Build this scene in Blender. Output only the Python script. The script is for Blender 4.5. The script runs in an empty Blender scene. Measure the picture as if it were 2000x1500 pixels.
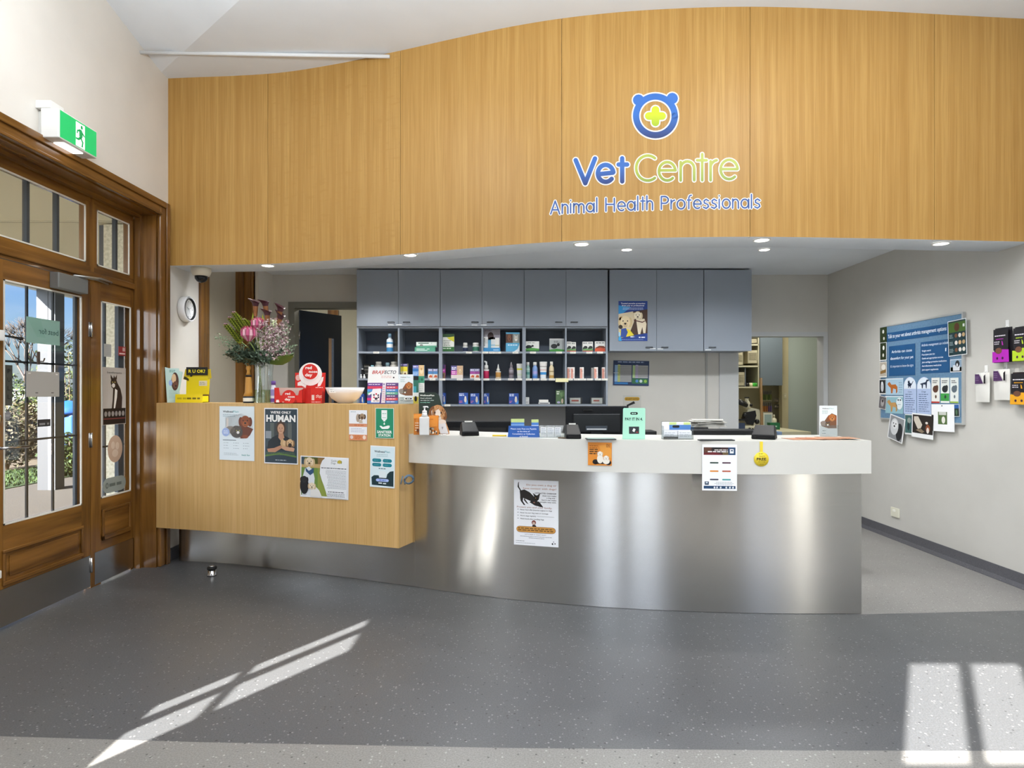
import bpy, bmesh, math, random
from mathutils import Vector, Matrix
random.seed(7)
C = bpy.context.scene.collection
PI = math.pi
# ------------------------------------------------------------------ camera, world, sun, exposure
F = 1200.0; HX, HY = 1000.0, 766.0; EYE = 1.35
cam_data = bpy.data.cameras.new('camera'); cam = bpy.data.objects.new('camera', cam_data); C.objects.link(cam)
cam.location = (0, 0, EYE); cam.rotation_euler = (PI/2, 0, 0)
cam_data.sensor_width = 36; cam_data.lens = 36*F/2000; cam_data.shift_y = 16/2000; cam_data.clip_start = .02; cam_data.clip_end = 400
bpy.context.scene.camera = cam
vs = bpy.context.scene.view_settings
vs.view_transform = 'Standard'; vs.look = 'None'; vs.gamma = 1; vs.use_curve_mapping = False; vs.exposure = 0.0
SUN_AZ = Vector((.56, .83, 0)).normalized(); TAN = .55
w = bpy.data.worlds.new('sky'); bpy.context.scene.world = w; w.use_nodes = True
nt = w.node_tree; bg = nt.nodes['Background']
sky = nt.nodes.new('ShaderNodeTexSky'); sky.sky_type = 'NISHITA'; sky.sun_disc = False
sky.sun_elevation = math.atan(TAN); sky.sun_rotation = math.atan2(-SUN_AZ.x, -SUN_AZ.y); sky.air_density = 1.3; sky.dust_density = .6; sky.ozone_density = 2.0
tc = nt.nodes.new('ShaderNodeTexCoord'); mp = nt.nodes.new('ShaderNodeMapping'); mp.inputs['Scale'].default_value = (1.2, 1.2, 4.5)
nz = nt.nodes.new('ShaderNodeTexNoise'); nz.inputs['Scale'].default_value = 2.2; nz.inputs['Detail'].default_value = 5
cr = nt.nodes.new('ShaderNodeValToRGB'); cr.color_ramp.elements[0].position = .46; cr.color_ramp.elements[1].position = .85
cr.color_ramp.elements[0].color = (0,0,0,1); cr.color_ramp.elements[1].color = (1,1,1,1)
mxw = nt.nodes.new('ShaderNodeMixRGB'); mxw.inputs[2].default_value = (6.6, 6.9, 7.4, 1)
L = nt.links.new
L(tc.outputs['Generated'], mp.inputs[0]); L(mp.outputs[0], nz.inputs['Vector']); L(nz.outputs['Fac'], cr.inputs[0])
# bright glow added on the sun's side of the sky to strengthen steel reflections
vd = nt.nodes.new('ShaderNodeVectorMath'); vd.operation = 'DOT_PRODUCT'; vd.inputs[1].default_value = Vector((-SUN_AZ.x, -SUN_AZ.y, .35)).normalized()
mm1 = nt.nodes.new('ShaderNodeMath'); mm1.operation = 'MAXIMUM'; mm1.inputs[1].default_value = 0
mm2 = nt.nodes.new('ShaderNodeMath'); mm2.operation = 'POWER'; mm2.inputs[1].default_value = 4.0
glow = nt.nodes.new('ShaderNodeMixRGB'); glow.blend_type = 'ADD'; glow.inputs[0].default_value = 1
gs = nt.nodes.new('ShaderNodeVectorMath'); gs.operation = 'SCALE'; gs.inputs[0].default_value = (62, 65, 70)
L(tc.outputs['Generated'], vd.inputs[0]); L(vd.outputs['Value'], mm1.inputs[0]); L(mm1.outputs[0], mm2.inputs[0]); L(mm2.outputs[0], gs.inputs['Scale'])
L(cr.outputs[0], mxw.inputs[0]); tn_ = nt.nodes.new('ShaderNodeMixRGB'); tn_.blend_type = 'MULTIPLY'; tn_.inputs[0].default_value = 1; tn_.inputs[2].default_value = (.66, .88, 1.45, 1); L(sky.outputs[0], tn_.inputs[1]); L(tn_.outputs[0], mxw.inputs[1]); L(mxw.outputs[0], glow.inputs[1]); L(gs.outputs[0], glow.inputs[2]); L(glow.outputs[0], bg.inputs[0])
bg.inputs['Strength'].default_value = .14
sd = bpy.data.lights.new('sun', 'SUN'); sd.energy = 50.0; sd.angle = math.radians(.4); sd.color = (1, .96, .9)
sun = bpy.data.objects.new('sun', sd); C.objects.link(sun)
sun.rotation_euler = Vector((SUN_AZ.x, SUN_AZ.y, -TAN)).to_track_quat('-Z', 'Y').to_euler(); sun.location = (-6, -9, 8)
def area(name, loc, size, power, color=(1,1,1), rot=(0,0,0), sy=None):
    d = bpy.data.lights.new(name, 'AREA'); d.energy = power; d.size = size; d.color = color
    if sy: d.shape = 'RECTANGLE'; d.size_y = sy
    o = bpy.data.objects.new(name, d); C.objects.link(o); o.location = loc; o.rotation_euler = rot; return o
FILL_W = 31
for px_, py_ in ((-1.7, .2), (.4, .2), (2.3, .2), (-1.5, 2.3), (1.9, 2.1)):  # panels added out of view to fill the room with light
    area('unseen_fill_panel', (px_, py_, 3.78 if py_ > 1 else 3.78), .6, FILL_W, (.97, .985, 1), (0,0,0), 1.2)
for px_, e_ in ((-1.5, 62), (.3, 40), (2.2, 36)): area('unseen_up_fill', (px_, 1.9, 2.95), .9, e_, (.90, .955, 1), (PI-.2, 0, 0), .3)  # unseen upward lamps added to lighten the ceiling and bulkhead
for px_ in (-1.7, -.4, 1.0, 2.3):  # unseen spots without fittings, added behind the soffit to brighten the cabinets
    l = bpy.data.lights.new('downlight_and_fill_beam', 'SPOT'); l.energy = 56; l.spot_size = math.radians(158); l.spot_blend = .5; l.shadow_soft_size = .06; l.color = (.95, .98, 1)
    lo = bpy.data.objects.new('downlight_and_fill_beam', l); C.objects.link(lo); lo.location = (px_, 5.25, 2.63)
# ------------------------------------------------------------------ materials
def lin(c): return c/12.92 if c <= .04045 else ((c+.055)/1.055)**2.4
def rgb(h):
    if isinstance(h, (tuple, list)): return tuple(h)[:3] + (1,)
    h = h.lstrip('#'); h = ''.join(c*2 for c in h) if len(h) == 3 else h
    return tuple(lin(int(h[i:i+2], 16)/255) for i in (0,2,4)) + (1,)
_m = {}
def M(h, rough=.6, metal=0, spec=.4, emit=0, alpha=None, name=None, trans=0):
    k = (h, rough, metal, spec, emit, trans)
    if k in _m: return _m[k]
    m = bpy.data.materials.new(name or 'paint_'+str(h).strip('#')); m.use_nodes = True
    b = m.node_tree.nodes['Principled BSDF']
    b.inputs['Base Color'].default_value = rgb(h); b.inputs['Roughness'].default_value = rough
    b.inputs['Metallic'].default_value = metal; b.inputs['Specular IOR Level'].default_value = spec
    if emit: b.inputs['Emission Color'].default_value = rgb(h); b.inputs['Emission Strength'].default_value = emit
    if trans: b.inputs['Transmission Weight'].default_value = trans; b.inputs['IOR'].default_value = 1.45
    _m[k] = m; return m
def nodes(name):
    m = bpy.data.materials.new(name); m.use_nodes = True
    return m, m.node_tree.nodes, m.node_tree.links.new, m.node_tree.nodes['Principled BSDF']
def noise_mat(name, c1, c2, scale=(1,1,1), ns=5, detail=4, rough=.5, lo=.35, hi=.65, bump=0, spec=.4, metal=0, coat=0, seamx=None):
    m, N, K, b = nodes(name)
    t = N.new('ShaderNodeTexCoord'); p = N.new('ShaderNodeMapping'); p.inputs['Scale'].default_value = scale
    n = N.new('ShaderNodeTexNoise'); n.inputs['Scale'].default_value = ns; n.inputs['Detail'].default_value = detail
    r = N.new('ShaderNodeValToRGB'); r.color_ramp.elements[0].position = lo; r.color_ramp.elements[1].position = hi
    r.color_ramp.elements[0].color = rgb(c1); r.color_ramp.elements[1].color = rgb(c2)
    K(t.outputs['Object'], p.inputs[0]); K(p.outputs[0], n.inputs['Vector']); K(n.outputs['Fac'], r.inputs[0]); K(r.outputs[0], b.inputs['Base Color'])
    b.inputs['Roughness'].default_value = rough; b.inputs['Specular IOR Level'].default_value = spec; b.inputs['Metallic'].default_value = metal
    b.inputs['Coat Weight'].default_value = coat
    if bump:
        u = N.new('ShaderNodeBump'); u.inputs['Strength'].default_value = bump; u.inputs['Distance'].default_value = .01
        K(n.outputs['Fac'], u.inputs['Height']); K(u.outputs[0], b.inputs['Normal'])
    return m
def veneer(name, cA, cB, cC, fiddle=False, rough=.42, patch=True):
    # straight vertical grain: fine streaks over broad bands, with a little ribbon figure
    m, N, K, b = nodes(name)
    t = N.new('ShaderNodeTexCoord')
    def nzz(sc, ns, det):
        p = N.new('ShaderNodeMapping'); p.inputs['Scale'].default_value = sc; K(t.outputs['Object'], p.inputs[0])
        n = N.new('ShaderNodeTexNoise'); n.inputs['Scale'].default_value = ns; n.inputs['Detail'].default_value = det; K(p.outputs[0], n.inputs['Vector']); return n
    a = nzz((16, 16, .18), 2.0, 3); f = nzz((90, 90, 1.6), 1.6, 4); g = nzz((7, 7, 26), 1.4, 2)
    r = N.new('ShaderNodeValToRGB'); r.color_ramp.elements[0].position = .33; r.color_ramp.elements[1].position = .68
    r.color_ramp.elements[0].color = rgb(cA); r.color_ramp.elements[1].color = rgb(cB)
    mx = N.new('ShaderNodeMixRGB'); mx.blend_type = 'MIX'; mx.inputs[2].default_value = rgb(cC)
    r2 = N.new('ShaderNodeValToRGB'); r2.color_ramp.elements[0].position = .42; r2.color_ramp.elements[1].position = .75
    r2.color_ramp.elements[0].color = (0,0,0,1); r2.color_ramp.elements[1].color = (.75,.75,.75,1)
    K(a.outputs['Fac'], r.inputs[0]); K(f.outputs['Fac'], r2.inputs[0]); K(r2.outputs[0], mx.inputs[0]); K(r.outputs[0], mx.inputs[1])
    if fiddle:
        # figured sheet: diagonal ripple limited to one veneer panel
        mm = N.new('ShaderNodeMixRGB'); mm.inputs[2].default_value = rgb(cA)
        gp = N.new('ShaderNodeSeparateXYZ'); K(t.outputs['Object'], gp.inputs[0])
        lo = N.new('ShaderNodeMath'); lo.operation = 'GREATER_THAN'; lo.inputs[1].default_value = -1.885; K(gp.outputs[0], lo.inputs[0])
        hi = N.new('ShaderNodeMath'); hi.operation = 'LESS_THAN'; hi.inputs[1].default_value = -.82; K(gp.outputs[0], hi.inputs[0])
        an = N.new('ShaderNodeMath'); an.operation = 'MULTIPLY'; K(lo.outputs[0], an.inputs[0]); K(hi.outputs[0], an.inputs[1])
        r3 = N.new('ShaderNodeValToRGB'); r3.color_ramp.elements[0].position = .56; r3.color_ramp.elements[1].position = .72
        r3.color_ramp.elements[0].color = (0,0,0,1); r3.color_ramp.elements[1].color = (.6,.6,.6,1); K(g.outputs['Fac'], r3.inputs[0])
        a2 = N.new('ShaderNodeMath'); a2.operation = 'MULTIPLY'; K(an.outputs[0], a2.inputs[0]); K(r3.outputs[0], a2.inputs[1])
        K(a2.outputs[0], mm.inputs[0]); K(mx.outputs[0], mm.inputs[1]); K(mm.outputs[0], b.inputs['Base Color'])
    else: K(mx.outputs[0], b.inputs['Base Color'])
    b.inputs['Roughness'].default_value = rough; b.inputs['Specular IOR Level'].default_value = .35
    return m
OAK = veneer('oak_veneer', '#b18646', '#c29957', '#a3793b', True, .42)
OAK_LIT = veneer('oak_veneer_counter_lit', '#cba466', '#d6b077', '#bd9455', False, .34)  # same oak made lighter, the glare on the counter front put into its colour
def timber(name, axis):
    sc = [7, 7, 7]; sc[axis] = .5
    return noise_mat(name, '#543512', '#8b5f28', sc, 2.6, 5, .26, .3, .72, .05, .5, coat=.25)
TIM = {0: timber('varnished_timber_x', 0), 1: timber('varnished_timber_y', 1), 2: timber('varnished_timber_z', 2)}
def vinyl(name, base, dark, light):
    m, N, K, b = nodes(name)
    t = N.new('ShaderNodeTexCoord')
    v1 = N.new('ShaderNodeTexVoronoi'); v1.inputs['Scale'].default_value = 85; K(t.outputs['Object'], v1.inputs['Vector'])
    v2 = N.new('ShaderNodeTexVoronoi'); v2.inputs['Scale'].default_value = 55; K(t.outputs['Object'], v2.inputs['Vector'])
    n = N.new('ShaderNodeTexNoise'); n.inputs['Scale'].default_value = 160; n.inputs['Detail'].default_value = 3; K(t.outputs['Object'], n.inputs['Vector'])
    def ramp(src, p0, p1, c0, c1):
        r = N.new('ShaderNodeValToRGB'); r.color_ramp.elements[0].position = p0; r.color_ramp.elements[1].position = p1
        r.color_ramp.elements[0].color = c0; r.color_ramp.elements[1].color = c1; K(src, r.inputs[0]); return r
    bb = rgb(base); lo = tuple(x*.82 for x in bb[:3])+(1,); hi = tuple(min(1, x*1.18) for x in bb[:3])+(1,)
    r0 = ramp(n.outputs['Fac'], .35, .65, lo, hi)
    s1 = N.new('ShaderNodeSeparateColor'); K(v1.outputs['Color'], s1.inputs[0]); f1 = ramp(s1.outputs[0], .90, .92, (0,0,0,1), (1,1,1,1))
    d1 = ramp(v1.outputs['Distance'], .25, .42, (1,1,1,1), (0,0,0,1)); g1 = N.new('ShaderNodeMath'); g1.operation = 'MULTIPLY'; K(f1.outputs[0], g1.inputs[0]); K(d1.outputs[0], g1.inputs[1])
    s2 = N.new('ShaderNodeSeparateColor'); K(v2.outputs['Color'], s2.inputs[0]); f2 = ramp(s2.outputs[1], .90, .92, (0,0,0,1), (1,1,1,1))
    d2 = ramp(v2.outputs['Distance'], .18, .30, (1,1,1,1), (0,0,0,1)); g2 = N.new('ShaderNodeMath'); g2.operation = 'MULTIPLY'; K(f2.outputs[0], g2.inputs[0]); K(d2.outputs[0], g2.inputs[1])
    m1 = N.new('ShaderNodeMixRGB'); m1.inputs[2].default_value = rgb(light); K(g1.outputs[0], m1.inputs[0]); K(r0.outputs[0], m1.inputs[1])
    m2 = N.new('ShaderNodeMixRGB'); m2.inputs[2].default_value = rgb(dark); K(g2.outputs[0], m2.inputs[0]); K(m1.outputs[0], m2.inputs[1])
    K(m2.outputs[0], b.inputs['Base Color'])
    n2 = N.new('ShaderNodeTexNoise'); n2.inputs['Scale'].default_value = 3; n2.inputs['Detail'].default_value = 3; K(t.outputs['Object'], n2.inputs['Vector'])
    rr = N.new('ShaderNodeMapRange'); rr.inputs['To Min'].default_value = .26; rr.inputs['To Max'].default_value = .42; K(n2.outputs['Fac'], rr.inputs['Value']); K(rr.outputs[0], b.inputs['Roughness'])
    b.inputs['Specular IOR Level'].default_value = .5
    return m
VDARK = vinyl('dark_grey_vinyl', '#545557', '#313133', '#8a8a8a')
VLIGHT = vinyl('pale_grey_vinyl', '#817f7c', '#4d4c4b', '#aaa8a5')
VBASE = vinyl('skirting_vinyl', '#55555a', '#3c3c40', '#707074')
WALLW = noise_mat('wall_paint', '#dad5cd', '#dfdad2', ns=3, rough=.6, spec=.3)
WALLG = noise_mat('reception_wall_paint', '#c3c1bb', '#c7c5bf', ns=3, rough=.55, spec=.3)
CEILM = noise_mat('ceiling_paint', '#dfe4ea', '#e4e9ef', ns=2, rough=.75, spec=.2)
def steel_mat(name, base, rough, aniso=.85, rot=0.0):
    m, N, K, b = nodes(name)
    b.inputs['Metallic'].default_value = 1
    t = N.new('ShaderNodeTexCoord'); p = N.new('ShaderNodeMapping'); p.inputs['Scale'].default_value = (1.2, 1.2, 260); K(t.outputs['Object'], p.inputs[0])
    n = N.new('ShaderNodeTexNoise'); n.inputs['Scale'].default_value = 3; n.inputs['Detail'].default_value = 4; K(p.outputs[0], n.inputs['Vector'])
    r = N.new('ShaderNodeValToRGB'); c = rgb(base); r.color_ramp.elements[0].color = tuple(x*.9 for x in c[:3])+(1,); r.color_ramp.elements[1].color = tuple(min(1,x*1.1) for x in c[:3])+(1,)
    K(n.outputs['Fac'], r.inputs[0]); K(r.outputs[0], b.inputs['Base Color'])
    b.inputs['Roughness'].default_value = rough; b.inputs['Anisotropic'].default_value = aniso; b.inputs['Anisotropic Rotation'].default_value = rot
    tn = N.new('ShaderNodeCombineXYZ'); tn.inputs[2].default_value = 1.0; K(tn.outputs[0], b.inputs['Tangent'])   # brushed horizontally: reflections smear vertically
    return m
STEEL = steel_mat('brushed_steel', '#c3c2bf', .24, .93)
CHROME = M('#c8c8c8', .18, 1, name='chrome')
def glass_mat(name, tint, refl=.08, rough=.02):
    m = bpy.data.materials.new(name); m.use_nodes = True; N = m.node_tree.nodes; K = m.node_tree.links.new
    N.remove(N['Principled BSDF']); o = N['Material Output']
    tr = N.new('ShaderNodeBsdfTransparent'); tr.inputs[0].default_value = tint
    gl = N.new('ShaderNodeBsdfGlossy'); gl.inputs['Roughness'].default_value = rough
    mx = N.new('ShaderNodeMixShader'); mx.inputs[0].default_value = refl
    K(tr.outputs[0], mx.inputs[1]); K(gl.outputs[0], mx.inputs[2]); K(mx.outputs[0], o.inputs[0]); return m
GLASS = glass_mat('window_glass', (.975,.985,.985,1), .06)
CLEAR = glass_mat('clear_acrylic', (.9,.92,.92,1), .12, .05)
def frosted(name, tint, a):
    m = bpy.data.materials.new(name); m.use_nodes = True; N = m.node_tree.nodes; K = m.node_tree.links.new
    b = N['Principled BSDF']; b.inputs['Base Color'].default_value = rgb(tint); b.inputs['Roughness'].default_value = .5; b.inputs['Alpha'].default_value = a
    return m
# ------------------------------------------------------------------ mesh builder
class MB:
    def __init__(s, xf=None): s.bm = bmesh.new(); s.mats = []; s.xf = xf or Matrix(); s.smooth = set()
    def mi(s, m):
        if isinstance(m, str): m = M(m)
        if m not in s.mats: s.mats.append(m)
        return s.mats.index(m)
    def add(s, verts, faces, m, smooth=False):
        k = s.mi(m); vs_ = [s.bm.verts.new(s.xf @ Vector(v)) for v in verts]
        for f in faces:
            try: fc = s.bm.faces.new([vs_[i] for i in f])
            except ValueError: continue
            fc.material_index = k; fc.smooth = smooth
        return vs_
    def box(s, a, b, m, bev=0):
        x0,y0,z0 = [min(a[i],b[i]) for i in range(3)]; x1,y1,z1 = [max(a[i],b[i]) for i in range(3)]
        if bev:
            t = bmesh.new(); bmesh.ops.create_cube(t, size=1)
            for v in t.verts: v.co = Vector(((x0+x1)/2+v.co.x*(x1-x0), (y0+y1)/2+v.co.y*(y1-y0), (z0+z1)/2+v.co.z*(z1-z0)))
            bmesh.ops.bevel(t, geom=t.edges[:], offset=min(bev, .45*min(x1-x0,y1-y0,z1-z0)), segments=2, profile=.5, affect='EDGES')
            t.verts.index_update(); s.add([v.co.copy() for v in t.verts], [[v.index for v in f.verts] for f in t.faces], m); t.free(); return
        s.add([(x0,y0,z0),(x1,y0,z0),(x1,y1,z0),(x0,y1,z0),(x0,y0,z1),(x1,y0,z1),(x1,y1,z1),(x0,y1,z1)],
              [(0,3,2,1),(4,5,6,7),(0,1,5,4),(1,2,6,5),(2,3,7,6),(3,0,4,7)], m)
    def lathe(s, prof, m, c=(0,0,0), n=20, sx=1, sy=1, cap=True, smooth=True):
        vs_ = []; 
        for r, z in prof:
            for i in range(n): a = 2*PI*i/n; vs_.append((c[0]+r*sx*math.cos(a), c[1]+r*sy*math.sin(a), c[2]+z))
        fs = [(j*n+i, j*n+(i+1)%n, (j+1)*n+(i+1)%n, (j+1)*n+i) for j in range(len(prof)-1) for i in range(n)]
        if cap: fs += [tuple(reversed(range(n))), tuple((len(prof)-1)*n+i for i in range(n))]
        s.add(vs_, fs, m, smooth)
    def tube(s, pts, r, m, n=8, r1=None):
        pts = [Vector(p) for p in pts]; rings = []
        for i, p in enumerate(pts):
            d = (pts[min(i+1, len(pts)-1)] - pts[max(i-1, 0)]).normalized()
            u = d.cross(Vector((0,0,1)) if abs(d.z) < .9 else Vector((1,0,0))).normalized(); v = d.cross(u)
            rr = r if r1 is None else r + (r1-r)*i/(len(pts)-1)
            rings += [p + u*rr*math.cos(2*PI*k/n) + v*rr*math.sin(2*PI*k/n) for k in range(n)]
        fs = [(j*n+i, j*n+(i+1)%n, (j+1)*n+(i+1)%n, (j+1)*n+i) for j in range(len(pts)-1) for i in range(n)]
        fs += [tuple(range(n)), tuple((len(pts)-1)*n+i for i in range(n))]
        s.add(rings, fs, m, True)
    def ball(s, c, r, m, n=12, sc=(1,1,1)):
        prof = [(max(1e-4, math.sin(PI*i/8)), -math.cos(PI*i/8)) for i in range(9)]
        vs_ = [(c[0]+r*sc[0]*q*math.cos(2*PI*k/n), c[1]+r*sc[1]*q*math.sin(2*PI*k/n), c[2]+r*sc[2]*z) for q, z in prof for k in range(n)]
        fs = [(j*n+i, j*n+(i+1)%n, (j+1)*n+(i+1)%n, (j+1)*n+i) for j in range(8) for i in range(n)]
        s.add(vs_, fs, m, True)
    def prism(s, poly, y0, y1, m):   # poly in x,z, extruded along y
        n = len(poly); vs_ = [(x, y0, z) for x, z in poly] + [(x, y1, z) for x, z in poly]
        fs = [tuple(range(n)), tuple(reversed(range(n, 2*n)))] + [(i, i+n, (i+1)%n+n, (i+1)%n) for i in range(n)]
        s.add(vs_, fs, m)
    def hprism(s, poly, z0, z1, m):  # poly in x,y, extruded along z
        n = len(poly); vs_ = [(x, y, z0) for x, y in poly] + [(x, y, z1) for x, y in poly]
        fs = [tuple(reversed(range(n))), tuple(range(n, 2*n))] + [(i, (i+1)%n, (i+1)%n+n, i+n) for i in range(n)]
        s.add(vs_, fs, m)
    def build(s, name, parent=None, loc=None, rot=None):
        bmesh.ops.recalc_face_normals(s.bm, faces=s.bm.faces[:]) if not getattr(s, 'norecalc', False) else None
        me = bpy.data.meshes.new(name); s.bm.to_mesh(me); s.bm.free()
        for m in s.mats: me.materials.append(m)
        o = bpy.data.objects.new(name, me); C.objects.link(o)
        if parent: o.parent = parent
        if loc: o.location = loc
        if rot: o.rotation_euler = rot
        return o
def tag(o, label, cat, group=None):
    o['label'] = label; o['category'] = cat
    if group: o['group'] = group
    return o
def thing(name, label, cat, loc=(0,0,0), rot=0, group=None, tilt=0):
    o = bpy.data.objects.new(name, None); C.objects.link(o); o.location = loc; o.rotation_euler = (tilt, 0, rot) ; o.empty_display_size = .05
    return tag(o, label, cat, group)
def struct(o): o['kind'] = 'structure'; return o
def sempty(name): o = bpy.data.objects.new(name, None); C.objects.link(o); return struct(o)
# ------------------------------------------------------------------ text
_t = {}
def text_mesh(s, bold):
    k = (s, bold)
    if k in _t: return _t[k]
    cu = bpy.data.curves.new('t', 'FONT'); cu.body = s; cu.resolution_u = 2; cu.offset = bold; cu.fill_mode = 'FRONT'
    ob = bpy.data.objects.new('t', cu); C.objects.link(ob)
    me = bpy.data.meshes.new_from_object(ob)
    v = [(q.co.x, q.co.y) for q in me.vertices]; f = [tuple(p.vertices) for p in me.polygons]
    bpy.data.objects.remove(ob); bpy.data.curves.remove(cu); bpy.data.meshes.remove(me)
    xs = [a for a, b in v] or [0]; ys = [b for a, b in v] or [0]
    _t[k] = (v, f, min(xs), max(xs), min(ys), max(ys)); return _t[k]
class Art:
    """flat printing on a sheet: frame (x0,y0,x1,y1) in the drawing's own units, y downwards, printed on the local plane y=y0"""
    def __init__(s, mb, frame, size, y0=0, ctr=(0, 0), step=.0004):
        s.mb = mb; s.f = frame; s.w, s.h = size; s.y0 = y0; s.c = ctr; s.l = 0; s.step = step
    def P(s, x, y, l):
        f = s.f; return (s.c[0] + ((x-f[0])/(f[2]-f[0])-.5)*s.w, s.y0 - s.step*l, s.c[1] + (1-(y-f[1])/(f[3]-f[1]))*s.h)
    def poly(s, pts, c, l=1): s.mb.add([s.P(x, y, l) for x, y in pts], [tuple(range(len(pts)))], M(c, .45) if isinstance(c, str) else c)
    def rect(s, x0, y0, x1, y1, c, l=1): s.poly([(x0,y1),(x1,y1),(x1,y0),(x0,y0)], c, l)
    def ell(s, cx, cy, rx, ry, c, l=1, n=20): s.poly([(cx+rx*math.cos(2*PI*i/n), cy+ry*math.sin(2*PI*i/n)) for i in range(n)], c, l)
    def pill(s, x0, y0, x1, y1, c, l=1):
        r = (y1-y0)/2; n = 6
        p = [(x1-r+r*math.sin(PI*i/n), y0+r-r*math.cos(PI*i/n)) for i in range(n+1)] + [(x0+r-r*math.sin(PI*i/n), y0+r+r*math.cos(PI*i/n)) for i in range(n+1)]
        s.poly(p, c, l)
    def text(s, t, x, y, h, c, w=None, al='l', bold=0, l=2, slant=0, rise=0):
        """baseline at y, capital height h; w = total width"""
        v, f, a, b, y0, y1 = text_mesh(t, bold); cap = text_mesh('H', bold)[5]; k = h/cap; kw = (w/(b-a)) if w else k*(abs(s.h/(s.f[3]-s.f[1]))/abs(s.w/(s.f[2]-s.f[0])))
        W = (b-a)*kw; ox = x if al == 'l' else x-W/2 if al == 'c' else x-W
        s.mb.add([s.P(ox+(p-a)*kw+slant*q*k, y-q*k - rise*(p-a)*kw, l) for p, q in v], f, M(c, .45))
    def lines(s, x0, y0, x1, n, pitch, h, c, l=2, rag=.25, al='l'):
        for i in range(n):
            e = x1 - (x1-x0)*rag*random.random(); sh = {'l':0, 'c':(x1-e)/2, 'r':x1-e}[al]; x = x0
            while x < e:
                ww = min(h*random.uniform(1.6, 4.5), e-x); s.rect(x+sh, y0+i*pitch, x+ww+sh, y0+i*pitch+h, c, l); x += ww+h*.7
    def dog(s, cx, cy, r, fur, ear, muz=None, l=2, eye='#1c130c'):
        s.ell(cx-r*.78, cy+r*.1, r*.36, r*.8, ear, l); s.ell(cx+r*.78, cy+r*.1, r*.36, r*.8, ear, l)
        s.ell(cx, cy, r*.8, r*.95, fur, l+1); s.ell(cx, cy+r*.5, r*.46, r*.5, muz or fur, l+2)
        s.ell(cx, cy+r*.32, r*.2, r*.15, '#1a1414', l+3, 10); s.ell(cx-r*.36, cy-r*.12, r*.1, r*.11, eye, l+3, 8); s.ell(cx+r*.36, cy-r*.12, r*.1, r*.11, eye, l+3, 8)
        s.rect(cx-r*.25, cy+r*.66, cx+r*.25, cy+r*.72, '#3a2420', l+3)
    def cat(s, cx, cy, r, fur, l=2):
        s.poly([(cx-r*.8,cy),(cx-r*.75,cy-r*1.3),(cx-r*.1,cy-r*.7)], fur, l); s.poly([(cx+r*.8,cy),(cx+r*.75,cy-r*1.3),(cx+r*.1,cy-r*.7)], fur, l)
        s.ell(cx, cy, r*.85, r*.85, fur, l+1); s.ell(cx, cy+r*.4, r*.35, r*.35, '#e8e4e0', l+2, 12)
        s.ell(cx-r*.35, cy-r*.05, r*.13, r*.13, '#b8b040', l+2, 8); s.ell(cx+r*.35, cy-r*.05, r*.13, r*.13, '#b8b040', l+2, 8)
# ------------------------------------------------------------------ geometry of the place
def X(px, d): return (px-HX)*d/F
def Z(py, d): return EYE-(py-HY)*d/F
def curve(pts):
    def f(x):
        n = len(pts)
        if x <= pts[0][0]: i = 0
        elif x >= pts[-1][0]: i = n-2
        else: i = max(j for j in range(n-1) if pts[j][0] <= x)
        def sl(j):
            a, b = max(j-1, 0), min(j+1, n-1); return (pts[b][1]-pts[a][1])/(pts[b][0]-pts[a][0])
        x0, y0 = pts[i]; x1, y1 = pts[i+1]; h = x1-x0; t = (x-x0)/h
        if t < 0: return y0+sl(i)*(x-x0)
        if t > 1: return y1+sl(i+1)*(x-x1)
        return (2*t**3-3*t*t+1)*y0+(t**3-2*t*t+t)*h*sl(i)+(-2*t**3+3*t*t)*y1+(t**3-t*t)*h*sl(i+1)
    return f
XL, XR, YB, YR = -2.74, 3.52, 6.85, -1.0        # left wall, right wall, back wall, rear wall (behind the camera)
bulk = curve([(-2.74,4.896),(-1.888,4.82),(-1.37,4.69),(-.825,4.5),(-.4,4.34),(0,4.2),(.4,4.095),(.9,4.018),(1.562,3.985),(2.35,4.026),(2.95,4.075),(3.52,4.12)])
stl = curve([(-2.74,4.92),(-2.35,4.86),(-1.94,4.745),(-1.34,4.525),(-1.0,4.39),(-.7,4.27),(-.38,4.135),(0,4.0),(.35,3.905),(.75,3.825),(1.253,3.765),(1.7,3.742),(2.13,3.741)])
wht = curve([(-.72,4.22),(-.335,4.03),(0,3.87),(.464,3.73),(.91,3.65),(1.497,3.60),(2.129,3.64)])
wod = curve([(-2.74,4.73),(-2.3,4.615),(-1.88,4.48),(-1.27,4.28),(-.755,4.10)])
def hit(cv, px):
    d = 4.2
    for _ in range(60): d = .5*d+.5*cv(X(px, d))
    return X(px, d), d
def on_curve(cv, px0, py0, px1, py1, off=.003):
    a, b = hit(cv, px0), hit(cv, px1); v = Vector((b[0]-a[0], b[1]-a[1])); dm = (a[1]+b[1])/2
    n = Vector((v.y, -v.x)).normalized(); r = math.atan2(v.y, v.x)
    return ((a[0]+b[0])/2+n.x*off, dm+n.y*off, Z(py1, dm)), r, v.length, (py1-py0)*dm/F
def flat(px0, py0, px1, py1, d): return (X((px0+px1)/2, d), d, Z(py1, d)), 0, (px1-px0)*d/F, (py1-py0)*d/F
def on_right(px0, py0, px1, py1, off=.004):
    a, b = XR*F/(px0-HX), XR*F/(px1-HX); m = (a+b)/2
    return (XR-off, m, Z(py1, m)), -PI/2, a-b, (py1-py0)*m/F
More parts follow.
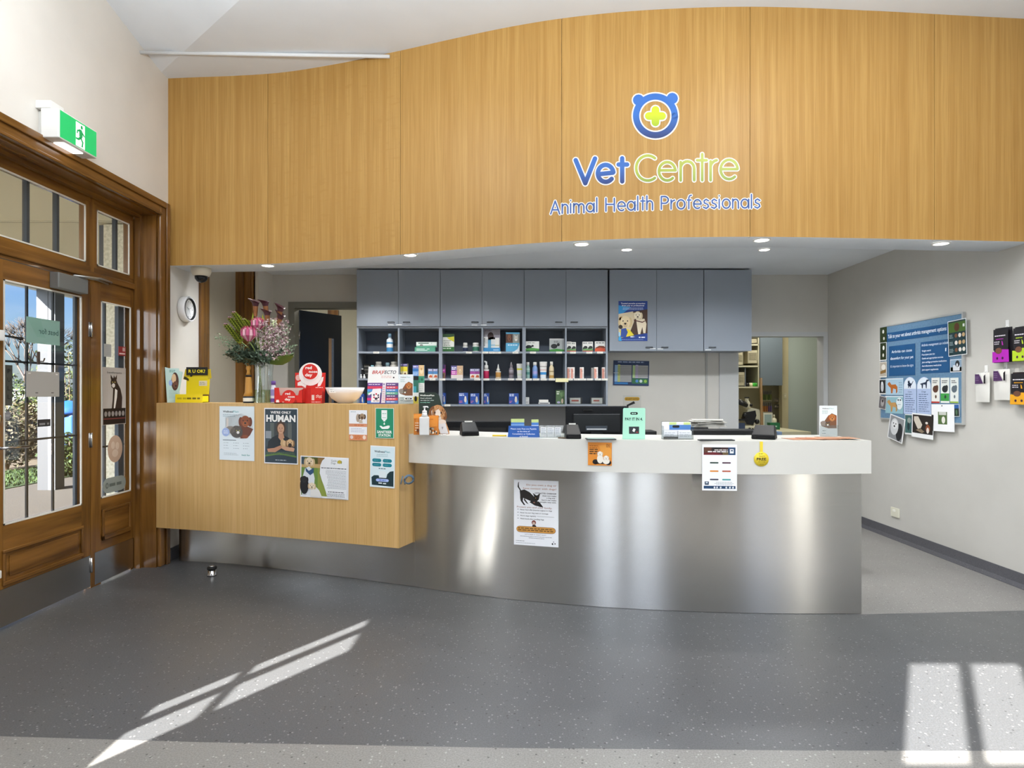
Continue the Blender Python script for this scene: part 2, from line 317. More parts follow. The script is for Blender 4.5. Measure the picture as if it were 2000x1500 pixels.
def sheet(name, label, cat, place, draw=None, frame=None, base='#f2f3f5', th=.0012, group=None, lean=0, twist=0, extra=None):
    """a printed sheet of paper or card: one mesh, its printing included"""
    loc, r, wd, ht = place
    mb = MB(); 
    mb.box((-wd/2, -th, 0), (wd/2, 0, ht), M(base, .45))
    if draw: draw(Art(mb, frame or (0, 0, wd*1000, ht*1000), (wd, ht), -th))
    o = mb.build(name, loc=loc); o.rotation_mode = 'XYZ'
    o.matrix_world = Matrix.Translation(loc) @ Matrix.Rotation(r, 4, 'Z') @ Matrix.Rotation(lean, 4, 'X') @ Matrix.Rotation(twist, 4, 'Y')
    return tag(o, label, cat, group)
# ================================================================== room shell
def boxes(name, lst, m):
    b = MB()
    for a, c in lst: b.box(a, c, m)
    return struct(b.build(name))
XO = XL-.25
D0, D1, DZ = 2.0, 4.75, 2.73                    # entrance opening
W0, W1, WZ0, WZ1 = .045, .85, 1.19, 2.10       # small side window
R0, R1 = 5.51, 6.45                             # recess beyond the clock
TOP = 5.0
boxes('wall_left', [((XO, YR-.2, 0), (XL, W0, TOP)), ((XO, W0, 0), (XL, W1, WZ0)), ((XO, W0, WZ1), (XL, W1, TOP)), ((XO, W1, 0), (XL, D0, TOP)),
    ((XO, D0, DZ), (XL, D1, TOP)), ((XO, D1, 0), (XL, R0, TOP)), ((XO, R1, 0), (XL, YB, TOP)), ((XL, 6.47, 0), (XL+.07, YB, 2.66))], WALLW)
boxes('wall_left_recess', [((XL-.20, R0, 0), (XL-.14, R1, 2.66))], noise_mat('beige_panel', '#b3aa97', '#b8af9c', ns=3, rough=.6))
boxes('wall_right', [((XR, YR-.2, 0), (XR+.2, YB+.12, TOP))], WALLG)
# rear wall behind the camera, with three tall windows and their transoms
RW = [(-.90, -.22), (.12, .82), (2.62, 3.44)]
rl = []; xs = XO
for a, b in RW: rl.append(((xs, YR-.2, 0), (a, YR, TOP))); rl += [((a, YR-.2, 0), (b, YR, .25)), ((a, YR-.2, 2.85), (b, YR, TOP))]; xs = b
rl.append(((xs, YR-.2, 0), (XR+.2, YR, TOP)))
boxes('wall_rear', rl, noise_mat('rear_wall_paint', '#7f7a73', '#86817a', ns=3, rough=.7))
boxes('wall_sun_blocker', [((-3.95, .85, -.03), (-3.7, 2.35, 2.855))], M('#8a867a', .8))  # unseen wall added outside to block sun shafts through the entrance glass
for i, (a, b) in enumerate(RW):
    p = sempty('window_%d' % (i+3)); m = MB(); T = TIM[2]
    for x0, x1, z0, z1 in ((a, a+.05, .25, 2.85), (b-.05, b, .25, 2.85), (a+.05, b-.05, .25, .33), (a+.05, b-.05, 2.78, 2.85), (a+.05, b-.05, 2.10, 2.20), ((a+b)/2-.012, (a+b)/2+.012, .33, 2.10), ((a+b)/2-.012, (a+b)/2+.012, 2.20, 2.78)):
        m.box((x0, YR-.14, z0), (x1, YR-.08, z1), T)
    m.build('window_frame', p)
    g = MB(); g.box((a+.05, YR-.113, .33), (b-.05, YR-.107, 2.10), GLASS); g.box((a+.05, YR-.113, 2.20), (b-.05, YR-.107, 2.78), GLASS); g.build('window_pane', p)
p = sempty('window_2'); m = MB()
for y0, y1, z0, z1 in ((W0-.01, W0+.01, WZ0, WZ1), (W1-.01, W1+.01, WZ0, WZ1), (.375, .42, WZ0, WZ1)): m.box((XO+.03, y0, z0), (XO+.07, y1, z1), TIM[2])
m.box((XO+.03, W0, 1.62), (XO+.06, W1, 1.64), TIM[1]); m.build('window_frame', p)
g = MB(); g.box((XO+.044, W0+.01, WZ0), (XO+.05, W1-.01, WZ1), GLASS); g.build('window_pane', p)
# back wall with two doorways
DLx0, DLx1, DLz = X(570, YB), -1.30, 2.30
DRx0, DRx1, DRz = X(1441, YB), 3.47, 1.985
boxes('wall_back', [((XO, YB, 0), (DLx0, YB+.12, 2.9)), ((DLx0, YB, DLz), (DLx1, YB+.12, 2.9)), ((DLx1, YB, 0), (DRx0, YB+.12, 2.9)),
    ((DRx0, YB, DRz), (DRx1, YB+.12, 2.9)), ((DRx1, YB, 0), (XR, YB+.12, 2.9))], WALLG)
# floor: dark vinyl field between two pale bands, inlaid in one sheet
fb = MB()
def fpoly(pts, m): fb.add([(x, y, 0) for x, y in pts], [tuple(range(len(pts)))], m)
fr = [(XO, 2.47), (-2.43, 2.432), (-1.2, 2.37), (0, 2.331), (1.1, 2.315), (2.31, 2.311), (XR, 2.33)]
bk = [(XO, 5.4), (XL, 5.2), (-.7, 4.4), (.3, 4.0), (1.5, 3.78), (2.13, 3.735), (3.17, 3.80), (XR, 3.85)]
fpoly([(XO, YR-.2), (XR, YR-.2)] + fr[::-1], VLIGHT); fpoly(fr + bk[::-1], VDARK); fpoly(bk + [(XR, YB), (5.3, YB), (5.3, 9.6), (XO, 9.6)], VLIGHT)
fl = fb.build('floor'); struct(fl)
fb = MB(); fb.box((XO, YR-.2, -.12), (5.3, 9.6, -.004), '#77746e'); struct(fb.build('floor_slab'))
# main ceiling: flat, then raked up beyond a diagonal fold towards the entrance side
cb = bmesh.new(); q = [cb.verts.new(v) for v in ((XO, YR-.2, 3.85), (XR+.2, YR-.2, 3.85), (XR+.2, 5.3, 3.85), (XO, 5.3, 3.85))]; cb.faces.new(q)
fn = Vector((-.66, -.75, 0)); fp = Vector((-2.74, 4.80, 3.85))
for off in (0, 3.2): bmesh.ops.bisect_plane(cb, geom=cb.verts[:]+cb.edges[:]+cb.faces[:], plane_co=fp+fn*off, plane_no=fn)
for v in cb.verts:
    d = (v.co-fp).dot(fn); v.co.z += .3*min(max(d, 0), 3.2)
me = bpy.data.meshes.new('ceiling'); cb.to_mesh(me); cb.free(); me.materials.append(CEILM); co = bpy.data.objects.new('ceiling', me); C.objects.link(co); struct(co)
sm = co.modifiers.new('thickness', 'SOLIDIFY'); sm.thickness = .05; sm.offset = 1
# reception ceiling and the curved bulkhead with its soffit band
SZ, LZ, BT = 2.37, 2.66, 3.86
NB = 72; xs = [XL+(XR-XL)*i/NB for i in range(NB+1)]
b = MB(); pts = [(x, bulk(x)+.42) for x in xs]
b.hprism(pts + [(XR+.2, YB), (5.3, YB), (5.3, 9.6), (XO, 9.6)], LZ, LZ+.06, CEILM); struct(b.build('ceiling_reception'))
b = MB()
for i in range(NB):
    x0, x1 = xs[i], xs[i+1]; y0, y1 = bulk(x0), bulk(x1)
    b.add([(x0,y0+.03,SZ),(x1,y1+.03,SZ),(x1,y1+.34,SZ),(x0,y0+.34,SZ),(x0,y0+.34,LZ+.05),(x1,y1+.34,LZ+.05),(x0,y0+.34,BT),(x1,y1+.34,BT)], [(0,1,2,3),(3,2,5,4),(4,5,7,6)], CEILM, True)
o = b.build('trim_1'); struct(o)
b = MB(); seam = [X(p, hit(bulk, p)[1]) for p in (523, 782, 1097, 1465, 1825)]
edges = [XL] + seam + [XR]
for k in range(len(edges)-1):
    a, c = edges[k]+(.0015 if k else 0), edges[k+1]-(.0015 if k < len(edges)-2 else 0); n = 14; ring = [a+(c-a)*i/n for i in range(n+1)]
    for i in range(n):
        x0, x1 = ring[i], ring[i+1]
        b.add([(x0,bulk(x0),SZ-.012),(x1,bulk(x1),SZ-.012),(x1,bulk(x1),BT),(x0,bulk(x0),BT)], [(0,1,2,3)], OAK, True)
        b.add([(x0,bulk(x0),SZ-.012),(x1,bulk(x1),SZ-.012),(x1,bulk(x1)+.03,SZ-.012),(x0,bulk(x0)+.03,SZ-.012)], [(0,1,2,3)], CEILM)
    for x in (a, c): b.add([(x, bulk(x), SZ-.012), (x, bulk(x)+.03, SZ-.012), (x, bulk(x)+.03, BT), (x, bulk(x), BT)], [(0,1,2,3)], OAK)
b.norecalc = True
struct(b.build('wall_bulkhead'))
# white tie rod under the ceiling, coved skirting
b = MB(); b.tube([(XL, 4.53, 3.855), (-.90, 4.525, 3.822)], .013, M('#e4e6e8', .5), 12); struct(b.build('trim_2'))
b = MB(); b.prism([(0, 0), (0, .10), (.006, .10), (.012, .03), (.03, .004), (.03, 0)], 0, 1, VBASE)
for v in b.bm.verts: x, y, z = v.co; v.co = Vector((XR-x, YR+y*(YB-YR), z))
struct(b.build('baseboard_right'))
b = MB(); b.box((XL, D1+.17, 0), (XL+.012, R0-.14, .10), VBASE); struct(b.build('baseboard_left'))
# doorway trims in the back wall
def doorframe(name, x0, x1, z, t, col, y=YB, left=True, right=True):
    b = MB(); m = M(col, .5)
    if left: b.box((x0-t, y-.015, 0), (x0+.004, y+.13, z+t), m)
    if right: b.box((x1-.004, y-.015, 0), (x1+t, y+.13, z+t), m)
    b.box((x0+.004, y-.015, z-.004), (x1-.004, y+.13, z+t), m); return struct(b.build(name))
doorframe('trim_3', DLx0+.03, DLx1, DLz-.01, .065, '#77766e')
doorframe('trim_4', DRx0, DRx1-.0, DRz-.01, .045, '#c3c5c6')
# left recess timbers
b = MB(); T = TIM[2]
b.box((XL, 5.37, 0), (XL+.025, R0+.01, 2.66), T, .006); b.box((XL-.14, R0, 0), (XL, R0+.012, 2.66), T); struct(b.build('trim_5'))
b = MB(); b.box((XL-.14, R1-.012, 0), (XL+.0, R1, 2.66), T); b.box((XL-.14, R1-.05, 0), (XL-.06, R1-.012, 2.66), T); b.box((XL, R1-.012, 0), (XL+.025, R1+.16, 2.66), T, .006); b.box((XL+.025, R1+.02, 0), (XL+.035, R1+.05, 2.66), T); struct(b.build('trim_6'))
# entrance architrave and lining
b = MB(); TZ, TY = TIM[2], TIM[1]
b.box((XL, D1-.01, 0), (XL+.03, D1+.10, DZ+.10), TZ, .008); b.box((XL+.03, D1+.055, 0), (XL+.045, D1+.10, DZ+.10), TZ, .005)
b.box((XL, D0-.1, DZ), (XL+.03, D1-.01, DZ+.10), TY, .008); b.box((XL+.03, D0-.1, DZ+.055), (XL+.045, D1+.05, DZ+.10), TY, .005); b.box((XL+.005, D0, DZ-.012), (XL+.04, D1, DZ+.006), TY, .004)
struct(b.build('trim_7'))
b = MB(); b.box((XO, D1-.02, 0), (XL, D1, DZ), TZ); b.box((XO, D0, DZ-.02), (XL, D1-.02, DZ), TY); b.box((XO, D0, 0), (XL, D0+.02, DZ), TZ)
b.box((XL-.15, D1-.045, .0), (XL-.11, D1-.02, DZ-.02), TZ); b.box((XL-.15, D0+.02, DZ-.045), (XL-.11, D1-.045, DZ-.02), TY); struct(b.build('trim_8'))
# ------------------------------------------------------------------ entrance: frame, transoms, sidelight, door leaves
XD = -2.90                                        # inner face of the joinery
DT = .045; PUT = M('#d9d6cc', .6, name='putty')
def bars(b, lst, m):
    for y0, y1, z0, z1 in lst: b.box((XD-DT, y0, z0), (XD, y1, z1), m)
H0, H1 = 2.113, 2.215
fr_ = sempty('trim_9'); b = MB()
P0, P1 = 4.228, 4.262                              # mullion post between door and sidelight
bars(b, [(P0, P1, 0, 2.69)], TZ); bars(b, [(D0+.02, P0, H0, H1), (P1, D1-.045, H0, H1), (D0+.02, P0, 2.655, 2.69), (P1, D1-.045, 2.655, 2.69)], TY)
b.box((XD, D0+.02, H0+.02), (XD+.018, D1-.045, H1-.035), TY, .006); bars(b, [(2.35, 2.39, 0, 2.69), (3.285, 3.32, H1, 2.655)], TZ)
b.build('door_frame', fr_)
def putty(b, y0, y1, z0, z1, t=.009):
    for a, c, e, f in ((y0, y0+t, z0, z1), (y1-t, y1, z0, z1), (y0, y1, z0, z0+t), (y0, y1, z1-t, z1)): b.box((XD-.004, a, e), (XD+.003, c, f), PUT)
def transom(name, y0, y1, cuts):
    p = sempty(name); b = MB(); z0, z1 = 2.215, 2.655
    bars(b, [(y0, y0+.03, z0, z1), (y1-.05, y1, z0, z1)], TZ); bars(b, [(y0+.03, y1-.05, z0, z0+.02), (y0+.03, y1-.05, z1-.03, z1)], TY); b.build('window_frame', p)
    b = MB(); putty(b, y0+.03, y1-.05, z0+.02, z1-.03); b.build('putty_line', p)
    g = MB(); g.box((XD-.026, y0+.03, z0+.02), (XD-.02, y1-.05, z1-.03), GLASS); g.build('window_pane', p)
    b = MB()
    for c in cuts: b.box((XD-.04, c-.011, z0+.02), (XD-.012, c+.011, z1-.03), M('#3c4043', .6))
    b.build('glazing_bar', p); return p
transom('window_6', 3.32, P0, [X_*2.9/1 for X_ in ()] + [2.9*F/(HX-59), 2.9*F/(HX-117)])
transom('window_7', P1, 4.705, [2.9*F/(HX-231)])
p = sempty('window_8')                             # sidelight
b = MB(); S0, S1 = P1, 4.705
bars(b, [(S0, 4.334, .0, H0), (4.672, S1, .0, H0)], TZ); bars(b, [(4.334, 4.672, 1.995, H0), (4.334, 4.672, .22, .60)], TY); b.build('window_frame', p)
b = MB(); b.box((XD, 4.34, .30), (XD+.012, 4.66, .335), TY, .004); b.box((XD, 4.34, .50), (XD+.010, 4.66, .52), TY, .004); b.box((XD, 4.34, .30), (XD+.012, 4.36, .52), TZ, .004); b.box((XD, 4.645, .30), (XD+.012, 4.665, .52), TZ, .004); b.build('panel_moulding', p)
b = MB(); putty(b, 4.334, 4.672, .60, 1.995); b.build('putty_line', p)
g = MB(); g.box((XD-.026, 4.334, .60), (XD-.02, 4.672, 1.995), GLASS); g.build('window_pane', p)
b = MB(); b.box((XD-.06, 4.45, .6), (XD-.048, 4.462, 1.995), '#24282c'); b.box((XD-.06, 4.334, .95), (XD-.048, 4.672, .962), '#24282c'); b.box((XD-.075, 4.60, .6), (XD-.047, 4.665, 1.995), '#3a4650'); b.build('security_bar', p)
b = MB(); b.box((XD, S0+.004, .012), (XD+.004, S1, .235), STEEL); b.build('kick_plate', p)
def leaf(name, y0, y1, s0, s1, cuts, gz=(.59, 1.995)):
    p = sempty(name); b = MB(); zb = .014
    bars(b, [(y0, y0+s0, zb, 2.108), (y1-s1, y1, zb, 2.108)], TZ); bars(b, [(y0+s0, y1-s1, gz[1], 2.108), (y0+s0, y1-s1, zb, gz[0])], TY); b.build('door_leaf', p)
    b = MB(); a, c = y0+s0-.01, y1-s1+.01
    b.box((XD, a, .245), (XD+.012, c, .27), TY, .004); b.box((XD, a, .43), (XD+.012, c, .45), TY, .004); b.box((XD, c-.02, .27), (XD+.012, c, .43), TZ, .004); b.box((XD, a, .27), (XD+.012, a+.02, .43), TZ, .004)
    b.box((XD, a+.05, .29), (XD+.006, c-.05, .41), TY, .005); b.build('panel_moulding', p)
    b = MB(); putty(b, y0+s0, y1-s1, gz[0], gz[1]); b.build('putty_line', p)
    g = MB(); g.box((XD-.026, y0+s0, gz[0]), (XD-.02, y1-s1, gz[1]), GLASS); g.build('window_pane', p)
    b = MB(); bl = M('#1c2024', .5)
    for c in cuts: b.box((XD-.038, c-.007, gz[0]), (XD-.028, c+.007, gz[1]), bl)
    for z in (1.06, 1.53): b.box((XD-.038, y0+s0, z-.006), (XD-.028, y1-s1, z+.006), bl)
    b.box((XD-.044, y1-s1-.022, gz[0]), (XD-.030, y1-s1, gz[1]), M('#3a4650', .5)); b.build('security_bar', p)
    b = MB(); b.box((XD, y0+.002, zb), (XD+.004, y1-.004, .228), STEEL); b.build('kick_plate', p)
    return p
d1 = leaf('door_1', 3.39, P0-.004, .112, .085, [2.933*F/(HX-52), 2.933*F/(HX-103)])
d2 = leaf('door_2', 2.39, 3.384, .085, .112, [2.6, 2.85, 3.1])
for z in (.16, 1.02, 1.78):                        # hinges
    b = MB(); yy = P0-.002; b.tube([(XD+.008, yy, z-.05), (XD+.008, yy, z+.05)], .007, CHROME, 8); b.box((XD, yy-.022, z-.05), (XD+.002, yy+.022, z+.05), CHROME); b.build('hinge', d1)
b = MB(); b.box((XD, 3.405, 1.64), (XD+.035, 3.475, 1.70), '#e8e8e6', .004); b.tube([(XD+.03, 3.47, 1.67), (XD+.035, 3.56, 1.665)], .006, '#17181a'); b.ball((XD+.035, 3.58, 1.663), .013, '#17181a', 10, (1, 1.6, .8)); b.build('bolt', d1)
b = MB(); b.lathe([(.028, 0), (.03, .01), (.022, .018)], CHROME, n=16)
for v in b.bm.verts: x, y, z = v.co; v.co = Vector((XD+z, 3.452+x, 1.20+y))
b.build('door_lock', d1)
b = MB(); b.box((XD, 3.42, .98), (XD+.008, 3.47, 1.10), CHROME, .003); b.tube([(XD+.01, 3.447, 1.035), (XD+.05, 3.447, 1.035), (XD+.055, 3.50, 1.035), (XD+.05, 3.62, 1.03)], .009, CHROME, 10); b.build('door_handle', d1)
b = MB(); b.box((XD, 3.36, .30), (XD+.02, 3.47, .345), '#eceae4', .005); b.build('bolt', d1)
# door closer
t = thing('door_closer', 'grey metal door closer with folding arm at the top of the entrance door', 'door closer', (XD, 3.98, 2.06))
b = MB(); b.box((0, -.13, -.055), (.06, .14, .045), M('#8d9191', .4, .6), .006); b.build('body', t)
b = MB(); b.tube([(.045, .02, .05), (.10, .20, .062), (.03, .42, .075)], .008, M('#a6a6a2', .35, .8), 6); b.tube([(.045, .05, .05), (.07, .20, .055), (.02, .40, .06)], .006, M('#a6a6a2', .35, .8), 6); b.build('arm', t)
# stickers on the glass (all lie flat on the panes)
def on_glass(name, label, cat, px0, py0, px1, py1, draw, frame, base, th=.001):
    a, c = 2.9*F/(HX-px0), 2.9*F/(HX-px1); m = (a+c)/2
    b = MB(); wd, ht = c-a, (py1-py0)*m/F
    b.box((-wd/2, -th, 0), (wd/2, 0, ht), M(base, .5)) if base else None
    if draw: draw(Art(b, frame, (wd, ht), -th))
    o = b.build(name, loc=(XD-.018, m, Z(py1, m))); o.rotation_euler = (0, 0, PI/2); return tag(o, label, cat)
def a_mint(A):
    A.text('best for', 95, 48, 17, '#3f615b', w=-60, bold=.01); A.poly([(0,0),(40,0),(55,60),(30,60)], '#7fa597', 1)
on_glass('window_sticker', 'pale green rounded sticker seen from behind near top of door glass', 'sticker', 57, 623, 122, 672, a_mint, (0, 0, 100, 80), '#86a99d')
on_glass('notice_sheet', 'plain grey back of a notice taped to the door glass', 'notice', 57, 726, 121, 775, lambda A: (A.rect(5, 5, 12, 8, '#e9e7e2'), A.rect(88, 6, 95, 9, '#e9e7e2'), A.rect(26, 66, 34, 69, '#55524c'), A.rect(74, 66, 82, 69, '#55524c')), (0, 0, 100, 80), '#a8a49d')
def a_pull(A):
    for i, c in enumerate('PULL'): A.text(c, 50, 80+i*85, 42, '#141516', w=44, al='c', bold=.02)
on_glass('door_sign', 'narrow dark vertical PULL sign on the door glass', 'sign', 16, 713, 30, 792, a_pull, (0, 0, 100, 400), '#45463f')
def a_round(A): A.ell(50, 50, 50, 50, '#7f7f82', 1); A.rect(20, 42, 80, 50, '#a9a9ab', 2); A.rect(25, 56, 75, 62, '#a9a9ab', 2)
on_glass('round_sticker', 'small round grey sticker under the PULL sign', 'sticker', 14, 803, 27, 820, a_round, (0, 0, 100, 100), None)
on_glass('dark_sticker', 'small dark rectangular sticker low on the door glass', 'sticker', 79, 819, 104, 833, lambda A: A.lines(12, 40, 88, 1, 30, 22, '#8a8a8a', 1, 0), (0, 0, 100, 80), '#2f2e30')
b = MB(); b.box((0, -.012, -.04), (.008, .012, .04), '#4c4038', .004); b.tube([(.008, 0, -.02), (.02, .02, -.02), (.02, .03, .0)], .004, '#4c4038'); o = b.build('glass_hook', loc=(XD-.018, 3.78, 1.56)); tag(o, 'small brown suction hook on the door glass', 'hook')
def a_catp(A):
    A.text('bestforpets', 50, 22, 7, '#4d4a44', w=62, al='c', bold=.01, l=2)
    A.poly([(32,34),(38,50),(36,72),(44,78),(42,118),(38,150),(82,150),(84,110),(76,78),(66,62),(60,52),(52,38),(48,28),(44,40)], '#33261f', 1)
    A.ell(47, 55, 14, 16, '#3d2e25', 2); A.poly([(34,44),(33,26),(45,42)], '#3d2e25', 2); A.poly([(60,44),(60,26),(49,42)], '#3d2e25', 2); A.ell(45, 66, 7, 8, '#ddd5cc', 3, 12); A.poly([(52,78),(62,84),(60,110),(52,150),(46,150),(50,100)], '#e6e0d8', 3)
    A.ell(41, 54, 2, 2, '#c9b45a', 4, 8); A.ell(51, 54, 2, 2, '#c9b45a', 4, 8)
    A.rect(2, 150, 98, 208, '#1f1713', 3)
    for i in range(6): A.ell(12+i*15, 170, 6, 10, '#8d8783', 4, 10)
    A.rect(4, 186, 96, 190, '#6b3330', 4)
on_glass('cat_poster', 'poster of a sitting black and white cat on sidelight glass', 'poster', 205, 718, 250, 829, a_catp, (0, 0, 100, 210), '#b8b0a8')
def a_bald(A): A.ell(50, 50, 48, 50, '#b39a86', 1); A.ell(36, 36, 12, 14, '#c6b3a2', 2); A.ell(64, 40, 12, 14, '#c6b3a2', 2); A.ell(50, 66, 20, 14, '#c6b3a2', 2)
on_glass('oval_sticker', 'brown oval paw sticker below the cat poster', 'sticker', 214, 850, 244, 903, a_bald, (0, 0, 100, 100), None)
def a_syn(A): A.pill(0, 0, 200, 80, '#8d9793', 1); A.ell(36, 40, 12, 16, '#5a6460', 2, 14); A.ell(36, 40, 6, 9, '#8d9793', 3, 12); A.lines(56, 32, 172, 1, 10, 16, '#5a6460', 2, .02)
on_glass('pill_sticker', 'grey pill-shaped sticker at the bottom of sidelight glass', 'sticker', 205, 931, 250, 960, a_syn, (0, 0, 200, 80), None)
on_glass('white_label', 'small pale square label high on sidelight glass', 'label', 208, 672, 222, 697, lambda A: A.lines(10, 20, 90, 5, 14, 4, '#9a9a9a', 1), (0, 0, 100, 100), '#a9a9a4')
on_glass('red_label', 'small dark red square label high on sidelight glass', 'label', 236, 677, 250, 695, lambda A: (A.rect(55, 10, 90, 50, '#c9a9a4'), A.rect(10, 70, 90, 84, '#d8c0bc')), (0, 0, 100, 100), '#8a2b2c')
# ------------------------------------------------------------------ outside
GR = noise_mat('lawn_green', '#17280c', '#263a14', ns=30, detail=6, rough=.9, bump=.3)
GV = noise_mat('gravel', '#2f2b28', '#413c36', ns=60, detail=5, rough=.95, bump=.4)
def ground(name, pts, z, m, stuff=None):
    b = MB(); b.hprism(pts, z-.2, z, m); o = b.build(name)
    if stuff: o['kind'] = 'stuff'; tag(o, stuff, 'grass')
    else: struct(o)
    return o
ground('gravel_path', [(XO, -14), (XO, 30), (-7.2, 30), (-7.2, -14)], -.03, GV)
ground('lawn', [(-7.2, -14), (-7.2, 30), (-8.75, 30), (-8.75, -14)], -.02, GR, 'sunlit green lawn beyond the gravel path')
ground('garden_bed', [(-8.75, -14), (-8.75, 40), (-90, 70), (-90, -14)], -.03, noise_mat('soil', '#3f362b', '#4f4537', ns=12, rough=.95))
# grass blades
b = MB(); g1, g2 = M('#1c300e', .8), M('#304518', .8)
for i in range(9000):
    x = random.uniform(-8.7, -7.25); y = random.uniform(5.5, 15); h = random.uniform(.01, .035); a = random.uniform(0, PI); dx, dy = .012*math.cos(a), .012*math.sin(a)
    b.add([(x-dx, y-dy, -.02), (x+dx, y+dy, -.02), (x+random.uniform(-.03,.03), y+random.uniform(-.03,.03), h)], [(0,1,2)], random.choice((g1, g2)))
o = b.build('grass_tufts'); o['kind'] = 'stuff'; tag(o, 'short blades of grass standing up from the lawn', 'grass')
# rear ground so that the far side of the rear windows is not empty
ground('forecourt', [(XO, -14), (XO, YR-.2), (30, YR-.2), (30, -14)], -.03, GV)
# verandah roof and posts
VC = M('#d9d3b8', .7, name='verandah_lining')
b = MB(); b.box((-6.75, -.05, 2.86), (XO, 18, 2.92), VC); 
for y in (3.6, 5.4, 7.2, 9.0): b.box((-6.75, y, 2.845), (XO, y+.02, 2.86), M('#a8a38d', .7))
b.box((-6.80, -.05, 2.80), (-6.70, 18, 3.05), M('#e3e2dc', .6)); b.add([(-6.8, -.05, 3.0), (XO, -.05, 3.5), (XO, 18, 3.5), (-6.8, 18, 3.0)], [(0,1,2,3)], M('#8f9698', .5)); struct(b.build('verandah_roof'))
pw = M('#323438', .6, name='post_white'); pg = M('#4c5056', .6, name='post_grey')
t = thing('verandah_post', 'square white and grey verandah post outside the entrance door', 'post', (-6.57, 8.75, -.03))
b = MB(); b.box((-.12, -.09, 0), (.03, .09, 2.84), pw); b.build('post_shaft', t)
b = MB(); b.box((.03, -.09, 0), (.13, .09, 2.84), pg); b.build('cladding', t)
b = MB(); b.prism([(-.13, 2.4), (.03, 2.15), (.03, 2.84), (-.13, 2.84)], -.095, -.088, pg); b.build('bracket', t)
b = MB(); b.box((.05, -.095, .5), (.10, -.09, .66), '#cfc3c0'); b.build('label', t)
t = thing('rendered_pier', 'rough cream rendered pier beside the dark downpipe outside the sidelight', 'pier', (-3.55, 5.64, -.03))
b = MB(); b.box((-.10, -.15, 0), (.09, .12, 2.88), noise_mat('roughcast', '#b7b19b', '#d8d3be', ns=40, rough=.9, bump=.6)); b.build('pier_shaft', t)
b = MB(); b.box((.12, -.10, 0), (.27, .10, 2.88), '#46525c'); b.box((-.16, -.12, 0), (-.12, .0, 2.88), '#3c4750'); b.build('downpipe', t)
# bushes and trees
def leaves(b, c, r, n, cols, s=.07, squash=(1,1,1)):
    for _ in range(n):
        while True:
            v = Vector((random.uniform(-1,1), random.uniform(-1,1), random.uniform(-1,1)))
            if .35 < v.length < 1: break
        v = v.normalized()*(v.length**.5); p = Vector(c)+Vector((v.x*r*squash[0], v.y*r*squash[1], v.z*r*squash[2]))
        if p.z < -.02: continue
        a = Vector((random.uniform(-1,1), random.uniform(-1,1), random.uniform(-1,1))).normalized()*s; u = a.cross(Vector((random.uniform(-1,1), random.uniform(-1,1), 1))).normalized()*s*.5
        b.add([p-a, p-u, p+a, p+u], [(0,1,2,3)], random.choice(cols))
def bush(name, label, x, y, r, h, cols, n=700, s=.07, cat='bush', group=None):
    t = thing(name, label, cat, (x, y, -.03), group=group); b = MB(); random.seed(int(abs(x*100+y*10)))
    for k in range(5):
        a = k*1.3; b.tube([(0, 0, 0), (.25*r*math.cos(a), .25*r*math.sin(a), h*.4), (.5*r*math.cos(a), .5*r*math.sin(a), h*.8)], .02, '#5a4a38', 5, .008)
    b.build('stems', t); b = MB()
    for k in range(5):
        a = k*2*PI/5; leaves(b, (.42*r*math.cos(a), .42*r*math.sin(a), h*random.uniform(.40, .6)), r*.62, n//5, cols, s, (1, 1, h/(1.25*r)))
    b.build('foliage', t); return t
GA = [M(c, .8) for c in ('#323f1a', '#464f1e', '#222e12', '#57542c')]; GB = [M(c, .8) for c in ('#332e22', '#463e2c', '#2e2f1d', '#504734')]; GC = [M(c, .8) for c in ('#22340f', '#2f4418', '#1a290d', '#424f20')]
def at(px, d): return X(px, d), d
for i, (px, d, r, h, cols, lb) in enumerate(((14, 10.9, .5, .95, GB, 'low brown-green heath bush at far left behind the lawn'), (62, 12.9, .85, 1.15, GB, 'low brown heath bush behind the lawn left of the post'),
        (46, 15.4, .45, 1.3, GA, 'small yellow-green bush among the brown heath'), (74, 17.2, 1.0, 1.75, GA, 'yellow-green leafy bush just left of the verandah post'), (140, 15.2, .95, 2.9, GA, 'tall yellow-green bush right of the verandah post'),
        (140, 10.2, .45, .72, GC, 'dark low bush under the blue bin'), (10, 18.5, 1.3, 1.9, GC, 'dark green shrub at far left beside the white shed'), (206, 12.9, .5, 2.8, GA, 'tall sparse bush seen through the sidelight'), (203, 9.0, .35, 1.1, GA, 'low pale bush at the foot of the sidelight view'))):
    x, y = at(px, d); bush('garden_bush', lb, x, y, r, h, cols, 1500, .05)
t = thing('bare_tree', 'bare-branched tree against the sky left of the post', 'tree', (X(55, 22), 22, -.03)); b = MB(); random.seed(5)
def branch(p, d, ln, r, dep):
    e = p+d*ln; b.tube([p, (p+e)/2+Vector((random.uniform(-.05,.05),)*3)*ln, e], r, '#433830', 5, r*.6)
    if dep:
        for _ in range(4 if dep > 1 else 5):
            nd = (d+Vector((random.uniform(-.8,.8), random.uniform(-.8,.8), random.uniform(-.1,.7)))).normalized(); branch(e, nd, ln*.72, r*.55, dep-1)
branch(Vector((0,0,0)), Vector((0,0,1)), 1.45, .08, 4); b.build('branches', t)
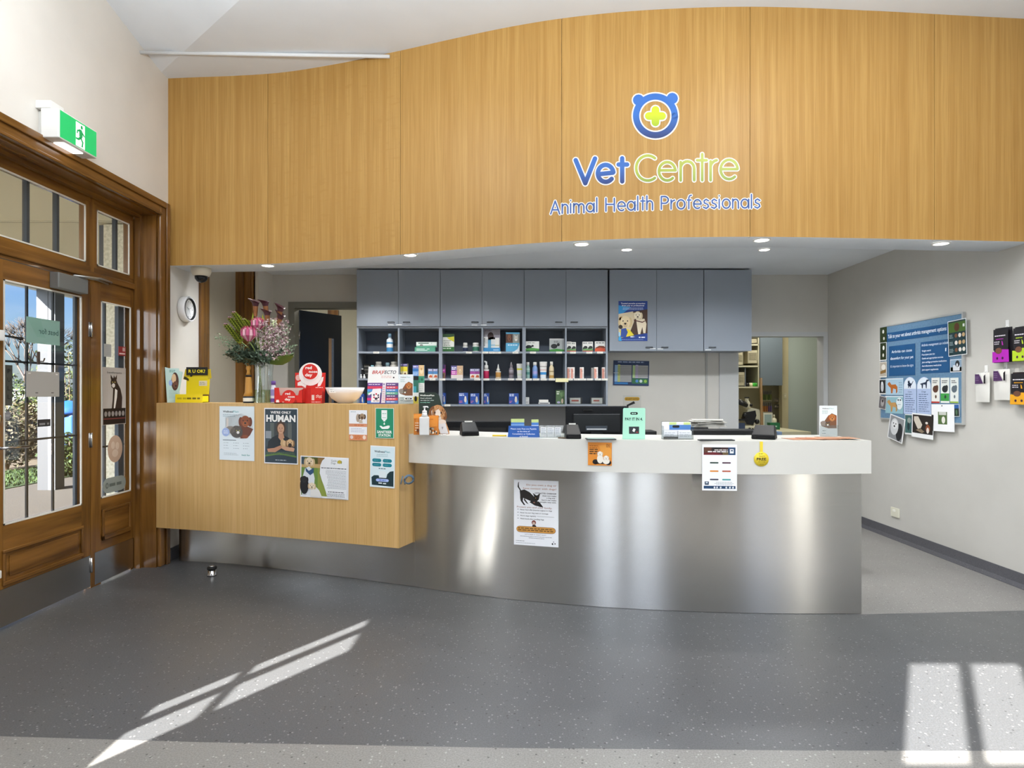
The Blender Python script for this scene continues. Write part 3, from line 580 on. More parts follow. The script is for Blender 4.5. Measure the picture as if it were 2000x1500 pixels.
# shed, fence wall, wheelie bin
t = thing('garden_shed', 'low white walled building in the distance left of the post', 'building', (X(44, 26), 26, -.03)); b = MB(); b.box((-1.0, 0, 0), (1.0, 2, 1.45), '#76787a'); b.build('wall', t); b = MB(); b.box((-1.1, -.1, 1.45), (1.1, 2.1, 1.52), '#6e7076'); b.build('roof', t)
b = MB(); b.box((-3, 0, 0), (6, .15, .45), M('#6a5f49', .8)); o = b.build('garden_wall', loc=(X(30, 21), 21, -.03)); tag(o, 'low tan garden wall in front of the white building', 'wall')
bx, by = at(134, 11.2); t = thing('recycling_bin', 'blue wheelie bin with a bulging black bag outside the door', 'bin', (bx, by, -.03)); b = MB(); bm_ = M('#164a92', .5)
b.box((-.25, -.25, .12), (.25, .25, .98), bm_, .03); b.build('bin_body', t); b = MB(); b.lathe([(.34, 0), (.36, .04), (.30, .14), (.16, .22), (.01, .25)], bm_, (0, 0, .98), 16); b.build('lid', t)
b = MB(); b.ball((0, -.05, 1.0), .27, M('#23262b', .25), 14, (1, 1, .55)); b.build('bin_bag', t)
# ================================================================== reception counter (low, white and steel)
def strip(b, cv, x0, x1, z0, z1, m, n=40, off=0, top=None, th=None, smooth=True):
    xs = [x0+(x1-x0)*i/n for i in range(n+1)]
    for i in range(n):
        a, c = xs[i], xs[i+1]; b.add([(a, cv(a)+off, z0), (c, cv(c)+off, z0), (c, cv(c)+off, z1), (a, cv(a)+off, z1)], [(0,1,2,3)], m, smooth)
def slab(b, cv, x0, x1, z0, z1, depth, m, n=40):
    xs = [x0+(x1-x0)*i/n for i in range(n+1)]; V = []
    for x in xs: y = cv(x); dd = depth(x) if callable(depth) else depth; V += [(x,y,z0), (x,y,z1), (x,y+dd,z1), (x,y+dd,z0)]
    fs = [(4*i+k, 4*i+4+k, 4*i+4+(k+1)%4, 4*i+(k+1)%4) for i in range(n) for k in range(4)] + [(0,1,2,3), (4*n+3,4*n+2,4*n+1,4*n)]
    b.add(V, fs, m)
CTZ = 1.063
WHT = M('#d2d1cb', .3, spec=.5, name='white_laminate')
t = thing('reception_counter', 'long curved reception counter with white top band and brushed steel front', 'counter', (0,0,0))
b = MB(); slab(b, wht, -.708, 2.129, .868, CTZ, lambda x: min(.5, max(.004, 4.10+(x+.755)/.13*.33-wht(x)-.004)) if x < -.622 else .5, WHT, 140); b.build('counter_top', t)
b = MB(); slab(b, stl, -.672, 2.128, 0.002, .868, .02, STEEL, 80); o = b.build('steel_front', t)
for f in o.data.polygons: f.use_smooth = True
b = MB(); b.box((2.09, 3.765, .002), (2.128, 4.10, .868), STEEL); b.build('end_panel', t)
for ob in (o,):
    ob.modifiers.new('edges', 'EDGE_SPLIT').split_angle = math.radians(40)
HCZ = 1.268
t2 = thing('high_counter', 'raised oak veneer counter on a recessed steel plinth left of the white one', 'counter', (0,0,0))
b = MB(); n = 30; xs = [XL+.002+(-.755-XL-.002)*i/n for i in range(n+1)]; V = []
for i, x in enumerate(xs):
    y = wod(x); k = i/n; sl = .35*k; nx, ny = .13*k, .33+.02*(1-k)
    V += [(x,y,.308), (x,y,HCZ), (x+nx,y+ny,HCZ), (x+nx,y+ny,.308)]
fs = [(4*i+k, 4*i+4+k, 4*i+4+(k+1)%4, 4*i+(k+1)%4) for i in range(n) for k in range(4)] + [(0,1,2,3), (4*n+3,4*n+2,4*n+1,4*n)]
b.add(V, fs, OAK_LIT); b.build('cabinet_body', t2)
b = MB(); slab(b, stl, -2.66, -.674, .002, .308, .02, STEEL, 50); o = b.build('plinth', t2)
for f in o.data.polygons: f.use_smooth = True
o.modifiers.new('edges', 'EDGE_SPLIT').split_angle = math.radians(40)
b = MB(); b.box((-2.66, 4.91, .002), (-2.60, 5.2, .306), STEEL); b.build('plinth_return', t2)
# coil of blue cable on the oak end
b = MB(); c0 = Vector((-.69, 4.155, .80))
loc, _, _, _ = flat(785, 928, 808, 945, 4.12)
for k in range(3):
    r = .030-.003*k; b.tube([(loc[0]+.008+r*math.cos(a*PI/8), 4.12-.006*k+.02*math.cos(a*PI/8), loc[2]+.03+r*math.sin(a*PI/8)) for a in range(17)], .004, '#5d7489', 6)
b.tube([(loc[0]-.03, 4.098, loc[2]+.055), (loc[0]-.035, 4.09, loc[2]+.03), (loc[0]-.042, 4.09, loc[2]+.002)], .004, '#5d7489', 6); b.tube([(loc[0]+.0, 4.10, loc[2]+.05), (loc[0]-.015, 4.085, loc[2]+.02), (loc[0]-.012, 4.085, loc[2]+.0)], .004, '#5d7489', 6)
tag(b.build('cable_loop'), 'small loop of blue-grey cable on the side of the oak counter', 'cable')
b = MB(); b.lathe([(.034, 0), (.034, .012), (.028, .018), (.028, .045)], CHROME, n=20); b.lathe([(.030, 0), (.034, .004), (.034, .018), (.030, .022)], M('#141414', .5), (0,0,.045), 20); b.lathe([(.02, 0), (.018, .006)], CHROME, (0,0,.067), 16)
o = b.build('door_stop', loc=(X(414, 4.52), 4.52, .001)); tag(o, 'short round steel door stop with black rubber ring on the floor', 'door stop')
# ------------------------------------------------------------------ posters on the oak counter
DK = '#24333c'; TEAL = '#2a8f93'
def a_well(A):
    A.rect(0, 0, 68, 106, '#dfe9ee', 1); A.text('Wellness', 7, 12.2, 3.6, '#1d2b38', w=20, bold=.02); A.text('Plan', 27, 12.2, 3.6, '#3fa3a8', w=11)
    A.lines(7, 16, 36, 2, 3, 1, '#8fa9b3'); A.poly([(12,22),(44,14),(62,28),(66,42),(60,56),(54,63),(36,64),(24,58),(12,50)], '#e6dfd8', 1)
    A.poly([(14,24),(18,24),(18,44),(14,44)], '#d5cdc6', 2); A.poly([(36,40),(46,36),(62,42),(66,44),(60,56),(54,62),(42,63),(36,52)], '#6b3218', 2)
    A.dog(51, 29, 11.5, '#8a451f', '#6a2f12', '#a55a2c', 3); A.ell(34, 50, 12, 12, '#4b4540', 3); A.cat(37, 48, 8, '#56504b', 4); A.ell(22, 46, 10, 7, '#8d847c', 3)
    A.ell(51, 59, 6, 3.4, '#8a451f', 5); A.ell(13, 51, 7.6, 8.4, '#9fb3e0', 6); A.lines(9, 48, 18, 3, 2.4, 1, '#e8eefb', 7, .1)
    A.rect(7, 66, 33, 67.4, '#6b7a84', 2)
    for i in range(3):
        for j in range(3): A.rect(9+19*i, 71.5+5.2*j, 10.2+19*i, 72.7+5.2*j, '#7f8d96', 2); A.lines(12+19*i, 71.5+5.2*j, 22+19*i, 1, 3, 1.1, '#b0bcc4', 2, .5)
    A.lines(9, 92, 40, 2, 3, 1, '#aab6bd', 2); A.text('best for', 44, 96.5, 3, '#14908a', w=16, bold=.02)
sheet('poster', 'pale blue poster of a brown dog and grey cat, leftmost on the oak counter', 'poster', on_curve(wod, 429.5, 793.5, 497.5, 899), a_well, (0,0,68,106), '#e9eef2')
def a_human(A):
    A.rect(1.5, 2, 64, 104, '#2b3c48', 1)
    for i, c in enumerate(('#3c4a50', '#5a625f', '#3a3f40', '#6f706b', '#454a49', '#5d6260', '#39434a')): A.rect(3+i*8.6, 28, 11+i*8.6, 74, c, 2)
    A.rect(3, 44, 14, 58, '#8d949a', 3)
    A.text("WE'RE ONLY", 33, 10.5, 4.6, '#f4f4f2', w=40, al='c', bold=.03, l=8); A.text('HUMAN', 33, 25.5, 12.5, '#f4f4f2', w=57, al='c', bold=.045, l=8)
    A.poly([(6,80),(8,64),(16,56),(26,51),(38,51),(48,56),(56,64),(58,80)], '#18222a', 3)
    A.ell(33, 38, 9, 14, '#4a3427', 4); A.poly([(29,46),(37,46),(40,56),(33,62),(28,56)], '#b98a6c', 5); A.ell(33, 39, 6.5, 9.6, '#c79a7c', 6)
    A.ell(30.4, 38, 1, .7, '#2c1e16', 7, 8); A.ell(35.6, 38, 1, .7, '#2c1e16', 7, 8); A.rect(30.5, 43.4, 35.5, 44.2, '#8e4a3e', 7); A.poly([(33,38),(34,41.5),(32.2,41.5)], '#b3836a', 7)
    A.poly([(6,78),(20,76),(34,70),(38,74),(22,84),(8,84)], '#b98568', 6); A.poly([(36,72),(56,74),(60,76),(58,82),(42,80),(34,76)], '#c79a7c', 7)
    A.poly([(33,62),(37,58),(42,64),(44,72),(36,74),(32,68)], '#c9a577', 7); A.dog(51, 66, 8, '#d4b083', '#8f6b45', '#3a2a20', 8); A.ell(40, 66, 3, 5, '#d8b78c', 8)
    A.lines(4, 84, 62, 3, 2.2, .9, '#5c7a4c', 3, .1); A.poly([(2,90),(30,85),(63,90),(63,93),(30,88),(2,93)], '#5f7f3c', 3); A.lines(22, 98, 44, 1, 2, 1.6, '#aab4ba', 3, .1)
sheet('poster', "dark WE'RE ONLY HUMAN poster of a vet holding a dog", 'poster', on_curve(wod, 517, 797, 582.5, 906), a_human, (0,0,65.5,106), '#f0f1f3')
def a_guide(A):
    A.rect(2, 2, 36, 82, '#6a8a3c', 1); A.rect(2, 2, 50, 20, '#8a6b3e', 1); A.rect(2, 16, 42, 24, '#c2a26a', 2); A.rect(2, 2, 8, 18, '#3c4f5a', 2)
    A.poly([(36,24),(44,24),(46,44),(50,64),(56,82),(36,82)], '#8c9a42', 1)
    A.poly([(5,45),(10,26),(18,22),(26,28),(30,46),(28,82),(4,82)], '#d9dee4', 3); A.dog(19, 12, 10, '#e2cfae', '#c9ad82', '#cfb48c', 4); A.poly([(11,24),(18,31),(28,24),(28,34),(21,40),(12,32)], '#2f5378', 7)
    A.ell(9, 62, 9, 18, '#17181b', 8); A.dog(9, 49, 7.5, '#1e1f23', '#121316', '#26282c', 9); A.poly([(22,66),(32,62),(40,70),(46,84),(22,84)], '#e4e2de', 9); A.dog(25, 62, 7.4, '#e8d9be', '#cdb58f', '#e3d2b3', 10)
    A.poly([(52,2),(96,2),(96,84),(57,84),(52,66),(45,48),(41,34),(42,18),(46,8)], '#e9ebee', 13)
    A.text('Guide', 64, 9, 4, '#5a6066', w=11, l=14); A.text('Dogs', 64, 14, 4, '#5a6066', w=9, l=14); A.dog(81, 9, 4, '#c9b23e', '#8a8a3a', '#e0c95a', 14)
    A.lines(44, 22, 95, 1, 3, 1.6, '#4c5157', 14, .02); 
    for k in range(15): A.lines(50+min(k, 6)*.8, 27+k*2.6, 94, 1, 2, .9, '#9a9fa6', 14, .12, 'r')
    A.lines(58, 71, 90, 1, 3, 1.4, '#3b4046', 14, .2, 'c'); A.lines(56, 75, 92, 3, 2.6, 1.0, '#6c7178', 14, .15, 'c')
pl = on_curve(wod, 587, 892, 681, 973); sheet('poster', 'landscape poster of three assistance dogs beside a column of text', 'poster', pl, a_guide, (0,0,98,86), '#f2f3f6', twist=math.radians(.6))
def a_small(A):
    A.rect(0, 0, 34, 26, '#eeeff3', 1); A.lines(3, 3, 14, 1, 2, 1, '#8fa5b3', 2); A.ell(17, 15, 3.6, 8, '#b19e8c', 2); A.dog(25, 12, 6, '#a98e72', '#3c2a20', '#7c5c44', 3); A.poly([(19,20),(25,17),(26,25),(19,25)], '#c9b9a6', 3)
    A.rect(0, 26, 34, 32, '#d9926d', 1); A.lines(10, 28, 33, 1, 2, 1.6, '#c06a3e', 2); A.rect(0, 32, 34, 47, '#eff0f4', 1); A.lines(4, 35, 30, 3, 3, .9, '#a9abc6', 2)
    A.rect(0, 47, 34, 58, '#dd8f63', 1); A.ell(5, 52, 3, 3.6, '#e7d3cc', 2); A.lines(11, 49, 23, 3, 2.6, 1.4, '#cf6f35', 2); A.ell(29, 52, 3, 4, '#f0d9c8', 2)
sheet('notice', 'small white and orange notice with a koala-like animal picture on oak counter', 'notice', on_curve(wod, 682.5, 801, 717.5, 860), a_small, (0,0,34,58), '#eceef2')
def a_san(A):
    A.rect(1, 1, 35, 57, '#1f8c68', 1); W_ = '#f3f6f4'
    A.rect(12, 4, 23, 20, W_, 2); A.poly([(12,20),(23,20),(21,23),(14,23)], W_, 2); A.rect(15.5, 23, 19.5, 25.5, W_, 2); A.lines(13.5, 10, 21.5, 1, 2, 1.1, '#5fae94', 3, .05); A.lines(14, 18, 21, 1, 2, .8, '#5fae94', 3, .05)
    A.poly([(17.5,27),(19,30),(18.4,32),(16.6,32),(16,30)], W_, 2)
    A.poly([(8,34.5),(11,34),(15,36.2),(20,34.8),(25,33.2),(28,33.6),(28,37),(25,39.6),(18,40.2),(13,40),(10,37)], W_, 2)
    A.text('SANITISER', 17.8, 48.2, 5.0, W_, w=29, al='c', bold=.03); A.text('STATION', 17.8, 54.6, 5.0, W_, w=23.5, al='c', bold=.03)
sheet('wall_sign', 'green SANITISER STATION sign at the top right of the oak counter', 'sign', on_curve(wod, 734, 797, 770, 856), a_san, (0,0,36,58), '#dbe7df', th=.002)
def a_plan(A):
    A.rect(1, 2, 47, 80, '#d8e9ef', 1); A.text('Wellness', 8, 13, 4, '#163a4a', w=20, bold=.02); A.text('Plan', 28.5, 13, 4, '#3aa0ac', w=10); A.lines(11, 16.5, 36, 2, 3, 1, '#8fb3bd', 2, .3, 'c')
    for i in range(2):
        for j in range(2): A.pill(4+20.5*i, 25+8.6*j, 22+20.5*i, 31.8+8.6*j, '#147e8e', 2); A.lines(8+20.5*i, 28+8.6*j, 17+20.5*i, 1, 2, 1, '#5aaab4', 3, .3)
    A.lines(17, 43.4, 31, 1, 2, 1.6, '#3b5b66', 2, .05)
    A.poly([(3,62),(8,58),(16,57.5),(24,62),(32,62),(34,54),(39,49),(46,47.5),(46,78),(4,77)], '#16323a', 2); A.poly([(18,49),(31,49),(31,62),(18,62)], '#dfe9ed', 3)
    A.pill(12, 64, 37, 69.5, '#a9bdf0', 4); A.lines(18, 66, 31, 1, 2, 1.4, '#4a62b8', 5, .05); A.rect(17, 71.4, 24, 73.6, '#e4ecee', 4); A.rect(26, 71.8, 32, 74, '#e4ecee', 4)
sheet('poster', 'curling pale blue poster with teal buttons below the green sanitiser sign', 'poster', on_curve(wod, 723, 871, 771, 952), a_plan, (0,0,48,81), '#eef1f4', twist=math.radians(1))
# ------------------------------------------------------------------ on the white band and the steel
def a_orange(A):
    A.rect(0, 0, 47, 45, '#dd8a2e', 1); A.poly([(22,6),(38,4),(46,14),(46,30),(28,26)], '#e39a3c', 2)
    A.lines(3, 6, 20, 2, 4, 1.6, '#a85e10', 3); A.lines(3, 13, 24, 1, 4, 2, '#5c3a14', 3); A.lines(3, 17, 22, 2, 4, 2, '#3a2a14', 3); A.lines(36, 3, 45, 3, 2.4, 1.2, '#7a4a1c', 3)
    A.ell(15, 38, 6, 5, '#201a18', 3); A.ell(40, 39, 6, 5, '#201a18', 3); A.rect(12, 37, 44, 42, '#201a18', 3); A.ell(24, 32, 6, 9, '#ece6db', 4); A.dog(24, 22, 5, '#efe9de', '#d5c7b4', l=5); A.ell(36, 36, 7, 6, '#ece6db', 5); A.dog(36, 30, 5, '#efe9de', '#d5c7b4', l=6)
sheet('poster', 'square orange poster of two white dogs on the white counter band', 'poster', on_curve(wht, 1148.5, 864, 1195, 909), a_orange, (0,0,47,45), '#dd8a2e')
def a_codes(A):
    A.rect(3, 6, 51, 22, '#3a2020', 1); A.rect(4, 6, 18, 18, '#5c3a2c', 2); A.rect(20, 6, 36, 15, '#121214', 2); A.poly([(3,22),(3,17),(22,15),(34,19),(42,22)], '#6b1f28', 2); A.rect(40, 14, 51, 22, '#6d5a3a', 2)
    A.lines(24, 10.6, 50, 1, 2, 1.8, '#e8e4e0', 3, 0); A.lines(11, 14, 50, 1, 2, 2.2, '#efeeee', 3, 0); A.rect(51, 6, 65, 22, '#123f66', 1); A.poly([(54,9.5),(61.5,9.5),(61.5,18.5),(54,18.5)], '#e6e8ec', 2); A.rect(56, 11.5, 60, 14, '#2a4a68', 3)
    for i in range(2):
        for j, c in enumerate((('#1c3a30', '#4a2b40'), ('#d8862e', '#b5573a'), ('#3b3f55', '#3f9a9c'))): A.pill(15+24*i, 37+17.6*j, 32+24*i, 40+17.6*j, c[i], 2)
    A.rect(5, 78, 13, 85, '#1e3550', 2); A.rect(7, 79, 11, 82, '#c9d2dc', 3); A.lines(24, 79, 62, 3, 2.6, 1, '#a6abb3', 2, .3, 'c'); A.rect(3, 87, 65, 93, '#1d4064', 2)
    for x in (22, 27, 34, 45, 52, 58): A.poly([(x,89.5),(x+3,87.8),(x+4,91),(x+1.5,93)], '#dfe5ea', 3)
pl = on_curve(wht, 1371, 868, 1439, 958, .004); sheet('poster', 'white poster with paired coloured buttons hanging over the white counter band', 'poster', pl, a_codes, (0,0,68,97), '#f1f2f5')
loc, r, wd, ht = on_curve(wht, 1472, 863, 1501, 911, .004)
b = MB(); A = Art(b, (0,0,29,48), (wd, ht), -.001); YE = '#ecd23a'
b.box((-wd*.10, -.0009, wd*.93), (wd*.10, 0, ht+.002), YE); b.lathe([(wd/2, 0), (wd/2, .001)], M(YE, .45), n=32)
for v in b.bm.verts[-64:]: x, y, z = v.co; v.co = Vector((x, -z, y*.98+wd*.5))
A.text('FREE', 14.5, 36, 5.2, '#2a2712', w=18.5, al='c', bold=.03); A.lines(9, 22.5, 18, 1, 2, 1.0, '#7a6c20', 2, .1, 'c'); A.text('1 MONTH', 14.5, 29, 2.2, '#4a4318', w=13, al='c', bold=0); A.lines(8, 38.5, 22, 1, 2, 1.0, '#8a7a20', 2, .1, 'c'); A.lines(11, 43, 19, 1, 2, .9, '#8a7a20', 2, .1, 'c')
b.box((-wd*.10, -.001, ht), (wd*.10, .03, ht+.0015), YE)
o = b.build('hang_tag', loc=loc); o.rotation_euler = (0,0,r); tag(o, 'round yellow FREE tag hanging from the counter edge', 'tag')
def a_hyd(A):
    OR = '#a8632f'
    A.text('Do you own a dog or', 80, 11, 3.4, OR, w=56, al='r'); A.text('have contact with dogs?', 80, 18, 3.4, OR, w=62, al='r'); A.text('HYDATID DISEASE', 80, 26.5, 2.6, '#3b3a3c', w=40, al='r', bold=.02)
    for i, s_ in enumerate(('does not make', 'a dog sick -', 'but it can make', 'people very sick.')): A.text(s_, 80, 31+4.2*i, 2.3, '#2c2b2d', w=[26,18,27,30][i], al='r', bold=.02)
    K = '#241f1e'
    A.poly([(12,22),(7,14),(8,6),(10,4),(9.4,8),(10,14),(14,21)], K); A.poly([(11,22),(20,19),(30,24),(38,32),(44,40),(38,44),(28,40),(18,36),(12,30)], K); A.poly([(12,28),(18,35),(17,42),(22,50),(19,50),(13,42),(12,36)], K); A.poly([(20,36),(24,42),(28,48),(24,46),(19,40)], K)
    A.poly([(34,40),(48,42),(52,50),(48,52),(56,53),(40,50),(30,44)], K); A.ell(43, 35, 5, 5.4, K, 3); A.poly([(39,33),(36,25),(43,30)], K, 3); A.poly([(44,30),(50,25),(48,35)], K, 3); A.poly([(38,34),(36.5,43),(39,46),(43,44),(47,36)], K, 3); A.ell(38.6, 44, 1.6, 1.3, '#9a6a5c', 4, 10); A.ell(41.5, 35, .8, .8, '#c9a24a', 4, 8)
    A.text('Protect you and your family:', 6, 55.5, 3.2, '#8c4a22', w=66)
    for i, s_ in enumerate(('Never feed offal (internal organs) to dogs', 'Never let your dog roam or scavenge', 'Worm dogs regularly', 'Wash hands after handling dogs')): A.rect(7, 58.4+6*i, 9, 59.4+6*i, '#3c3a3a'); A.text(s_, 12, 60.4+6*i, 2.4, '#2c2b2d', w=[60,53,30,45][i], bold=.01)
    A.lines(44, 71, 76, 1, 2, .5, '#555', 2, 0)
    A.ell(38, 84, 4, 4.6, '#7a2c24'); A.ell(38, 85, 2.4, 2.8, '#d9c3b2', 3); A.poly([(35.5,88.6),(41,88.6),(43,92),(35,92)], '#1f1c1e', 3); A.ell(38, 84, .8, .8, K, 4, 6)
    A.pill(5, 92, 79, 104, '#8b5a28', 5); A.pill(5.8, 92.8, 78.2, 103.2, '#d49a4c', 6); A.lines(8, 95, 76, 2, 3.6, 2, '#6a4a20', 7, .05)
    A.text("LET'S KEEP IT THAT WAY!", 41, 109, 2, '#77706a', w=40, al='c'); A.lines(12, 111.5, 72, 1, 3, .9, '#8c8c92', 2, .05, 'c'); A.lines(28, 114.5, 58, 1, 3, .9, '#8c8c92', 2, .05, 'c'); A.lines(4, 121, 22, 1, 3, 1, '#8c8c92', 2, .1); A.lines(4, 125, 42, 1, 3, .9, '#aaaab2', 2, .1)
    A.ell(73, 124, 1.6, 1.8, K, 2, 8); A.ell(77.6, 123.4, 1.2, 1.4, K, 2, 8); A.ell(75, 120, 1, .8, K, 2, 8)
pl = on_curve(stl, 1004, 938, 1091, 1066, .003); sheet('poster', 'white poster of a bowing black dog on the steel counter front', 'poster', pl, a_hyd, (0,0,84,130), '#eef0f4')
# ------------------------------------------------------------------ logo and lettering on the bulkhead
def grad_mat(name, z0, z1, cols):
    m, N, K, b = nodes(name); g = N.new('ShaderNodeNewGeometry'); s = N.new('ShaderNodeSeparateXYZ'); K(g.outputs['Position'], s.inputs[0])
    r = N.new('ShaderNodeMapRange'); r.inputs['From Min'].default_value = z0; r.inputs['From Max'].default_value = z1; K(s.outputs[2], r.inputs['Value'])
    c = N.new('ShaderNodeValToRGB'); c.color_ramp.elements[0].color = rgb(cols[0]); c.color_ramp.elements[1].color = rgb(cols[1]); c.color_ramp.elements[1].position = .55; K(r.outputs[0], c.inputs[0]); K(c.outputs[0], b.inputs['Base Color']); b.inputs['Roughness'].default_value = .4; return m
def sp(cx, cy, off):
    px, py = 1050+cx/4.348, 160+cy/4.348; x, d = hit(bulk, px); e = .01; sl = (bulk(x+e)-bulk(x-e))/(2*e); n = Vector((sl, -1)).normalized()
    return (x+n.x*off, d+n.y*off, Z(py, d))
def stroke(b, pts, w_, m, off):
    def P(x, y): return sp(x, y, off)
    for i, (x, y) in enumerate(pts):
        b.add([P(x+w_/2*math.cos(2*PI*k/16), y+w_/2*math.sin(2*PI*k/16)) for k in range(16)], [tuple(range(16))], m)
        if i:
            x0, y0 = pts[i-1]; L_ = math.hypot(x-x0, y-y0) or 1; nx, ny = -(y-y0)/L_*w_/2, (x-x0)/L_*w_/2
            k = max(1, int(abs(x-x0)/60))
            for j in range(k):
                a0, a1 = j/k, (j+1)/k; xa, ya, xb, yb = x0+(x-x0)*a0, y0+(y-y0)*a0, x0+(x-x0)*a1, y0+(y-y0)*a1
                b.add([P(xa+nx, ya+ny), P(xb+nx, yb+ny), P(xb-nx, yb-ny), P(xa-nx, ya-ny)], [(0,1,2,3)], m)
def arc(cx, cy, rx, ry, a0, a1, n=14): return [(cx+rx*math.cos(math.radians(a0+(a1-a0)*i/n)), cy-ry*math.sin(math.radians(a0+(a1-a0)*i/n))) for i in range(n+1)]
WH = M('#f4f3ee', .4)
blue = grad_mat('blue_vinyl_gradient', Z(272,4.02), Z(182,4.02), ('#1c2c66', '#2f6cc0')); blue2 = grad_mat('blue_letter_vinyl', Z(362,4.05), Z(302,4.05), ('#1f2f6c', '#2f66b8'))
lime = grad_mat('lime_vinyl', Z(250,4.02), Z(205,4.02), ('#9ab822', '#c9d41c')); green = grad_mat('green_letter_vinyl', Z(358,4.02), Z(300,4.02), ('#8ea23c', '#b4bc4e'))
sg = thing('logo_sign', 'clinic logo and lettering applied to the curved oak bulkhead', 'sign', (0,0,0))
b = MB(); ring = arc(1000, 290, 164, 164, 0, 360, 48)
stroke(b, ring, 78, WH, .002); stroke(b, [(857,156)], 118, WH, .002); stroke(b, [(1143,142)], 118, WH, .002)
stroke(b, ring, 54, blue, .0035); stroke(b, [(857,156)], 96, blue, .0035); stroke(b, [(1143,142)], 96, blue, .0035); b.build('bear_emblem', sg)
b = MB()
for w_, m, of in ((88, WH, .003), (66, lime, .0045)): stroke(b, [(1000,240),(1000,346)], w_, m, of); stroke(b, [(944,292),(1056,292)], w_, m, of)
b.build('cross_emblem', sg)
def two(b, strokes, w_, m, ow=20):
    for s_ in strokes: stroke(b, s_, w_+ow, WH, .002)
    for s_ in strokes: stroke(b, s_, w_, m, .0035)
b = MB()
two(b, [[(324,666),(405,862),(488,652)], [(520,785),(640,772)]+arc(578, 778, 66, 72, 8, 320, 22), [(718,650),(718,846)], [(688,703),(760,703)]], 38, blue2); b.build('bold_lettering', sg)
b = MB()
two(b, [arc(935, 733, 98, 106, 52, 308, 24), [(1035,752),(1168,752)]+arc(1100, 760, 70, 78, 6, 312, 22), [(1214,682),(1214,838)], arc(1271, 738, 58, 62, 180, 0, 12)+[(1329,836)], [(1397,615),(1397,836)], [(1354,667),(1434,667)],
        [(1468,676),(1468,836)], arc(1530, 728, 62, 62, 180, 100, 8), [(1560,742),(1694,742)]+arc(1625, 745, 72, 82, 4, 312, 22)], 23, green, 18); b.build('thin_lettering', sg)
# stroke alphabet: units of x-height, y up
Gl = {'A': (.98, [[(0,0),(.46,1.42),(.92,0)], [(.16,.45),(.76,.45)]]), 'H': (1.0, [[(0,0),(0,1.42)], [(.86,0),(.86,1.42)], [(0,.75),(.86,.75)]]),
  'P': (.80, [[(0,0),(0,1.4),(.36,1.4)]+[(.36+.36*math.sin(a*PI/8), 1.03+.37*math.cos(a*PI/8)) for a in range(9)]+[(0,.66)]]), 'l': (.12, [[(0,0),(0,1.5)]]), 'i': (.12, [[(0,0),(0,1)], [(0,1.36),(0,1.37)]]),
  'n': (.66, [[(0,0),(0,1)], [(0,.6)]+[(.29-.29*math.cos(a*PI/8), .62+.36*math.sin(a*PI/8)) for a in range(9)]+[(.58,0)]]),
  'h': (.66, [[(0,0),(0,1.5)], [(0,.6)]+[(.29-.29*math.cos(a*PI/8), .62+.36*math.sin(a*PI/8)) for a in range(9)]+[(.58,0)]]),
  'm': (1.1, [[(0,0),(0,1)], [(0,.6)]+[(.26-.26*math.cos(a*PI/8), .64+.34*math.sin(a*PI/8)) for a in range(9)]+[(.52,0)], [(.52,.6)]+[(.78-.26*math.cos(a*PI/8), .64+.34*math.sin(a*PI/8)) for a in range(9)]+[(1.04,0)]]),
  'a': (.86, [[(.38+.38*math.cos(a*PI/9), .5+.48*math.sin(a*PI/9)) for a in range(19)], [(.78,0),(.78,.98)]]), 'o': (.86, [[(.4+.4*math.cos(a*PI/9), .5+.5*math.sin(a*PI/9)) for a in range(19)]]),
  'e': (.80, [[(.04,.5),(.76,.5)]+[(.4+.38*math.cos(a*PI/10), .5+.48*math.sin(a*PI/10)) for a in range(0,18)]]), 't': (.42, [[(.2,0),(.2,1.4)], [(0,.98),(.4,.98)]]), 'r': (.42, [[(0,0),(0,1)], [(0,.55),(.1,.85),(.36,.98)]]),
  'f': (.42, [[(.14,0),(.14,1.2),(.22,1.42),(.4,1.48)], [(0,.95),(.36,.95)]]), 's': (.62, [[(.54,.84),(.3,1),(.08,.84),(.12,.6),(.46,.44),(.54,.2),(.3,0),(.02,.14)]]), ' ': (.42, [])}
line = 'Animal Health Professionals'; gap = .20
tot = sum(Gl[c][0]+gap for c in line)-gap; k = (1892-112)/tot; u = 112; b = MB(); st = []
xh = 77
for c in line:
    w_, ss = Gl[c]
    for s_ in ss: st.append([(u+x*k, (1122-.058*(u-112)+.000017*(u-112)**2) - y*xh) for x, y in s_])
    u += (w_+gap)*k
two(b, st, 12, M('#3f62a8', .4), 15); b.build('strapline', sg)
# ------------------------------------------------------------------ downlights, camera dome, exit sign, clock
def downlight(px, py, z, lab, r=.045, watt=9):
    d = (z-EYE)*F/(HY-py); x = X(px, d)
    t = thing('downlight', lab, 'ceiling light', (x, d, z), group='downlights over reception'); b = MB(); b.lathe([(r+.012, 0), (r+.012, -.006), (r, -.007), (r, -.001)], '#f2f2f0', n=24, cap=False); b.build('trim_ring', t)
    b = MB(); b.lathe([(r, -.004), (.001, -.0045)], M('#fff6e8', .5, emit=14), n=24, cap=False); b.build('lamp', t)
    l = bpy.data.lights.new('downlight_and_fill_beam', 'SPOT'); l.energy = watt; l.spot_size = math.radians(105); l.spot_blend = .7; l.shadow_soft_size = .04; l.color = (1, .96, .9)
    lo = bpy.data.objects.new('downlight_and_fill_beam', l); C.objects.link(lo); lo.location = (x, d, z-.02); return x, d
SW = 34
for px, py, lb in ((523, 518, 'small round downlight in the soffit near the left wall'), (801, 497, 'round downlight in the soffit above the bravecto-style display'.replace('bravecto-style ', 'medicine ')), (1136, 476, 'round downlight in the soffit below the logo lettering'),
                   (1488, 468, 'round downlight in the soffit above the end of the wall cabinets'), (1838, 475, 'round downlight in the soffit at far right')): downlight(px, py, SZ-.001, lb, watt=SW)
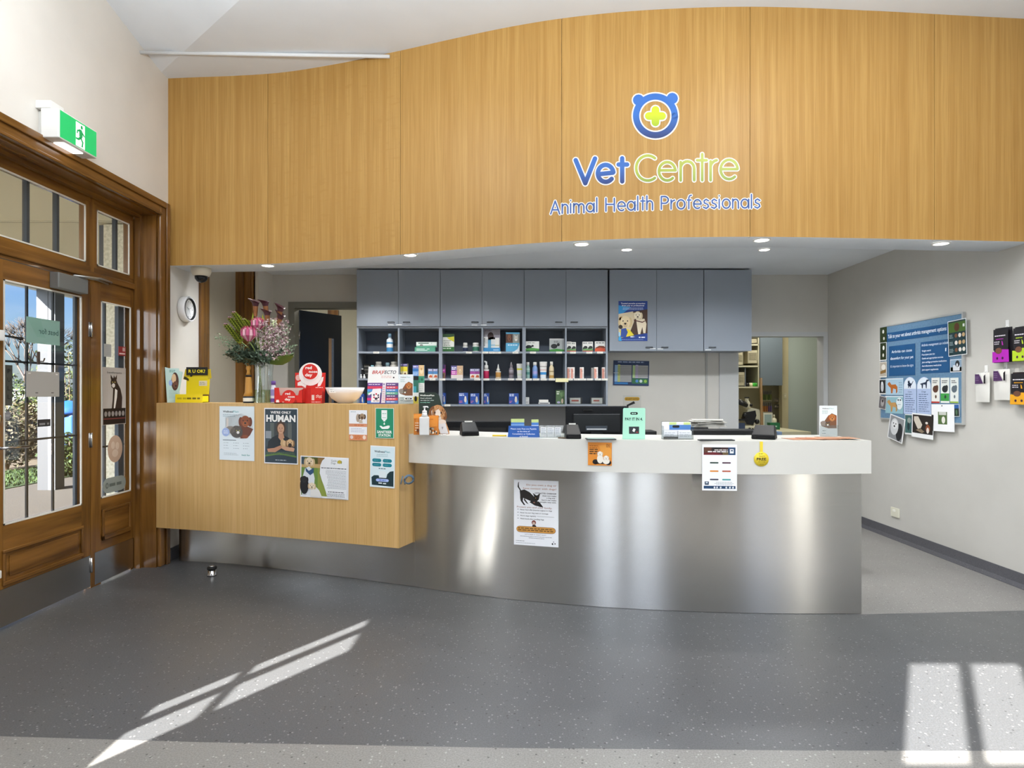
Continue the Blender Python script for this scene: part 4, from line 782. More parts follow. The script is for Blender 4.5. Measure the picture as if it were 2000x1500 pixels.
downlight(1224, 487, LZ-.001, 'round downlight in the lower ceiling above the dog poster', watt=SW); downlight(1493, 487, LZ-.001, 'round downlight in the lower ceiling beyond the soffit, right one of two', watt=SW)
for x, y in ((-1.4, 6.0), (2.9, 5.6)):  # two extra spots out of view, without fittings, filling the reception
    l = bpy.data.lights.new('downlight_and_fill_beam', 'SPOT'); l.energy = SW; l.spot_size = math.radians(110); l.spot_blend = .7; l.shadow_soft_size = .05; lo = bpy.data.objects.new('downlight_and_fill_beam', l); C.objects.link(lo); lo.location = (x, y, LZ-.02)
d = 5.05; t = thing('security_camera', 'cream dome security camera under the soffit', 'camera', (X(393, d), d, SZ)); b = MB(); k = d/F
b.lathe([(18*k, 0), (18*k, -8*k), (15*k, -15*k), (12*k, -16*k)], M('#e6dfce', .4), n=28); b.build('housing', t)
b = MB(); b.lathe([(12*k, -16*k), (11.5*k, -21*k), (8*k, -26*k), (3*k, -28.5*k), (.001, -29*k)], M('#17181c', .12), n=24); b.build('dome', t)
m = 2.63*F/(HX-154); t = thing('exit_sign', 'green illuminated running man exit sign above the entrance', 'exit sign', (XL, 3.695, 2.90))
b = MB(); b.box((.03, -.165, -.085), (.135, .165, .085), M('#e9e9e6', .4), .006); b.box((0, -.14, -.07), (.03, .14, .075), '#dcdcd8'); b.box((0.0, -.165, .085), (.09, -.06, .13), M('#e9e9e6', .4), .004); b.build('housing', t)
def a_exit(A):
    A.rect(0, 0, 100, 50, M('#1fae62', .4, emit=.55), 1); A.rect(41, 3, 66, 49, M('#f4fff8', .4, emit=.9), 2); gm = M('#1c9a58', .4, emit=.4)
    A.ell(57, 9, 3.2, 4, gm, 3, 12); A.poly([(50,14),(58,14),(60,26),(56,32),(50,28)], gm, 3); A.poly([(58,16),(65,22),(66,25),(63,25),(57,21)], gm, 3); A.poly([(51,15),(44,18),(43,25),(46,25),(47,20),(53,19)], gm, 3)
    A.poly([(52,28),(47,33),(41,33),(41,37),(49,37),(55,32)], gm, 3); A.poly([(55,28),(62,36),(60,47),(56,47),(58,38),(52,31)], gm, 3)
b = MB(); A = Art(b, (0,0,100,50), (.31, .155), 0, step=.0006); a_exit(A)
for v in b.bm.verts: x, y, z = v.co; v.co = Vector((.1355-y, x, z-.0775))
b.build('sign_face', t)
b = MB(); b.box((.05, -.09, -.0895), (.11, .07, -.085), M('#ffffff', .4, emit=3)); b.build('lamp', t)
d = 5.12; t = thing('wall_clock', 'round white wall clock with grey dial on the left wall', 'clock', (XL, d, Z(604, d))); rr = .105
b = MB(); b.lathe([(rr*.8, 0), (rr*1.0, .008), (rr*1.02, .05), (rr*.98, .062), (rr*.86, .062), (rr*.84, .045)], M('#e9e9ea', .35), n=36)
b.lathe([(rr*.862, .0625), (rr*.80, .0625), (rr*.79, .045)], M('#1b1c1e', .5), n=36, cap=False)
b.lathe([(rr*.80, .044), (rr*.001+.0005, .0445)], M('#9a9e9e', .7), n=36, cap=False)
for k in range(12):
    a = k*PI/6; c_, s_ = math.cos(a), math.sin(a); q = .062 if k % 3 else .056; b.add([(c_*(q+.012)-s_*.002, s_*(q+.012)+c_*.002, .0455), (c_*(q+.012)+s_*.002, s_*(q+.012)-c_*.002, .0455), (c_*q+s_*.002, s_*q-c_*.002, .0455), (c_*q-s_*.002, s_*q+c_*.002, .0455)], [(0,1,2,3)], '#222222')
xf = Matrix(((0,0,1,0),(1,0,0,0),(0,1,0,0),(0,0,0,1)))
for v in b.bm.verts: v.co = xf @ v.co
b.build('case', t)
b = MB()
for a, ln, w_ in ((2.7, .045, .003), (-1.0, .065, .002), (.4, .07, .001)): c_, s_ = math.cos(a), math.sin(a); b.add([(-s_*w_, c_*w_, .047), (s_*w_, -c_*w_, .047), (c_*ln, s_*ln, .047)], [(0,1,2)], '#111111')
for v in b.bm.verts: v.co = xf @ v.co
b.build('hands', t)
# ------------------------------------------------------------------ wall cabinets over open shelves
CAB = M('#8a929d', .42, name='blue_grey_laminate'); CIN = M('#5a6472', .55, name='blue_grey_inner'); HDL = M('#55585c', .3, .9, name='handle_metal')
YF = 6.5; ks = YF/F
def cx(px): return X(px, YF)
def cz(py): return Z(py, YF)
ctop = 2.645
def handle(p, xc, z):
    b = MB(); b.tube([(xc-.035, YF-.019, z), (xc-.033, YF-.035, z), (xc+.033, YF-.035, z), (xc+.035, YF-.019, z)], .0045, HDL, 8); b.build('handle', p)
SH = [cz(686.5), cz(739), cz(789.5)]; DTOP = cz(637)
names = ['left pair of doors over six open pigeonholes', 'middle pair of doors over six open pigeonholes', 'right pair of doors over six open pigeonholes']
for u in range(3):
    a, c = cx(697+163.3*u), cx(697+163.3*(u+1)); t = thing('wall_cabinet', 'blue-grey wall cabinet, ' + names[u], 'cabinet', (0,0,0), group='blue-grey wall cabinets with open shelves')
    b = MB(); T_ = .018; mid = (a+c)/2
    for x in (a, mid-T_/2, c-T_): b.box((x, YF, SH[2]-.022), (x+T_, YB, ctop), CAB)
    b.box((a+T_, YF+.03, ctop-T_), (c-T_, YB, ctop), CAB); b.box((a+T_, YB-.012, SH[2]-.022), (c-T_, YB-.001, ctop-T_), CIN); b.build('carcass', t)
    for z0, n_ in ((DTOP-.022, 'shelf'), (SH[0]-.02, 'shelf'), (SH[1]-.02, 'shelf'), (SH[2]-.022, 'shelf')):
        for p0, p1 in ((a+T_, mid-T_/2), (mid+T_/2, c-T_)):
            b = MB(); b.box((p0, YF+.002, z0), (p1, YB-.012, z0+(.022 if z0 in (DTOP-.022,) else .02)), CAB); b.build(n_, t)
    for s, (p0, p1) in enumerate(((a+.003, mid-.0015), (mid+.0015, c-.003))):
        b = MB(); b.box((p0, YF-.019, DTOP-.004), (p1, YF-.001, ctop-.004), CAB, .001); dr = b.build('door', t); handle(dr, (p1-.075 if s == 0 else p0+.085), DTOP+.04)
lo = cz(685)
for nm, p0, p1, nd in (('double door unit with the dog poster', 1190, 1373, 2), ('single door unit at the right end', 1374, 1467, 1)):
    a, c = cx(p0), cx(p1); t = thing('wall_cabinet', 'closed blue-grey wall cabinet, ' + nm, 'cabinet', (0,0,0)); b = MB(); b.box((a, YF, lo), (c, YB, ctop), CAB); b.build('carcass', t)
    for s in range(nd):
        q0, q1 = a+(c-a)*s/nd+.0015, a+(c-a)*(s+1)/nd-.0015; b = MB(); b.box((q0, YF-.019, lo-.004), (q1, YF-.001, ctop-.004), CAB, .001); dr = b.build('door', t); handle(dr, (q1-.075 if (s == 0 and nd == 2) else q0+.085), lo+.035)
# small stick-on labels at the corners of the cabinet doors
for p_, y_ in ((764, 634), (780, 634), (927, 634.5), (945, 634.5), (1274, 680.5), (1289, 681), (1382, 683)):
    b = MB(); b.box((-.03, -.001, 0), (.03, 0, .009), '#dfe2e4'); o = b.build('door_label', loc=(cx(p_), YF-.0195, cz(y_+1.5))); tag(o, 'tiny white name label at the lower corner of a cabinet door', 'label', 'cabinet door labels')
# darker grey panel under the shelves and low bench behind the counter
b = MB(); b.box((cx(699), YB-.02, .9), (cx(1188), YB-.002, SH[2]-.022), M('#8d8e8f', .5)); struct(b.build('wall_panel'))
b = MB(); b.box((cx(1398)+.0, YB-.012, .9), (cx(1402), YB-.001, lo-.002), '#a9aaa8'); b.box((cx(1426), YB-.02, .0), (DRx0, YB-.002, lo-.002), '#babcbc'); struct(b.build('trim_10'))
t = thing('staff_desk', 'pale staff desk tucked behind the reception counter', 'desk', (0,0,0)); b = MB(); b.box((-.55, 4.75, .72), (2.6, 5.35, .75), '#cfcdc8'); b.build('desk_top', t)
for x in (-.5, 1.0, 2.5): b = MB(); b.box((x, 4.8, .002), (x+.03, 5.3, .72), '#b9b8b4'); b.build('leg', t)
# ================================================================== goods on the shelves
IY = 6.565; ki = IY/F
def pack(px0, px1, h_px, zb, label, cols, draw=None, y=IY, dep=.06, name='product_box', cat='box', group=None, dog=False, rot=0, k=None):
    """carton: body colour, printed bands (list of (y0,y1,colour) in 0..100 from the top), one mesh"""
    k = k or y/F; w_ = (px1-px0)*k; h = h_px*k; b = MB(); b.box((-w_/2, 0, 0), (w_/2, dep, h), M(cols[0], .45))
    A = Art(b, (0,0,100,100), (w_, h), 0)
    for y0, y1, c in cols[1]: A.rect(0, y0, 100, y1, c, 1)
    if draw: draw(A)
    o = b.build(name, loc=(X((px0+px1)/2, y), y, zb+.0005)); o.rotation_euler = (0, 0, rot); return tag(o, label, cat, group)
def bottle(px, w_px, h_px, zb, label, body, cap, bands=(), y=IY, prof='round', capw=.5, caph=.2, name='bottle', cat='bottle', group=None, k=None, sy=1):
    k = k or y/F; r = w_px*k/2; h = h_px*k; t = thing(name, label, cat, (X(px, y), y+r, zb+.0005), group=group); b = MB(); hb = h*(1-caph)
    if prof == 'round': pr = [(r*.92, 0), (r, hb*.03), (r, hb*.72), (r*.9, hb*.84), (r*capw*.9, hb*.95), (r*capw*.85, hb)]
    elif prof == 'jar': pr = [(r*.95, 0), (r, hb*.05), (r, hb*.92), (r*capw*.95, hb)]
    elif prof == 'tube': pr = [(r*.72, 0), (r*.74, hb*.02), (r, hb*.97), (r*1.0, hb)]
    segs = [(0, 1, body)]+list(bands)
    b.lathe(pr, M(body, .35), n=18, sy=sy)
    for y0, y1, c in bands:
        rr = r*1.01 if prof != 'tube' else r*(.74+.26*(y0+y1)/2)*1.02; b.lathe([(rr*(1 if prof != 'tube' else .97), hb*y0), (rr, hb*y1)], M(c, .4), n=18, cap=False, sy=sy)
    b.build('bottle_body', t); b = MB()
    if prof == 'tube': pass
    b.lathe([(r*capw, 0), (r*capw, h*caph*.9), (r*capw*.9, h*caph)], M(cap, .4), (0, 0, hb), 16, sy=sy); b.build('cap', t); return t
W_ = '#eceae6'
z1, z2, z3 = SH
bottle(760, 13, 36, z1, 'tall white and blue shampoo bottle, alone in the top left pigeonhole', '#dfe6ec', '#8fb6cf', [(.02,.30,'#3c7fae'),(.30,.48,'#e8e6e2'),(.55,.66,'#4f93bf')])
pack(810, 850, 9, z1, 'flat green and white carton, lower of the long pair on the top shelf', ('#5aa487', [(0,100,'#5aa487')]), lambda A: A.lines(8, 30, 80, 2, 30, 14, '#d9e8e0', 2))
pack(813, 853, 10, z1+9*ki+.001, 'long white and green carton stacked on another on the top shelf', ('#e6efe9', [(70,100,'#62a98d')]), lambda A: (A.lines(10, 15, 90, 1, 25, 18, '#4d6b60', 2), A.ell(25, 62, 8, 20, '#8a8f8a', 2)))
def pouch(px0, px1, h_px, zb, label, cols, draw=None, y=IY, k=None, name='pouch', top='#2d4a2c'):
    k = k or y/F; w_ = (px1-px0)*k; h = h_px*k; b = MB(); n = 8
    V = []; 
    for i in range(n+1):
        f = i/n; th = .035*math.sin(PI*min(1, (1-f)*1.05+.02))*.9+.002; V += [(-w_/2, 0, f*h), (w_/2, 0, f*h), (w_/2*.97, .03+th, f*h), (-w_/2*.97, .03+th, f*h)]
    b.add(V, [(4*i+q, 4*i+(q+1)%4, 4*i+4+(q+1)%4, 4*i+4+q) for i in range(n) for q in range(4)]+[(0,1,2,3),(4*n,4*n+1,4*n+2,4*n+3)], M(cols[0], .3))
    A = Art(b, (0,0,100,100), (w_, h), 0)
    for y0, y1, c in cols[1]: A.rect(0, y0, 100, y1, c, 1)
    if draw: draw(A)
    return tag(b.build(name, loc=(X((px0+px1)/2, y), y, zb+.0005)), label, 'pouch')
pouch(861, 887, 35, z1, 'green and white foil treat pouch on the top shelf', ('#e8e9e2', [(0,18,'#2f4f2c'),(72,100,'#2f6a34')]), lambda A: (A.poly([(45,20),(100,14),(100,45),(60,30)], '#d8d23c', 2), A.lines(20, 36, 80, 4, 9, 4, '#8d938a', 2), A.lines(15, 78, 80, 1, 9, 6, '#c9d8c4', 2)))
bottle(908.5, 10, 18, z1, 'small white capped bottle with dark label on the top shelf', '#2b3550', '#e8e8e2', [(.0,.1,'#e4e4e0'),(.75,.98,'#dfe0da')], capw=.85, caph=.38)
bottle(929, 13, 18, z1, 'wide white jar with green label on the top shelf', '#e9e9e4', '#efeee9', [(.15,.8,'#3d7a63')], prof='jar', capw=.92, caph=.3)
def a_disp1(A):
    A.rect(0, 0, 100, 100, '#a9a4ae', 1); A.ell(45, 32, 18, 18, '#3a2422', 2); A.ell(55, 50, 26, 16, '#2c1e20', 2); A.rect(0, 82, 100, 100, '#3b93cc', 5); A.lines(10, 6, 60, 1, 5, 3, '#6a6570', 2)
    for i in range(5):
        for j in range(4): A.ell(70+6*i, 10+8*j, 1.6, 1.8, '#6d6878', 2, 8)
pack(943, 977, 46, z1, 'grey display card of a black dog with a blue base on the top shelf', ('#a9a4ae', []), a_disp1, dep=.03, y=6.63, k=IY/F, name='display_card', cat='display')
pack(943, 953, 22, z1+8*ki, 'tall white carton leaning on the grey display card', (W_, [(20,60,'#d8d8d4')]), lambda A: A.lines(20, 15, 50, 6, 12, 6, '#444a50', 2), dep=.015, y=6.60, k=IY/F)
pack(953, 959, 16, z1+8*ki, 'slim light blue carton in front of the grey display card', ('#5ba9cf', []), dep=.015, y=6.60, k=IY/F)
pack(959, 967, 17, z1+8*ki, 'white carton in the middle front of the grey display card', ('#e2e6e4', [(60,75,'#9cc4d4')]), dep=.015, y=6.60, k=IY/F)
pack(967, 975, 20, z1+8*ki, 'white carton at the right front of the grey display card', ('#eceae4', [(70,80,'#c9c4a0')]), dep=.015, y=6.60, k=IY/F)
pack(943, 977, 8, z1, 'low bright blue tray holding small cartons on the top shelf', ('#3b93cc', []), lambda A: A.lines(60, 40, 95, 1, 10, 25, '#a8d4ee', 2), dep=.045, y=6.57, name='display_tray', cat='tray')
def a_disp2(A):
    A.rect(0, 0, 100, 8, '#5aa7cc', 1); A.rect(0, 8, 50, 54, '#5a3d30', 1); A.rect(50, 8, 100, 54, '#8e938c', 1); A.dog(25, 28, 18, '#7d5038', '#3a2420', l=2); A.cat(74, 32, 16, '#c9c6c0', 2); A.rect(0, 54, 100, 100, '#5ba9cf', 2)
    A.poly([(100,56),(100,100),(55,100),(85,85)], '#e4eaec', 3); A.lines(15, 62, 85, 1, 6, 6, '#cfe6f2', 3, .1)
pack(988, 1015, 38, z1, 'blue display card picturing two cats on the top shelf', ('#5ba9cf', []), a_disp2, dep=.02, name='display_card', cat='display')
def a_cow(A): A.rect(0, 0, 100, 100, '#e4e5e0', 1); A.lines(20, 10, 90, 1, 9, 8, '#9b9e9a', 2); A.ell(25, 55, 22, 20, '#23282a', 2); A.ell(52, 44, 9, 10, '#23282a', 3); A.poly([(0,70),(50,62),(100,70),(100,100),(0,100)], '#56a04a', 3); A.rect(0, 86, 100, 100, '#2f6b34', 4)
pack(1026, 1053, 20.5, z1, 'low white carton with black calf picture and green base', ('#e4e5e0', []), a_cow)
def a_cow2(A): A.rect(0, 0, 100, 12, '#b9bcbc', 1); A.lines(30, 18, 70, 2, 9, 5, '#6d7070', 2); A.ell(32, 58, 22, 18, '#1f2325', 2); A.ell(60, 46, 10, 12, '#1f2325', 3); A.poly([(0,84),(50,76),(100,84),(100,100),(0,100)], '#3f8f3c', 3)
pouch(1073, 1102, 26, z1, 'silver foil bag with black calf picture on the top shelf', ('#a9aeae', []), a_cow2)
for a, c_, h, lb, rc in ((1107, 1116, 20, 'white carton with a leaping dog, far left in the last top pigeonhole', '#c84a34'), (1116, 1125, 19, 'white carton with a leaping dog, second in the last top pigeonhole', '#c84a34'), (1138, 1148, 20, 'white carton with green hill picture, middle of last top pigeonhole', '#b8443c'), (1148, 1158, 20, 'white carton with black dog, right of the middle pair in last top pigeonhole', '#b8443c'), (1162, 1183, 20.5, 'wide white and orange carton, rightmost on the top shelf', '#d8583a')):
    def dr(A, rc=rc, wd=c_-a):
        A.lines(10, 10, 90, 1, 8, 9, '#777c7a', 2, .1); A.poly([(5,60),(40,42),(80,44),(95,56),(95,66),(5,74)], '#2d3230' if wd < 15 else '#7a3c24', 2); A.rect(0, 88, 100, 100, rc, 2)
        if wd < 15: A.rect(0, 68, 100, 88, '#6f9e62', 1)
        else: A.poly([(0,70),(50,60),(100,70),(100,100),(0,100)], rc, 3)
    pack(a, c_, h, z1, lb, ('#e8e7e2', []), dr)
# middle row
pack(711, 722, 29, z2, 'stack of black and grey cartons in the left middle pigeonhole', ('#3a3a38', [(10,20,'#8a8880'),(35,42,'#7c7a72'),(60,68,'#8a8880')]), y=6.68, k=IY/F)
pack(702, 709.5, 7, z2+13*ki, 'tiny white-topped black bottle box at far left middle shelf', ('#161616', [(0,30,'#e8e8e6')]), y=6.62, k=IY/F, dep=.03)
pack(701, 711, 13, z2, 'small black carton at far left of the middle shelf', ('#1a1a1b', []), y=6.62, k=IY/F, dep=.04)
for px, lb in ((704.5, 'left tiny white dropper bottle at far left of the middle shelf'), (711, 'right tiny white dropper bottle at far left of the middle shelf')): bottle(px, 4.6, 8, z2, lb, '#ececea', '#f4f4f2', caph=.35, capw=.6)
bottle(738, 14, 33, z2, 'silver-topped jar with black label, left one behind the white display', '#a8a59c', '#b9b6ae', [(.35,.72,'#1e1c1a')], prof='jar', capw=.8, caph=.15)
bottle(756, 9, 31, z2, 'pale blue capped bottle behind the white display', '#c4ced2', '#86a7b4', [(.3,.7,'#5f6a6e')], capw=.8, caph=.22)
bottle(768, 15, 33, z2, 'silver-topped jar with dark label, right one behind the white display', '#b1aea4', '#bdbab2', [(.35,.72,'#2a2826')], prof='jar', capw=.8, caph=.15)
bottle(726.5, 7, 26, z2, 'small bottle with aqua cap behind the white display', '#9fb4ba', '#7fb0bc', caph=.3, capw=.9)
def a_brown(A): A.lines(10, 5, 90, 1, 8, 7, '#b9b4d0', 2, .1); A.poly([(20,100),(25,70),(50,58),(75,72),(80,100)], '#5a2a22', 2)
for a, lb in ((778, 'left of two purple and yellow flea treatment cartons'), (787, 'right of two purple and yellow flea treatment cartons')): pack(a, a+8.7, 29, z2, lb, ('#d9cfa2', [(0,20,'#4c4480'),(20,52,'#dccb3a')]), a_brown)
def a_bl(A): A.rect(0, 0, 52, 100, '#6f9bd0', 1); A.rect(0, 0, 52, 25, '#6d6aa6', 2); A.lines(6, 8, 46, 1, 8, 8, '#dcdff0', 3, .1); A.rect(0, 28, 52, 45, '#2f6cb0', 2); A.lines(6, 58, 46, 3, 12, 4, '#cfe0f0', 3); A.rect(52, 0, 100, 100, '#d9b98a', 1); A.ell(76, 40, 16, 26, '#e8d2ac', 2); A.ell(76, 28, 10, 11, '#c9a06c', 3)
pack(806, 828.5, 26, z2, 'blue carton with tan puppy panel on the middle shelf', ('#6f9bd0', []), a_bl)
def a_sm(c):
    def f(A): A.rect(0, 0, 100, 28, '#8f92b8', 1); A.lines(10, 8, 90, 1, 8, 10, '#e4e4f0', 2, .1); A.rect(0, 28, 100, 55, c, 1); A.poly([(10,90),(40,64),(90,70),(90,92)], '#c4603c', 2)
    return f
for a, c_, lb in ((836, '#4f86bc', 'small blue and white carton, left of a pair on the middle shelf'), (845.7, '#4f86bc', 'small blue and white carton, right of a pair on the middle shelf'), (918, '#a04a98', 'small purple and white carton, left of a pair on the middle shelf'), (927.4, '#a04a98', 'small purple and white carton, right of a pair on the middle shelf')): pack(a, a+9.2, 19, z2, lb, ('#e6dfd6', []), a_sm(c_))
def a_mag(A): A.rect(0, 0, 100, 30, '#4a3a66', 1); A.rect(0, 30, 100, 58, '#b8409a', 1); A.lines(8, 38, 92, 1, 8, 8, '#e8b8dc', 2, .1); A.rect(0, 58, 100, 100, '#8a6a52', 1); A.ell(50, 76, 22, 14, '#3a2620', 2)
pack(859, 869.5, 27, z2, 'narrow purple and magenta carton on the middle shelf', ('#b8409a', []), a_mag)
def a_mag2(A): A.rect(0, 0, 50, 38, '#6a6398', 1); A.lines(6, 12, 46, 2, 12, 7, '#e6e4f2', 2, .1); A.rect(0, 38, 50, 72, '#b84aa4', 1); A.lines(6, 45, 46, 2, 12, 7, '#e9c4e0', 2, .1); A.rect(0, 72, 100, 100, '#d8ccc6', 1); A.rect(50, 0, 100, 72, '#c9a888', 1); A.dog(76, 42, 16, '#e0c8a4', '#b8946a', l=2)
pack(881, 904, 25, z2, 'square magenta carton with a puppy on the middle shelf', ('#d8ccc6', []), a_mag2)
t = bottle(949.5, 11, 26, z2, 'crimson and white pump spray bottle on the middle shelf', '#c02a58', '#ecebe8', [(.82,.98,'#e6e4e2')], capw=.7, caph=.3)
b = MB(); b.tube([(0,0,26*ki), (0,0,32*ki), (-4*ki,0,33.5*ki)], 2.0*ki, '#f0f0ee', 8); b.build('nozzle', t)
t = bottle(973, 10.5, 19, z2, 'amber dropper bottle with white pointed tip on the middle shelf', '#b98a4a', '#ecebe4', [(.1,.18,'#e4ddc8'),(.85,.98,'#ece8dc')], capw=.62, caph=.25); b = MB(); b.lathe([(2.2*ki, 0), (.8*ki, 8*ki), (.5*ki, 9*ki)], '#f0f0ee', (0,0,19*ki), 10); b.build('nozzle', t)
t = bottle(998.5, 9.5, 26, z2, 'grey bottle with pointed nozzle on the middle shelf', '#857e86', '#8e8890', [(.3,.45,'#5a5058'),(.6,.7,'#a8a0aa')], capw=.55, caph=.12); b = MB(); b.lathe([(2.4*ki, 0), (.7*ki, 6*ki)], '#9c979c', (0,0,26*ki), 10); b.build('nozzle', t)
bottle(1015, 12, 29, z2, 'white squeeze tube with yellow patch on the middle shelf', '#e8e8e2', '#f2f2ef', [(.60,.82,'#d8d83a'),(.2,.4,'#dde4cc')], prof='tube', caph=.04, capw=1.0, sy=.5, name='squeeze_tube')
bottle(1031, 8, 32, z2, 'mint green bottle with white cap on the middle shelf', '#9fc4ba', '#f0f0ec', [(.3,.5,'#5f9a90'),(.68,.74,'#dfe8e4')], capw=.75, caph=.2)
bottle(1045, 10, 32, z2, 'periwinkle blue bottle with white cap on the middle shelf', '#7f9fd4', '#f0f0ec', [(.04,.22,'#4a7cc4'),(.35,.55,'#a9a2d8')], capw=.72, caph=.2)
bottle(1061.5, 15, 33, z2, 'large white and blue squeeze tube on the middle shelf', '#e6e2de', '#f4f4f2', [(.04,.24,'#dfe6ea'),(.24,.50,'#3f8fcb'),(.50,.54,'#c4604a'),(.68,.76,'#8a8480')], prof='tube', caph=.04, capw=1.0, sy=.5, name='squeeze_tube')
bottle(1077.5, 9.5, 33, z2, 'cream and tan bottle with cream cap on the middle shelf', '#dccba6', '#efece2', [(.04,.24,'#c49a52'),(.48,.56,'#a08a62')], capw=.62, caph=.2)
for a, lb in ((1108, 'pink and white carton, first from left in the last middle pigeonhole'), (1115, 'pink and white carton, second from left in the last middle pigeonhole'), (1133, 'pink and white carton standing alone in the last middle pigeonhole'), (1160.5, 'pink and white carton, second from right on the middle shelf'), (1176, 'pink and white carton, rightmost on the middle shelf')):
    pack(a, a+7.4, 22, z2, lb, ('#ece6e2', []), lambda A: (A.rect(0, 12, 60, 100, '#d99a8a', 1), A.ell(50, 34, 9, 5, '#2a2424', 2, 8), A.lines(64, 60, 100, 3, 12, 3, '#8c8480', 2)))
pack(1155, 1160, 21, z2, 'grey side-on carton beside the pink ones', ('#8a8886', []))
# bottom row
def a_blue(A): A.rect(0, 0, 100, 100, '#2c4f9e', 1); A.poly([(100,0),(100,60),(60,100),(100,100)], '#4a8cd0', 2); A.lines(6, 6, 60, 2, 13, 8, '#d4dcf0', 3, .3); A.lines(6, 70, 40, 2, 12, 6, '#c2708c', 3, .4); A.ell(72, 62, 13, 24, '#d8cdbc', 4); A.ell(72, 40, 9, 11, '#e6ddd0', 5)
for a, w_, h, lb in ((696, 11, 20, 'blue medicine carton in the bottom left pigeonhole behind the bowl'), (861, 9, 22, 'blue worming carton half hidden behind the green dog display'), (896, 18, 22, 'blue worming carton, left of the pair in third bottom pigeonhole'), (918.5, 17.5, 21, 'blue worming carton, right of the pair in third bottom pigeonhole'), (945, 10.5, 21, 'narrow blue worming carton in the fourth bottom pigeonhole'), (994, 19, 21, 'blue worming carton with a terrier in the fourth bottom pigeonhole')): pack(a if a > 700 else 700, (a if a > 700 else 700)+w_, h, z3, lb, ('#2c4f9e', []), a_blue)
pack(1025, 1033.5, 6.5, z3, 'small white carton, lower of a stack in the bottom row', ('#dcdcda', []), lambda A: A.lines(15, 25, 85, 2, 30, 12, '#8e9092', 2)); pack(1025, 1033.5, 6.5, z3+6.7*ki, 'small white carton, upper of a stack in the bottom row', ('#e4e4e2', []), lambda A: A.lines(15, 25, 85, 2, 30, 12, '#8e9092', 2))
pack(1052, 1074, 3.5, z3, 'flat dark and white carton under a white box', ('#c4c4c2', []), lambda A: A.lines(10, 40, 90, 1, 30, 30, '#3a3c40', 2)); pack(1053, 1071, 4.6, z3+3.8*ki, 'flat white carton lying on another in the bottom row', ('#ebe9e2', []))
def a_gr(A): A.rect(0, 0, 100, 100, '#4f6a48', 1); A.lines(8, 8, 50, 2, 14, 7, '#e4e8dc', 2, .3); A.poly([(40,20),(100,10),(100,40),(60,50)], '#6a8a5c', 2); A.ell(72, 78, 12, 18, '#cdb8a0', 3); A.ell(30, 88, 20, 8, '#a8a0c0', 3)
pack(1086, 1103, 27, z3, 'green carton with a small dog in the bottom row', ('#4f6a48', []), a_gr)
for a, lb in ((1110, 'clear acrylic tray of sachets with red lettering, left one in bottom row'), (1153, 'clear acrylic tray of sachets with red lettering, right one in bottom row')):
    w_ = 27*ki; h = 13*ki; t = thing('sachet_tray', lb, 'tray', (X(a+13.5, IY), IY, z3+.0005)); b = MB(); b.box((-w_/2, 0, 0), (w_/2, .07, .003), CLEAR); b.box((-w_/2, 0, 0), (w_/2, .003, h), CLEAR); b.box((-w_/2, 0, 0), (-w_/2+.003, .07, h), CLEAR); b.box((w_/2-.003, 0, 0), (w_/2, .07, h), CLEAR); b.build('tray', t)
    b = MB(); b.box((-w_*.38, .012, .004), (w_*.38, .055, h*.9), '#dedcd8'); A = Art(b, (0,0,100,100), (w_*.76, h*.9), .011); A.lines(15, 30, 85, 1, 10, 26, '#b8584c', 1, .02); b.build('sachets', t)
# price tickets and a yellow note on the shelf edges
tk = [(1, p) for p in (735, 916, 948, 961, 973, 1007, 1041, 1092, 1119, 1151, 1172)] + [(2, p) for p in (845, 864, 898, 932, 950, 973, 998, 1014, 1033, 1047, 1062, 1078, 1113, 1127, 1139, 1152, 1168, 1181)] + [(3, p) for p in (874,)]
zz = {1: SH[0], 2: SH[1], 3: SH[2]}
for r_, p_ in tk:
    b = MB(); b.box((-.031, -.002, -.022), (.031, 0, -.001), '#e6e4dc'); A = Art(b, (0,0,100,100), (.062, .021), -.002, (0, -.022)); A.lines(10, 30, 85, 2, 35, 12, '#a8a6a0', 1, .4)
    tag(b.build('price_ticket', loc=(cx(p_), YF-.0005, zz[r_])), {1: 'small white price ticket on the edge of the top open shelf', 2: 'small white price ticket on the edge of the middle open shelf', 3: 'small white price ticket on the bottom open shelf'}[r_], 'price ticket', 'price tickets on the shelf edges')
b = MB(); b.box((-.068, -.002, -.04), (.068, 0, 0), '#e4dfb0'); tag(b.build('sticky_note', loc=(cx(1097.5), YF-.003, SH[1]+.001)), 'pale yellow note hanging from the middle shelf edge', 'note')
